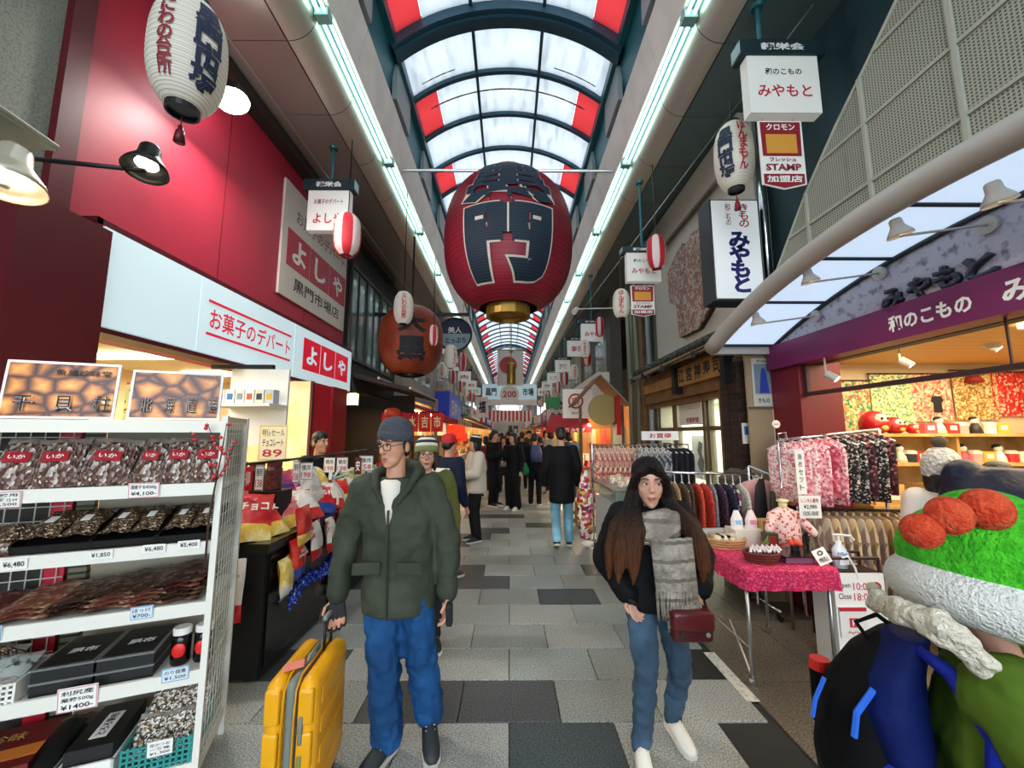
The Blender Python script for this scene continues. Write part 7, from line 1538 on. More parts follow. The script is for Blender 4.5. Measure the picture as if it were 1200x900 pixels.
def person(label, loc, rz=0.0, H=1.66, J=None, skin=None, coat='#1a1a1c', coat_name=None, coat_hem=.42, coat_w=1.0, trousers='#1b1c22', shoe='#1a1a1a', sole='#d8d4ca', hair='short', hat=None, yaw=0.0, pitch=0.0, roll=0.0, vox=.02, fine=False, female=False, glove=None, coat_rough=.7, coat_bump=(4, .45), sleeve=1.0, hands=True, legs=True, cat='person', coat_noise=None, lean=0.0, wrap_trouser=None, parts=None, hs=1.0, tb=(6, .5), group=None, smooth=4):
    """facing -Y when rz = 0. J: joint overrides in metres. R side is -X."""
    k = H / 1.70; sk = skin or m_skin
    D = {}
    for sd, sx in (('R', -1), ('L', 1)):
        D.update({'hip' + sd: V(sx * .085, .01, .88), 'knee' + sd: V(sx * .095, -.02, .48), 'ankle' + sd: V(sx * .10, .03, .085), 'toe' + sd: V(sx * .115, -.12, .03), 'sh' + sd: V(sx * .175, .01 - lean, 1.385), 'el' + sd: V(sx * .235, .03 - lean, 1.10), 'wr' + sd: V(sx * .245, -.05 - lean, .87)})
    D['neck'] = V(0, .015 - lean * 1.05, 1.44); D['head'] = V(0, -.01 - lean * 1.2, 1.585)
    D = {a: b * k for a, b in D.items()}
    if J: D.update({a: Vector(b) for a, b in J.items()})
    t = thing('person', label, cat, loc, rz, group, local=True)
    Hm = Matrix.Translation(D['head']) @ Matrix.Rotation(yaw, 4, 'Z') @ Matrix.Rotation(pitch, 4, 'X') @ Matrix.Rotation(roll, 4, 'Y'); hs = k ** .5 * hs
    # one continuous body
    q = MB(); head_into(q, Hm, hs, female, True if vox < .013 else False)
    hip = (D['hipR'] + D['hipL']) / 2; ch = (D['shR'] + D['shL']) / 2
    q.cap(D['neck'] + V(0, 0, -.06), Hm @ V(0, .012, -.05), .056 * k, .052 * k); q.cap(hip, ch + V(0, 0, -.1), .09 * k, .10 * k)
    for sd in 'RL':
        q.chain([ch + V(0, 0, -.03), D['sh' + sd], D['el' + sd], D['wr' + sd]], [.05 * k, .045 * k, .036 * k, .027 * k], 8)
        if hands:
            d_ = (D['wr' + sd] - D['el' + sd]).normalized(); hd = D.get('hd' + sd, d_); nr = D.get('hn' + sd, V(-.8 if sd == 'L' else .8, -.6, 0))
            if vox < .013: add_hand(q, D['wr' + sd], hd, nr, 1 if sd == 'R' else -1, k, D.get('curl' + sd, V(.6, 0, 0)).x if isinstance(D.get('curl' + sd, V(.6, 0, 0)), Vector) else .6)
            else: q.cap(D['wr' + sd], D['wr' + sd] + Vector(hd) * .11 * k, .026 * k, .03 * k, 8)
        if legs: q.chain([hip, D['hip' + sd], D['knee' + sd], D['ankle' + sd]], [.08 * k, .07 * k, .05 * k, .035 * k], 8)
    body = q.build('body', sk, t); skin_up(body, vox * .5 if vox < .013 else vox, 3, .4)
    if glove:
        for sd in glove[1]:
            q = MB(); d_ = D.get('hd' + sd, (D['wr' + sd] - D['el' + sd]).normalized()); nr = D.get('hn' + sd, V(-.8 if sd == 'L' else .8, -.6, 0)); add_hand(q, D['wr' + sd], d_, nr, 1 if sd == 'R' else -1, k * 1.13, .75); skin_up(q.build('glove', glove[0], t), .007, 2, .4)
    # trousers
    if legs:
        q = MB(); tw = wrap_trouser or (.098, .075, .062)
        q.loft([(hip + V(0, .0, -.07 * k), .14 * k, .10 * k), (hip + V(0, 0, .02), .155 * k, .115 * k), (hip + V(0, 0, .12 * k), .145 * k, .105 * k)], 16)
        for sd in 'RL': q.chain([D['hip' + sd] + V(0, 0, -.02), D['knee' + sd], D['ankle' + sd] + V(0, 0, .0)], [tw[0] * k, tw[1] * k, tw[2] * k], 12)
        skin_up(q.build('trousers', mat('trouser_' + trousers[1:], trousers, .8, b=tb, n=(3, '#%02x%02x%02x' % tuple(min(255, int(int(trousers[i:i + 2], 16) * 1.45 + 6)) for i in (1, 3, 5)), .45, .75), sp=.2), t), vox, 3, .5, (.06, .034) if vox < .013 else None)
        for sd in 'RL':
            an, to = D['ankle' + sd], D['toe' + sd]; f_ = (to - an); f_.z = 0; L_ = .255 * k; f_ = f_.normalized() if f_.length > 1e-4 else V(0, -1, 0)
            heel = V(an.x, an.y, 0) - f_ * .06 * k; heel.z = an.z - .075 * k; tip = heel + f_ * L_; tip.z = to.z - .03
            ax = (tip - heel).normalized(); up = ax.cross(V(-f_.y, f_.x, 0)) * -1; up = up if up.z > 0 else -up; sdv = ax.cross(up)
            Rm = Matrix((sdv, ax, up)).transposed(); q = MB()
            rg = [(.0, .036, .03, .03), (.12, .04, .045, .045), (.32, .04, .05, .05), (.5, .043, .042, .042), (.72, .046, .032, .034), (.9, .038, .026, .028), (1.0, .018, .016, .022)]
            vs = []; n_ = 14
            for fy, rx, rzz, cz in rg:
                for i_ in range(n_):
                    a_ = 2 * PI * i_ / n_; vs.append(heel + ax * (fy * L_) + sdv * (rx * k * math.cos(a_)) + up * ((cz + rzz * math.sin(a_)) * k))
            q.add(vs, [(i_ * n_ + j_, i_ * n_ + (j_ + 1) % n_, (i_ + 1) * n_ + (j_ + 1) % n_, (i_ + 1) * n_ + j_) for i_ in range(len(rg) - 1) for j_ in range(n_)] + [tuple(range(n_ - 1, -1, -1)), tuple(range((len(rg) - 1) * n_, len(rg) * n_))])
            q.cap(an + V(0, 0, -.02), an + V(0, 0, .03), .045 * k, .042 * k)
            sh_ = q.build('shoe', mat('shoe_' + shoe[1:], shoe, .6), t, True)
            q = MB(); vs = []
            for fy, rx in ((-.02, .03), (.1, .043), (.35, .041), (.7, .05), (.92, .042), (1.03, .02)):
                for sx, uz in ((-1, 0.0), (1, 0.0), (1, .024), (-1, .024)): vs.append(heel + ax * (fy * L_) + sdv * (sx * rx * k) + up * (uz * k))
            q.add(vs, [(i_ * 4 + j_, i_ * 4 + (j_ + 1) % 4, i_ * 4 + 4 + (j_ + 1) % 4, i_ * 4 + 4 + j_) for i_ in range(5) for j_ in range(4)] + [(3, 2, 1, 0), (20, 21, 22, 23)]); q.build('sole', mat('sole_' + sole[1:], sole, .6), sh_)
            if fine:
                for li in range(4):
                    q = MB(); c_ = heel + ax * ((.42 + .07 * li) * L_) + up * ((.083 - .008 * li) * k); q.cap(c_ - sdv * .022 * k, c_ + sdv * .022 * k, .004, .004, 6); q.build('lace', mat('sole_' + sole[1:], sole, .6), sh_)
    # coat / jacket
    q = MB(); cw = coat_w; z0 = coat_hem * H if coat_hem < 1 else coat_hem
    def axis(z):
        u = (z - hip.z) / max(.01, ch.z - hip.z); p = hip.lerp(ch, max(-.0, u)); return V(p.x, p.y, z)
    zs = [(z0, .172, .135), (z0 + .04, .178, .142), (hip.z + .05 * k, .172, .132), (hip.z + .22 * k, .17, .128), (ch.z - .2 * k, .185, .135), (ch.z - .07 * k, .178, .122), (ch.z + .0, .14, .1), (ch.z + .045 * k, .085, .085)]
    zs = [zz for i_, zz in enumerate(zs) if i_ < 2 or zz[0] > z0 + .05]
    q.loft([(axis(z) + V(0, .005, 0), rx * k * cw, ry * k * cw) for z, rx, ry in zs], 24)
    for sd in 'RL':
        w_ = D['wr' + sd]; e_ = D['el' + sd]; dd = (w_ - e_).normalized()
        q.chain([D['sh' + sd] + V(0, 0, -.02 * k), e_, w_ - dd * .01], [.082 * k * cw * sleeve, .07 * k * cw * sleeve, .053 * k * cw * sleeve], 12)
    cm = mat('coat_' + (coat_name or coat[1:]), coat, coat_rough, b=coat_bump, n=coat_noise, sp=.2)
    jk = q.build('jacket', cm, t); skin_up(jk, vox, smooth, .5, (.10, .034) if vox < .013 else None)
    # hair
    if hair:
        hm_ = m_hair
        q = MB(); q.xf(Hm @ Matrix.Scale(hs, 4))
        if hair == 'short': q.ell((0, .012, .06), (.083, .096, .078)); q.ell((0, .05, -.005), (.075, .062, .07)); q.ell((-.07, .0, .02), (.014, .03, .035)); q.ell((.07, .0, .02), (.014, .03, .035))
        elif hair == 'bob': q.ell((0, .02, .045), (.086, .1, .088)); q.ell((0, .055, -.04), (.085, .06, .11)); q.ell((-.07, .0, -.04), (.022, .045, .1)); q.ell((.07, .0, -.04), (.022, .045, .1))
        elif hair == 'back': q.ell((0, .045, -.01), (.078, .06, .075)); q.ell((-.072, .015, -.005), (.012, .035, .035)); q.ell((.072, .015, -.005), (.012, .035, .035))
        q.xf(None); skin_up(q.build('hair', hm_, t), .008 if vox < .013 else .016, 2)
    if hat:
        kind, hc = hat[0], hat[1]
        q = MB(); q.xf(Hm @ Matrix.Scale(hs, 4) @ Matrix.Rotation(math.radians(-8), 4, 'X'))
        if kind in ('beanie', 'striped'):
            q.lathe([(.093, .028), (.097, .04), (.097, .075), (.093, .1), (.084, .125), (.062, .147), (.03, .16), (.001, .163)], (0, .008, 0), 28, cap=False)
            for v_i in range(len(q.v)): pass
            q.xf(None); o = q.build('hat', hc if isinstance(hc, list) else [hc], t, True); o.scale = (1, 1, 1)
            if kind == 'striped':
                me = o.data
                for p_ in me.polygons: p_.material_index = (p_.index // 28) % len(hc)
            q = MB(); q.xf(Hm @ Matrix.Scale(hs, 4) @ Matrix.Rotation(math.radians(-8), 4, 'X')); q.lathe([(.092, .02), (.101, .024), (.102, .07), (.096, .076)], (0, .008, 0), 28, cap=False); q.xf(None); q.build('hat_cuff', hat[2] if len(hat) > 2 else (hc[0] if isinstance(hc, list) else hc), t, True)
        elif kind == 'cap':
            q.lathe([(.09, .03), (.092, .06), (.085, .1), (.06, .128), (.001, .138)], (0, .008, 0), 24, cap=False); q.ell((0, -.12, .035), (.07, .06, .008), 14, 6); q.xf(None); q.build('cap', hc, t, True)
        elif kind == 'pom':
            q.lathe([(.095, -.01), (.1, .02), (.1, .07), (.088, .12), (.055, .16), (.02, .175), (.001, .177)], (0, .01, 0), 28, cap=False); q.xf(None); q.build('hat', hc, t, True)
            q = MB(); q.xf(Hm @ Matrix.Scale(hs, 4)); q.ell((0, .03, .205), (.042, .042, .04)); q.xf(None); q.build('pompom', hat[2], t, True)
    if fine:
        T_ = Hm @ Matrix.Scale(hs, 4)
        for x in (-1, 1):
            q = MB(); q.xf(T_); q.ell((x * .031, -.0865, .008), (.0135, .0065, .005), 12, 8); q.xf(None); ey = q.build('eye', m_eyew, t, True)
            q = MB(); q.xf(T_); q.ell((x * .031 + D.get('gaze', V(0, 0, 0)).x, -.0905, .008), (.0066, .0035, .0052), 10, 6); q.xf(None); q.build('iris', m_iris, ey, True)
            q = MB(); q.xf(T_); q.tube([(x * .046, -.083, .0075), (x * .04, -.0905, .0135), (x * .03, -.0945, .0155), (x * .018, -.092, .011)], .0017, 6); q.xf(None); q.build('eyelash', m_hair, ey, True)
            q = MB(); q.xf(T_); q.tube([(x * .052, -.082, .030), (x * .04, -.0915, .036), (x * .026, -.0955, .036), (x * .014, -.096, .0315)], [.0015, .003, .0035, .002], 6); q.xf(None); q.build('eyebrow', m_hair, t, True)
        q = MB(); q.xf(T_); q.tube([(-.023, -.0895, -.0605), (-.01, -.0965, -.0575), (0, -.0958, -.059), (.01, -.0965, -.0575), (.023, -.0895, -.0605)], [.0015, .0034, .0032, .0034, .0015], 8); q.tube([(-.019, -.0895, -.0645), (0, -.0955, -.068), (.019, -.0895, -.0645)], [.0015, .0044, .0015], 8); q.xf(None); q.build('lips', m_lipr if female else m_lip, t, True)
    t['_hm'] = 0; del t['_hm']
    return t, D, Hm, hs, cm, jk
def glasses(t, Hm, hs):
    T_ = Hm @ Matrix.Scale(hs, 4); q = MB(); q.xf(T_)
    for x in (-1, 1):
        q.tube([(x * .033 + .026 * math.copysign(abs(math.cos(a_)) ** .6, math.cos(a_)), -.106 + .004 * abs(math.cos(a_)), .004 + .018 * math.copysign(abs(math.sin(a_)) ** .6, math.sin(a_))) for a_ in [2 * PI * i / 20 for i in range(20)]], .0024, 6, closed=True)
        q.tube([(x * .06, -.1, .01), (x * .077, -.07, .012), (x * .082, .01, .006)], .002, 6)
    q.tube([(-.007, -.107, .008), (0, -.11, .011), (.007, -.107, .008)], .002, 6); q.xf(None); return q.build('glasses', m_black, t, True)

# ---- man with the yellow suitcase
mx, my = -.60, 2.33
man, D, Hm, hs, cm, jk = person('man in a dark green parka and grey beanie pulling a yellow suitcase', (mx, my, 0), 0, 1.70, J={
    'hipR': (-.10, 0, .87), 'hipL': (.085, 0, .87), 'kneeR': (-.055, -.07, .47), 'ankleR': (-.03, -.05, .095), 'toeR': (-.09, -.18, .03), 'kneeL': (.125, -.02, .49), 'ankleL': (.165, .05, .15), 'toeL': (.19, -.03, .03),
    'shR': (-.215, .0, 1.365), 'elR': (-.325, .04, 1.06), 'wrR': (-.30, -.10, .81), 'shL': (.155, .0, 1.365), 'elL': (.255, .03, 1.06), 'wrL': (.265, -.03, .79), 'neck': (-.045, 0, 1.43), 'head': (-.05, -.03, 1.585),
    'hdL': (.0, -.25, -.97), 'hnL': (-1, -.2, 0), 'hdR': (.12, -.2, -.97), 'hnR': (.3, -1, 0), 'gaze': (-.003, 0, 0)},
    coat='#41463a', coat_noise=(3.5, '#31362c', .4, .65), coat_hem=.70 / 1.7, coat_w=1.14, coat_rough=.75, trousers='#143c66', shoe='#1b2326', sole='#b8b4aa', hair='back', hat=('beanie', mat('beanie_slate', '#3f434b', .95, b=(55, .5)), mat('beanie_slate', '#3f434b', .95)), yaw=-.42, pitch=.12, vox=.011, fine=True, sleeve=.9, wrap_trouser=(.098, .086, .08), tb=(9, .9), coat_bump=(6, .45), glove=(mat('glove_black', '#17181a', .8), 'R'))
glasses(man, Hm, hs)
q = MB(); q.loft([((-.04, -.10, 1.17), .012, .05), ((-.04, -.085, 1.25), .04, .065), ((-.04, -.06, 1.33), .065, .082), ((-.045, -.035, 1.385), .072, .088), ((-.045, -.02, 1.40), .064, .078)], 20); q.build('tee_shirt', mat('tee_white', '#d9d2c6', .8), man, True)
# collar and hood of the parka
q = MB(); q.tube([(-.075, -.13, 1.27), (-.12, -.12, 1.36), (-.145, -.04, 1.43), (-.105, .07, 1.46), (-.03, .105, 1.47), (.05, .08, 1.46), (.085, -.04, 1.43), (.06, -.12, 1.36), (.0, -.14, 1.27)], [.014, .022, .028, .036, .04, .036, .028, .022, .014], 10); q.ell((-.03, .13, 1.42), (.13, .06, .08)); skin_up(q.build('hood', cm, man), .012, 4)
q = MB(); q.tube([(-.035, -.158, 1.25), (-.03, -.176, 1.05), (-.025, -.17, .85), (-.022, -.17, .715)], .006, 6); q.build('zip', mat('zip_dark', '#23281f', .6), man)
for x, r_ in ((-.135, .12), (.085, -.12)):
    q = MB(); q.box((x, -.168, .96), (.14, .012, .06), Matrix.Rotation(r_, 3, 'Z')); o = q.build('pocket_flap', cm, man); bv = o.modifiers.new('b', 'BEVEL'); bv.width = .008; bv.segments = 2
for sd in 'RL':
    w_ = D['wr' + sd]; d_ = (w_ - D['el' + sd]).normalized(); q = MB(); q.cap(w_ - d_ * .06, w_ - d_ * .005, .058, .055, 12); skin_up(q.build('cuff', cm, man), .01, 2)
q = MB(); wl_ = D['wrL'] + V(.02, -.06, -.08); q.box(wl_, (.035, .05, .12), Matrix.Rotation(.2, 3, 'X')); o = q.build('held_glove', mat('glove_black', '#17181a', .8), man); bv = o.modifiers.new('b', 'BEVEL'); bv.width = .012; bv.segments = 3
# ---- the suitcase
m_yel = mat('suitcase_yellow', '#e2a10c', .32, n=(3, '#cf8d06', .4, .7)); m_gus = mat('gusset_grey', '#6f776f', .6); m_yel2 = mat('suitcase_piping', '#c98a10', .4)
SX, SY = -.945, 2.06
sc_ = thing('suitcase', 'bright yellow hard-shell suitcase with a grey zip band beside the man', 'suitcase', (SX, SY, 0), math.radians(4), local=True)
sc_.scale = (.78, 1, 1)
def rbox(mb_name, a, b, m_, par, bev, seg=4):
    q = MB(); q.bb(a, b); o = q.build(mb_name, m_, par, True); bv = o.modifiers.new('b', 'BEVEL'); bv.width = bev; bv.segments = seg; return o
rbox('shell', (-.145, -.21, .055), (-.028, .21, .60), m_yel, sc_, .055); rbox('shell', (.028, -.21, .055), (.145, .21, .60), m_yel, sc_, .055)
for x in (-.088, .088):
    for zi in range(3):
        z0 = .10 + .165 * zi
        for yf in (-.212,):
            o = rbox('end_panel', (x - .04, yf - .004, z0), (x + .04, yf + .03, z0 + .14), m_yel, sc_, .012, 3)
rbox('zip_band', (-.03, -.206, .06), (.03, .206, .594), m_gus, sc_, .05)
for x in (-.031, .031): q = MB(); q.tube([(x, -.2, .1), (x, -.212, .2), (x, -.212, .45), (x, -.2, .56), (x, -.15, .598), (x, .15, .598), (x, .2, .56)], .006, 6); q.build('piping', m_yel2, sc_, True)
for zi in range(4): o = rbox('side_rib', (.143, -.15, .12 + .12 * zi), (.151, .15, .19 + .12 * zi), m_yel, sc_, .006, 2)
o = rbox('side_handle', (.06, -.224, .36), (.082, -.205, .47), m_gus, sc_, .006, 2); o = rbox('side_strap', (.06, -.222, .15), (.085, -.205, .32), mat('strap_olive', '#6f7a3a', .6), sc_, .006, 2)
q = MB(); q.tube([(.01, -.06, .595), (.02, -.06, .625), (.02, .06, .625), (.01, .06, .595)], .01, 8); q.build('top_handle', m_gus, sc_, True)
q = MB()
for y in (-.03, .06): q.cyl((.045, y + .1, .55), (.045, y + .1, .74), .009, n=8)
q.build('telescopic_pole', m_blackm, sc_, True)
rbox('grip', (.03, .055, .725), (.06, .175, .75), m_gus, sc_, .01, 3)
q = MB(); q.box((-.04, -.10, .612), (.10, .05, .012), Matrix.Rotation(.4, 3, 'Z')); q.build('luggage_tag', mat('tag_coral', '#d9796a', .6), sc_)
for x in (-.09, .09):
    for y in (-.16, .16): q = MB(); q.cyl((x - .014, y, .03), (x + .014, y, .03), .03, n=14); q.build('wheel', m_black, sc_, True)

# ---- woman with the scarf
wx, wy = .80, 2.36
m_hairb = None
def ombre():
    M = bpy.data.materials.new('hair_ombre'); M.use_nodes = True; nt = M.node_tree; N = nt.nodes; L = nt.links; P = N['Principled BSDF']; P.inputs['Roughness'].default_value = .5; P.inputs['Specular IOR Level'].default_value = .2
    tc = N.new('ShaderNodeTexCoord'); se = N.new('ShaderNodeSeparateXYZ'); L.new(tc.outputs['Object'], se.inputs[0]); mr = N.new('ShaderNodeMapRange'); mr.inputs['From Min'].default_value = .85; mr.inputs['From Max'].default_value = 1.25; L.new(se.outputs[2], mr.inputs[0])
    rp = N.new('ShaderNodeValToRGB'); rp.color_ramp.elements[0].color = lin('#6a3d22') + (1,); rp.color_ramp.elements[1].color = lin('#150d0c') + (1,); L.new(mr.outputs[0], rp.inputs[0]); L.new(rp.outputs[0], P.inputs['Base Color'])
    mp = N.new('ShaderNodeMapping'); mp.inputs['Scale'].default_value = (110, 110, 4); L.new(tc.outputs['Object'], mp.inputs[0]); t_ = N.new('ShaderNodeTexNoise'); t_.inputs['Scale'].default_value = 1; L.new(mp.outputs[0], t_.inputs['Vector']); bp = N.new('ShaderNodeBump'); bp.inputs['Strength'].default_value = .9; bp.inputs['Distance'].default_value = .02; L.new(t_.outputs['Fac'], bp.inputs['Height']); L.new(bp.outputs[0], P.inputs['Normal'])
    return M
wom, D, Hm, hs, cm, jk = person('woman with long hair, grey fringed scarf and black coat walking in jeans', (wx, wy, 0), 0, 1.50, skin=m_skin2, J={
    'hipR': (-.075, .0, .76), 'hipL': (.085, .0, .76), 'kneeR': (-.09, -.12, .43), 'ankleR': (-.13, -.12, .09), 'toeR': (-.15, -.26, .03), 'kneeL': (.11, -.06, .42), 'ankleL': (.105, .06, .10), 'toeL': (.13, -.07, .03),
    'shR': (-.155, 0, 1.20), 'elR': (-.245, .05, .94), 'wrR': (-.165, -.08, .79), 'shL': (.165, 0, 1.20), 'elL': (.285, .03, .96), 'wrL': (.20, -.16, .84), 'neck': (-.01, .0, 1.25), 'head': (-.015, -.05, 1.372), 'hdR': (.35, -.2, -.9), 'hnR': (.5, -.8, 0), 'hdL': (-.5, -.5, -.7), 'hnL': (-.6, .5, -.3), 'gaze': (.004, 0, 0)},
    coat='#0c0d10', coat_hem=.70 / 1.5, coat_w=1.14, coat_rough=.75, trousers='#384c5f', shoe='#e2ddd2', sole='#d0ccc0', hair=None, yaw=-.16, pitch=.04, vox=.011, fine=True, female=True, sleeve=1.12, wrap_trouser=(.1, .072, .054), coat_bump=(5, .35), hs=1.14, tb=(6, .6))
q = MB(); T_ = Hm @ Matrix.Scale(hs, 4); q.xf(T_); q.ell((0, .02, .058), (.087, .1, .082)); q.ell((0, .055, -.03), (.082, .06, .12))
for x in (-1, 1):
    q.tube([(x * .01, -.07, .1), (x * .045, -.078, .072), (x * .074, -.05, .03), (x * .085, -.02, -.03), (x * .092, .0, -.1)], [.02, .022, .026, .03, .034], 8)
q.xf(None); h0 = D['head']
for x, xe, y in ((-1, -.23, -.17), (-.9, -.16, -.19), (-1.05, -.26, -.1), (1, .2, -.18), (.9, .24, -.13), (1.05, .27, -.06)):
    q.tube([h0 + V(x * .085, .0, -.04), h0 + V(x * .115, -.03, -.14), V(xe * .8, y * .9, 1.14), V(xe * .95, y, 1.03), V(xe, y - .01, .95), V(xe * 1.02, y, .87)], [.036, .046, .05, .042, .028, .006], 10)
q.tube([h0 + V(0, .07, -.05), h0 + V(0, .1, -.2), V(0, .15, 1.0), V(0, .15, .85)], [.08, .11, .12, .04], 12)
skin_up(q.build('hair', ombre(), wom), .009, 3)
m_scarf = mat('scarf_wool', '#8f867a', .95, n=(9, '#b8afa0', .42, .6), b=(60, .9), st_=(11, '#7d7468', 2, .2), sp=.15)
sc2 = MB()
def ringpts(c, rx, ry, tilt, n=20): return [c + V(rx * math.cos(2 * PI * i / n), ry * math.sin(2 * PI * i / n), tilt * math.cos(2 * PI * i / n) - .03 * math.sin(2 * PI * i / n)) for i in range(n)]
sc2.tube(ringpts(V(0, -.02, 1.175), .095, .105, .02), .038, 10, closed=True); sc2.tube(ringpts(V(.0, -.045, 1.12), .105, .12, -.03), .042, 10, closed=True); sc2.tube([(-.11, -.15, 1.09), (-.03, -.205, 1.12), (.06, -.195, 1.17), (.1, -.12, 1.22)], [.03, .04, .04, .025], 10)
sc2.tube([(-.02, -.185, 1.11), (.0, -.215, 1.03), (.01, -.222, .95)], [.05, .055, .05], 10)
o = skin_up(sc2.build('scarf', m_scarf, wom), .011, 3)
def panel_fn(u, v): x = -.085 + .17 * u + .03 * (1 - v); return V(x, -.235 - .02 * math.sin(PI * u) - .015 * math.sin(u * 14), .90 + .24 * v)
for layer, (dx, zb, dy) in enumerate(((0, .86, 0), (.055, .80, .012))):
    q = MB()
    for sg in (0, 1): q.surf(lambda u, v, sg=sg: V(-.08 + .16 * u + dx + .02 * (1 - v), -.24 + dy + .012 * sg - .02 * math.sin(PI * u) - .006 * math.sin(u * 20), zb + (1.12 - zb) * v), 16, 6)
    q.build('scarf_tail', m_scarf, wom, True)
    for i in range(11):
        u = i / 10; x = -.08 + .16 * u + dx + .02; q = MB(); q.tube([(x, -.245 + dy - .02 * math.sin(PI * u), zb + .005), (x + .004 * math.sin(i * 2.1), -.25 + dy, zb - .06), (x + .008 * math.sin(i * 1.3), -.25 + dy, zb - .13)], [.009, .008, .006], 6); q.build('fringe', m_scarf, wom, True)
# coat hem flare, pocket
q = MB(); q.tube([(-.2, -.09, .80), (-.14, -.145, .765)], .012, 8); q.build('pocket', mat('pocket_black', '#08090b', .6), wom)
bag = thing('handbag', 'maroon leather shoulder bag hanging at the woman hip', 'handbag', (.87, 2.16, .62))
m_bag = mat('bag_maroon', '#4a1418', .35, b=(30, .15))
q = MB(); q.bb((.80, 2.08, .635), (1.0, 2.17, .775)); o = q.build('body', m_bag, bag, True); bv = o.modifiers.new('b', 'BEVEL'); bv.width = .02; bv.segments = 3
q = MB(); q.bb((.795, 2.065, .69), (1.005, 2.175, .785)); o = q.build('flap', mat('bag_flap', '#5a1a1c', .3, b=(30, .15)), bag, True); bv = o.modifiers.new('b', 'BEVEL'); bv.width = .02; bv.segments = 3
for x in (.835, .96): q = MB(); q.cyl((x, 2.06, .685), (x, 2.066, .685), .012, n=12); q.build('stud', m_chrome, bag)
q = MB(); q.tube([(.81, 2.12, .78), (.86, 2.14, .9), (.92, 2.15, 1.02), (.96, 2.25, 1.19), (.98, 2.36, 1.23), (1.02, 2.44, 1.1), (1.06, 2.4, .9), (.99, 2.13, .78)], .008, 6); q.build('strap', mat('strap_dark', '#2a0d0f', .4), bag)

# ---- child with a backpack and plush hood, lower right (back to the left, facing right)
m_olive = mat('fleece_olive', '#55701f', .9, n=(3, '#465e1a', .4, .7), b=(5, .5)); m_sherpa = mat('sherpa', '#d6cdb8', .98, b=(70, 1.0))
kx, ky, KR = 1.245, 1.10, math.radians(52)
KW = Matrix.Translation((kx, ky, 0)) @ Matrix.Rotation(KR, 4, 'Z'); KM = KW.inverted()
HC = PY(1150, 662, 1.08); HL = KM @ HC
kid, D, Hm, hs, cm, jk = person('person in an olive jacket and plush hood seen from behind at lower right', (kx, ky, 0), KR, 1.28, skin=m_skin2, J={
    'shR': (-.165, .0, 1.06), 'elR': (-.225, -.12, .83), 'wrR': (-.12, -.36, .84), 'shL': (.15, -.03, 1.06), 'elL': (.2, -.2, .80), 'wrL': (.1, -.4, .78), 'neck': (0, -.03, 1.08), 'head': HL - V(0, 0, .03), 'hipR': (-.075, .02, .64), 'hipL': (.075, .02, .64)},
    coat='#55701f', coat_name='olive_fleece', coat_noise=(3, '#465e1a', .4, .7), coat_hem=.50 / 1.28, coat_w=1.35, coat_rough=.9, trousers='#15161a', shoe='#24262a', hair=None, pitch=.25, vox=.012, sleeve=1.3, smooth=5, coat_bump=(5, .6))
# plush hat: green crown, thick white fluffy band, orange-red bobbles
hd = thing('plush_hat', 'large round plush hat in green with a thick white band and orange-red bobbles', 'plush hat', (HC.x, HC.y, 1.15))
m_plg = mat('plush_green', '#37b010', .95, n=(40, '#4ccb1e', .4, .6), b=(120, .9)); m_plw = mat('plush_white', '#e6e5de', .95, b=(120, .9)); m_plo = mat('plush_orange', '#d63a16', .95, n=(40, '#e65a30', .4, .6), b=(120, .9))
q = MB(); q.ell(HC + V(.0, .0, .02), (.165, .165, .135), 24, 14); q.ell(HC + V(.05, .02, .09), (.12, .12, .1), 20, 12); skin_up(q.build('crown', m_plg, hd), .012, 4)
q = MB(); q.tube([HC + V(.125 * math.cos(2 * PI * i / 28), .125 * math.sin(2 * PI * i / 28), -.085 - .035 * math.cos(2 * PI * i / 28)) for i in range(28)], .07, 12, closed=True); q.ell(HC + V(0, 0, -.03), (.13, .13, .09)); skin_up(q.build('fluffy_band', m_plw, hd), .012, 4)
for px, py, r_, Yb in ((1080, 622, .042, 1.02), (1112, 604, .045, 1.0), (1155, 597, .05, 1.0)): q = MB(); c = PY(px, py, Yb); q.ell(c, (r_, r_, r_), 18, 12); q.build('bobble', m_plo, hd, True)
# sherpa collar lying on the shoulders
q = MB(); rk_ = random.Random(2); cp = [PY(1024, 690, 1.3), PY(1036, 708, 1.12), PY(1064, 714, 1.02), PY(1100, 728, .96), PY(1132, 748, .94), PY(1162, 785, .93)]
for a_, b_ in zip(cp[:-1], cp[1:]):
    for j in range(10):
        p = a_.lerp(b_, j / 10); r_ = .017
        q.ell(p + V(rk_.uniform(-.012, .012), .01, -.02 + rk_.uniform(-.012, .012)), (r_, r_, r_), 8, 6)
        q.ell(p + V(rk_.uniform(-.01, .01), rk_.uniform(-.01, .01), rk_.uniform(-.013, .013)), (r_, r_, r_ * .9), 8, 6)
co = skin_up(q.build('sherpa_collar', m_sherpa, kid), .007, 1); co.matrix_parent_inverse = KM
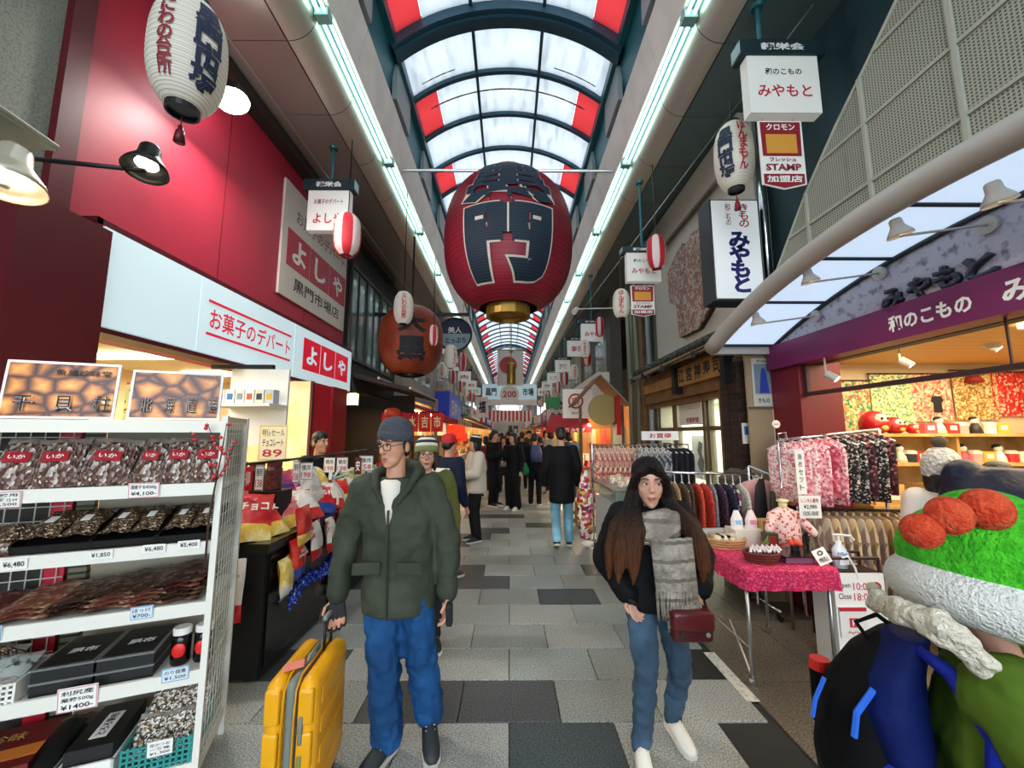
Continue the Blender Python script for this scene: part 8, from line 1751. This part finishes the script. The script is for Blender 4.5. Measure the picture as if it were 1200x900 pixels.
# backpack, in the wearer's own frame
bp_ = thing('backpack', 'blue and black backpack on the back of the person in olive', 'backpack', (kx, ky, 0), KR, local=True); m_bblue = mat('pack_blue', '#0f2596', .6, b=(18, .3), sp=.25); m_bblk = mat('pack_black', '#050608', .7, b=(18, .3), sp=.15); m_bnavy = mat('pack_navy', '#0a1850', .7, b=(18, .3), sp=.15); m_bsky = mat('pack_sky', '#2563d0', .5)
bc = V(0, .27, .83)
q = MB(); q.loft([(bc + V(0, -.02, -.36), .12, .08), (bc + V(0, .0, -.3), .15, .11), (bc + V(0, .01, -.1), .16, .12), (bc + V(0, -.01, .08), .15, .105), (bc + V(0, -.05, .19), .125, .075), (bc + V(0, -.09, .26), .08, .04)], 24); skin_up(q.build('main_pack', m_bblk, bp_), .012, 4)
q = MB(); q.loft([(bc + V(-.03, -.07, -.02), .14, .07), (bc + V(-.03, -.05, .09), .145, .085), (bc + V(-.03, -.065, .18), .125, .07), (bc + V(-.02, -.11, .275), .09, .045)], 20); skin_up(q.build('top_panel', m_bnavy, bp_), .012, 3)
q = MB(); q.loft([(bc + V(-.07, -.02, -.26), .1, .07), (bc + V(-.085, -.01, -.18), .1, .08), (bc + V(-.085, -.03, -.07), .095, .08), (bc + V(-.07, -.06, -.01), .08, .06)], 20); skin_up(q.build('side_pocket', m_bblue, bp_), .012, 3)
q = MB(); q.tube([bc + V(-.14, -.02, .15), bc + V(-.165, .02, .09), bc + V(-.168, .03, .03)], .008, 6); q.build('reflective_strap', m_bsky, bp_); q = MB(); q.tube([bc + V(-.09, .085, .12), bc + V(-.1, .11, .06), bc + V(-.1, .12, .01)], .006, 6); q.build('zip_pull', m_bsky, bp_)
q = MB(); q.tube([bc + V(-.1, -.12, .26), bc + V(-.15, -.17, .24), bc + V(-.2, -.22, .14), bc + V(-.2, -.2, .0)], [.014, .02, .02, .014], 8); q.build('shoulder_strap', m_bblue, bp_, True)
q = MB(); q.tube([bc + V(-.02, -.03, .22), bc + V(-.02, .0, .27), bc + V(.02, -.05, .29), bc + V(.02, -.09, .26)], .007, 6); q.build('grab_handle', m_bblk, bp_)
p = KW @ (bc + V(.10, .10, .06)); q = MB(); q.cyl(p + V(0, 0, -.16), p, .03, n=14); q.mat(1).cyl(p, p + V(0, 0, .03), .032, .028, n=14); single('water_bottle', q, [m_bblk, mat('bottle_red', '#d4241c', .4)], 'dark bottle with a red cap in the side of the backpack', 'bottle')

# ---- shoppers at the right shop
person('shopper in a cream coat and white bobble hat looking into the right shop', (3.14, 2.95, 0), PI - .5, 1.46, hs=1.2, coat='#d9cfc2', coat_hem=.5, coat_w=1.25, trousers='#22232a', hair='bob', hat=('pom', mat('knit_white', '#cfcac4', .95, b=(38, 1.0, 'vor')), mat('pom_grey', '#5f5340', .98, b=(80, .9))), vox=.016, coat_bump=(10, .6))
person('shopper in a navy puffer jacket bending over the right shop display', (2.98, 2.48, 0), PI - 1.0, 1.70, J={'head': V(.05, -.42, 1.33), 'neck': V(0, -.3, 1.34)}, coat='#141b30', coat_name='navy_puffer', coat_hem=.46, coat_w=1.4, coat_rough=.35, trousers='#1b2740', hair='short', vox=.016, lean=.25, pitch=.5, coat_bump=(9, .7))
# ---- shopkeeper behind the snacks
p = PY(375, 520, 4.55)
person('shopkeeper in black standing behind the snack heap', (p.x, 4.55, 0), 1.1, 1.66, coat='#0f1013', trousers='#15151a', hair='short', vox=.012, fine=True, coat_hem=.5)
# ---- people close behind the man
p = PY(497, 530, 3.35)
t, D, Hm, hs, cm, jk = person('person in an olive coat, glasses and striped beanie behind the man', (p.x + .02, 3.35, 0), .25, 1.58, skin=m_skin2, coat='#5d6132', trousers='#22242a', hair='bob', hat=('striped', [mat('knit_olive', '#7d8050', .95), mat('knit_navy', '#1c2438', .95), mat('knit_cream', '#d8d2c0', .95), MATS['knit_navy'], MATS['knit_cream'], MATS['knit_navy'], MATS['knit_cream']], mat('knit_olive', '#7d8050', .95)), vox=.012, fine=True, female=True, coat_hem=.48, coat_w=1.1); glasses(t, Hm, hs)
p = PY(526, 540, 4.9)
t, D, Hm, hs, cm, jk = person('person in a red cap and navy sweatshirt with white print, turned away', (p.x, 4.9, 0), 2.5, 1.63, coat='#141a33', coat_name='navy_sweat', trousers='#1c2a52', shoe='#3a3a3e', hair='short', hat=('cap', mat('cap_red', '#c2161e', .7)), vox=.016, coat_hem=.5)

for zz, ww in ((1.2, .3), (1.1, .22)):
    q = MB(); q.surf(lambda u, v: V((u - .5) * ww, .155 - .25 * ((u - .5) * ww) ** 2 * 4, zz + .05 * v), 8, 1); q.build('back_print', m_card, t)
g = PG(556, 634); person('woman in a pale puffer coat and black and white striped beanie standing on the left', (g.x, g.y, 0), -1.2, 1.60, coat='#cdc3b4', coat_name='pale_puffer', coat_hem=.46, coat_w=1.28, trousers='#15151a', shoe='#1b1b1d', sole='#c9c5ba', hair='bob', hat=('striped', [mat('knit_black', '#17171a', .95), MATS['knit_cream'], MATS['knit_black'], MATS['knit_cream'], MATS['knit_black'], MATS['knit_cream'], MATS['knit_black']], MATS['knit_black']), vox=.016, coat_bump=(8, .5), J={'elR': V(-.26, -.06, 1.05), 'wrR': V(-.12, -.24, 1.0), 'elL': V(.26, -.06, 1.05), 'wrL': V(.12, -.24, 1.0)})
q = MB(); q.ell((g.x - .22, g.y - .05, .98), (.09, .11, .08)); single('muff_bag', q, mat('bag_cream', '#d8cda0', .7), 'cream pouch held by the woman in the pale puffer coat', 'bag', smooth=True)
def crowd(label, px, fy, rz, H, **k):
    g = PG(px, fy); return person(label, (g.x, g.y, 0), rz, H, **k)
crowd('man in black jacket standing at the middle left with both hands raised', 579, 593, 1.0, 1.72, coat='#0d0d10', trousers='#101014', hair='short', coat_hem=.48, vox=.02, J={'elR': V(-.25, -.02, 1.1), 'wrR': V(-.08, -.28, 1.2), 'elL': V(.25, .0, 1.1), 'wrL': V(.1, -.28, 1.18)})
crowd('person in long black coat and wide black trousers with white shoes in the middle', 601, 597, -.6, 1.66, coat='#0c0c0f', trousers='#0f0f12', shoe='#d8d4cc', hair='bob', coat_hem=.33, vox=.02, wrap_trouser=(.1, .1, .1), J={'elR': V(-.24, -.05, 1.08), 'wrR': V(-.1, -.26, 1.05)})
crowd('person in black with a purple backpack walking away in the middle right', 627, 592, 2.9, 1.64, coat='#111116', trousers='#131318', hair='short', coat_hem=.5, vox=.02)
g = PG(627, 592); q = MB(); q.loft([((g.x + .02, g.y - .2, 1.0), .13, .09), ((g.x + .02, g.y - .2, 1.2), .14, .1), ((g.x + .02, g.y - .19, 1.38), .1, .07)], 16); single('backpack', q, mat('pack_violet', '#4a4a78', .6, b=(20, .4)), 'violet grey backpack on the person walking away in the middle', 'backpack', smooth=True)
q = MB(); p = PY(615, 548, g.y); q.lathe([(.02, -.16), (.11, -.13), (.13, -.02), (.07, .08), (.02, .13)], p, 14); single('shopping_bag', q, mat('bag_green', '#0f8a45', .4), 'bright green shopping bag among the walkers in the middle', 'shopping bag', smooth=True)
crowd('man in long black overcoat and light blue jeans walking away on the right', 659, 640, PI, 1.74, coat='#0e0e11', trousers='#6f9db0', shoe='#1b1b1e', sole='#d8d4ca', hair='short', coat_hem=.36, coat_w=1.05, vox=.016, J={'kneeR': V(-.1, -.04, .5), 'ankleR': V(-.1, .0, .09), 'toeR': V(-.11, -.15, .03), 'kneeL': V(.1, .02, .5), 'ankleL': V(.1, .22, .16), 'toeL': V(.1, .12, .03)})
q = MB(); g = PG(676, 618); q.bb((g.x, g.y, .02), (g.x + .2, g.y + .2, .42)); single('paper_carrier', q, mat('kraft', '#a3713c', .7), 'brown paper carrier standing right of the man in the overcoat', 'paper bag')
# ---- denser crowd further off: four kinds, each copied
protos = []
for i, (c, tr_, hr, nm) in enumerate((('#15161a', '#121216', 'short', 'black'), ('#2a3346', '#1c2030', 'bob', 'slate blue'), ('#4a3428', '#1a1a20', 'short', 'brown'), ('#8a8478', '#24262c', 'bob', 'grey'), ('#7a1f24', '#1a1a20', 'bob', 'dark red'))):
    r_ = person('tmp', (0, 0, 0), 0, 1.64, coat=c, trousers=tr_, hair=hr, vox=.035, coat_hem=.45, hands=True); protos.append((r_[0], kids(r_[0]), nm))
rcw = random.Random(9); used = set(); cnt = {}
spots = [(590, 578), (612, 574), (634, 580), (646, 576), (569, 576), (560, 582), (640, 568), (584, 566), (604, 563), (620, 562), (575, 560), (596, 556), (630, 558), (611, 553), (588, 550), (602, 547), (622, 549), (579, 548), (594, 544), (612, 543), (668, 585)]
for i, (px, fy) in enumerate(spots):
    pr, ch_, nm = protos[rcw.randrange(5)]; g = PG(px, fy); away = rcw.random() < .6; rz = (PI if away else 0) + rcw.uniform(-.4, .4)
    cnt[nm] = cnt.get(nm, 0) + 1
    lab = 'distant walker in a %s coat %s, %s nearest of that colour' % (nm, 'walking away' if away else 'coming nearer', NUM[cnt[nm] - 1]); s_ = rcw.uniform(.94, 1.08)
    if nm not in used:
        used.add(nm); pr.location = g; pr.rotation_euler = (0, 0, rz); pr.scale = (s_,) * 3; pr['label'] = lab; pr['group'] = 'distant walkers'
    else: copy_tree(pr, g, rz, lab, 'distant walkers', ch_, (s_,) * 3)
for pr, ch_, nm in protos:
    if nm not in used:
        for c in ch_ + [g for c in ch_ for g in kids(c)]: bpy.data.objects.remove(c)
        bpy.data.objects.remove(pr)
flush_texts()
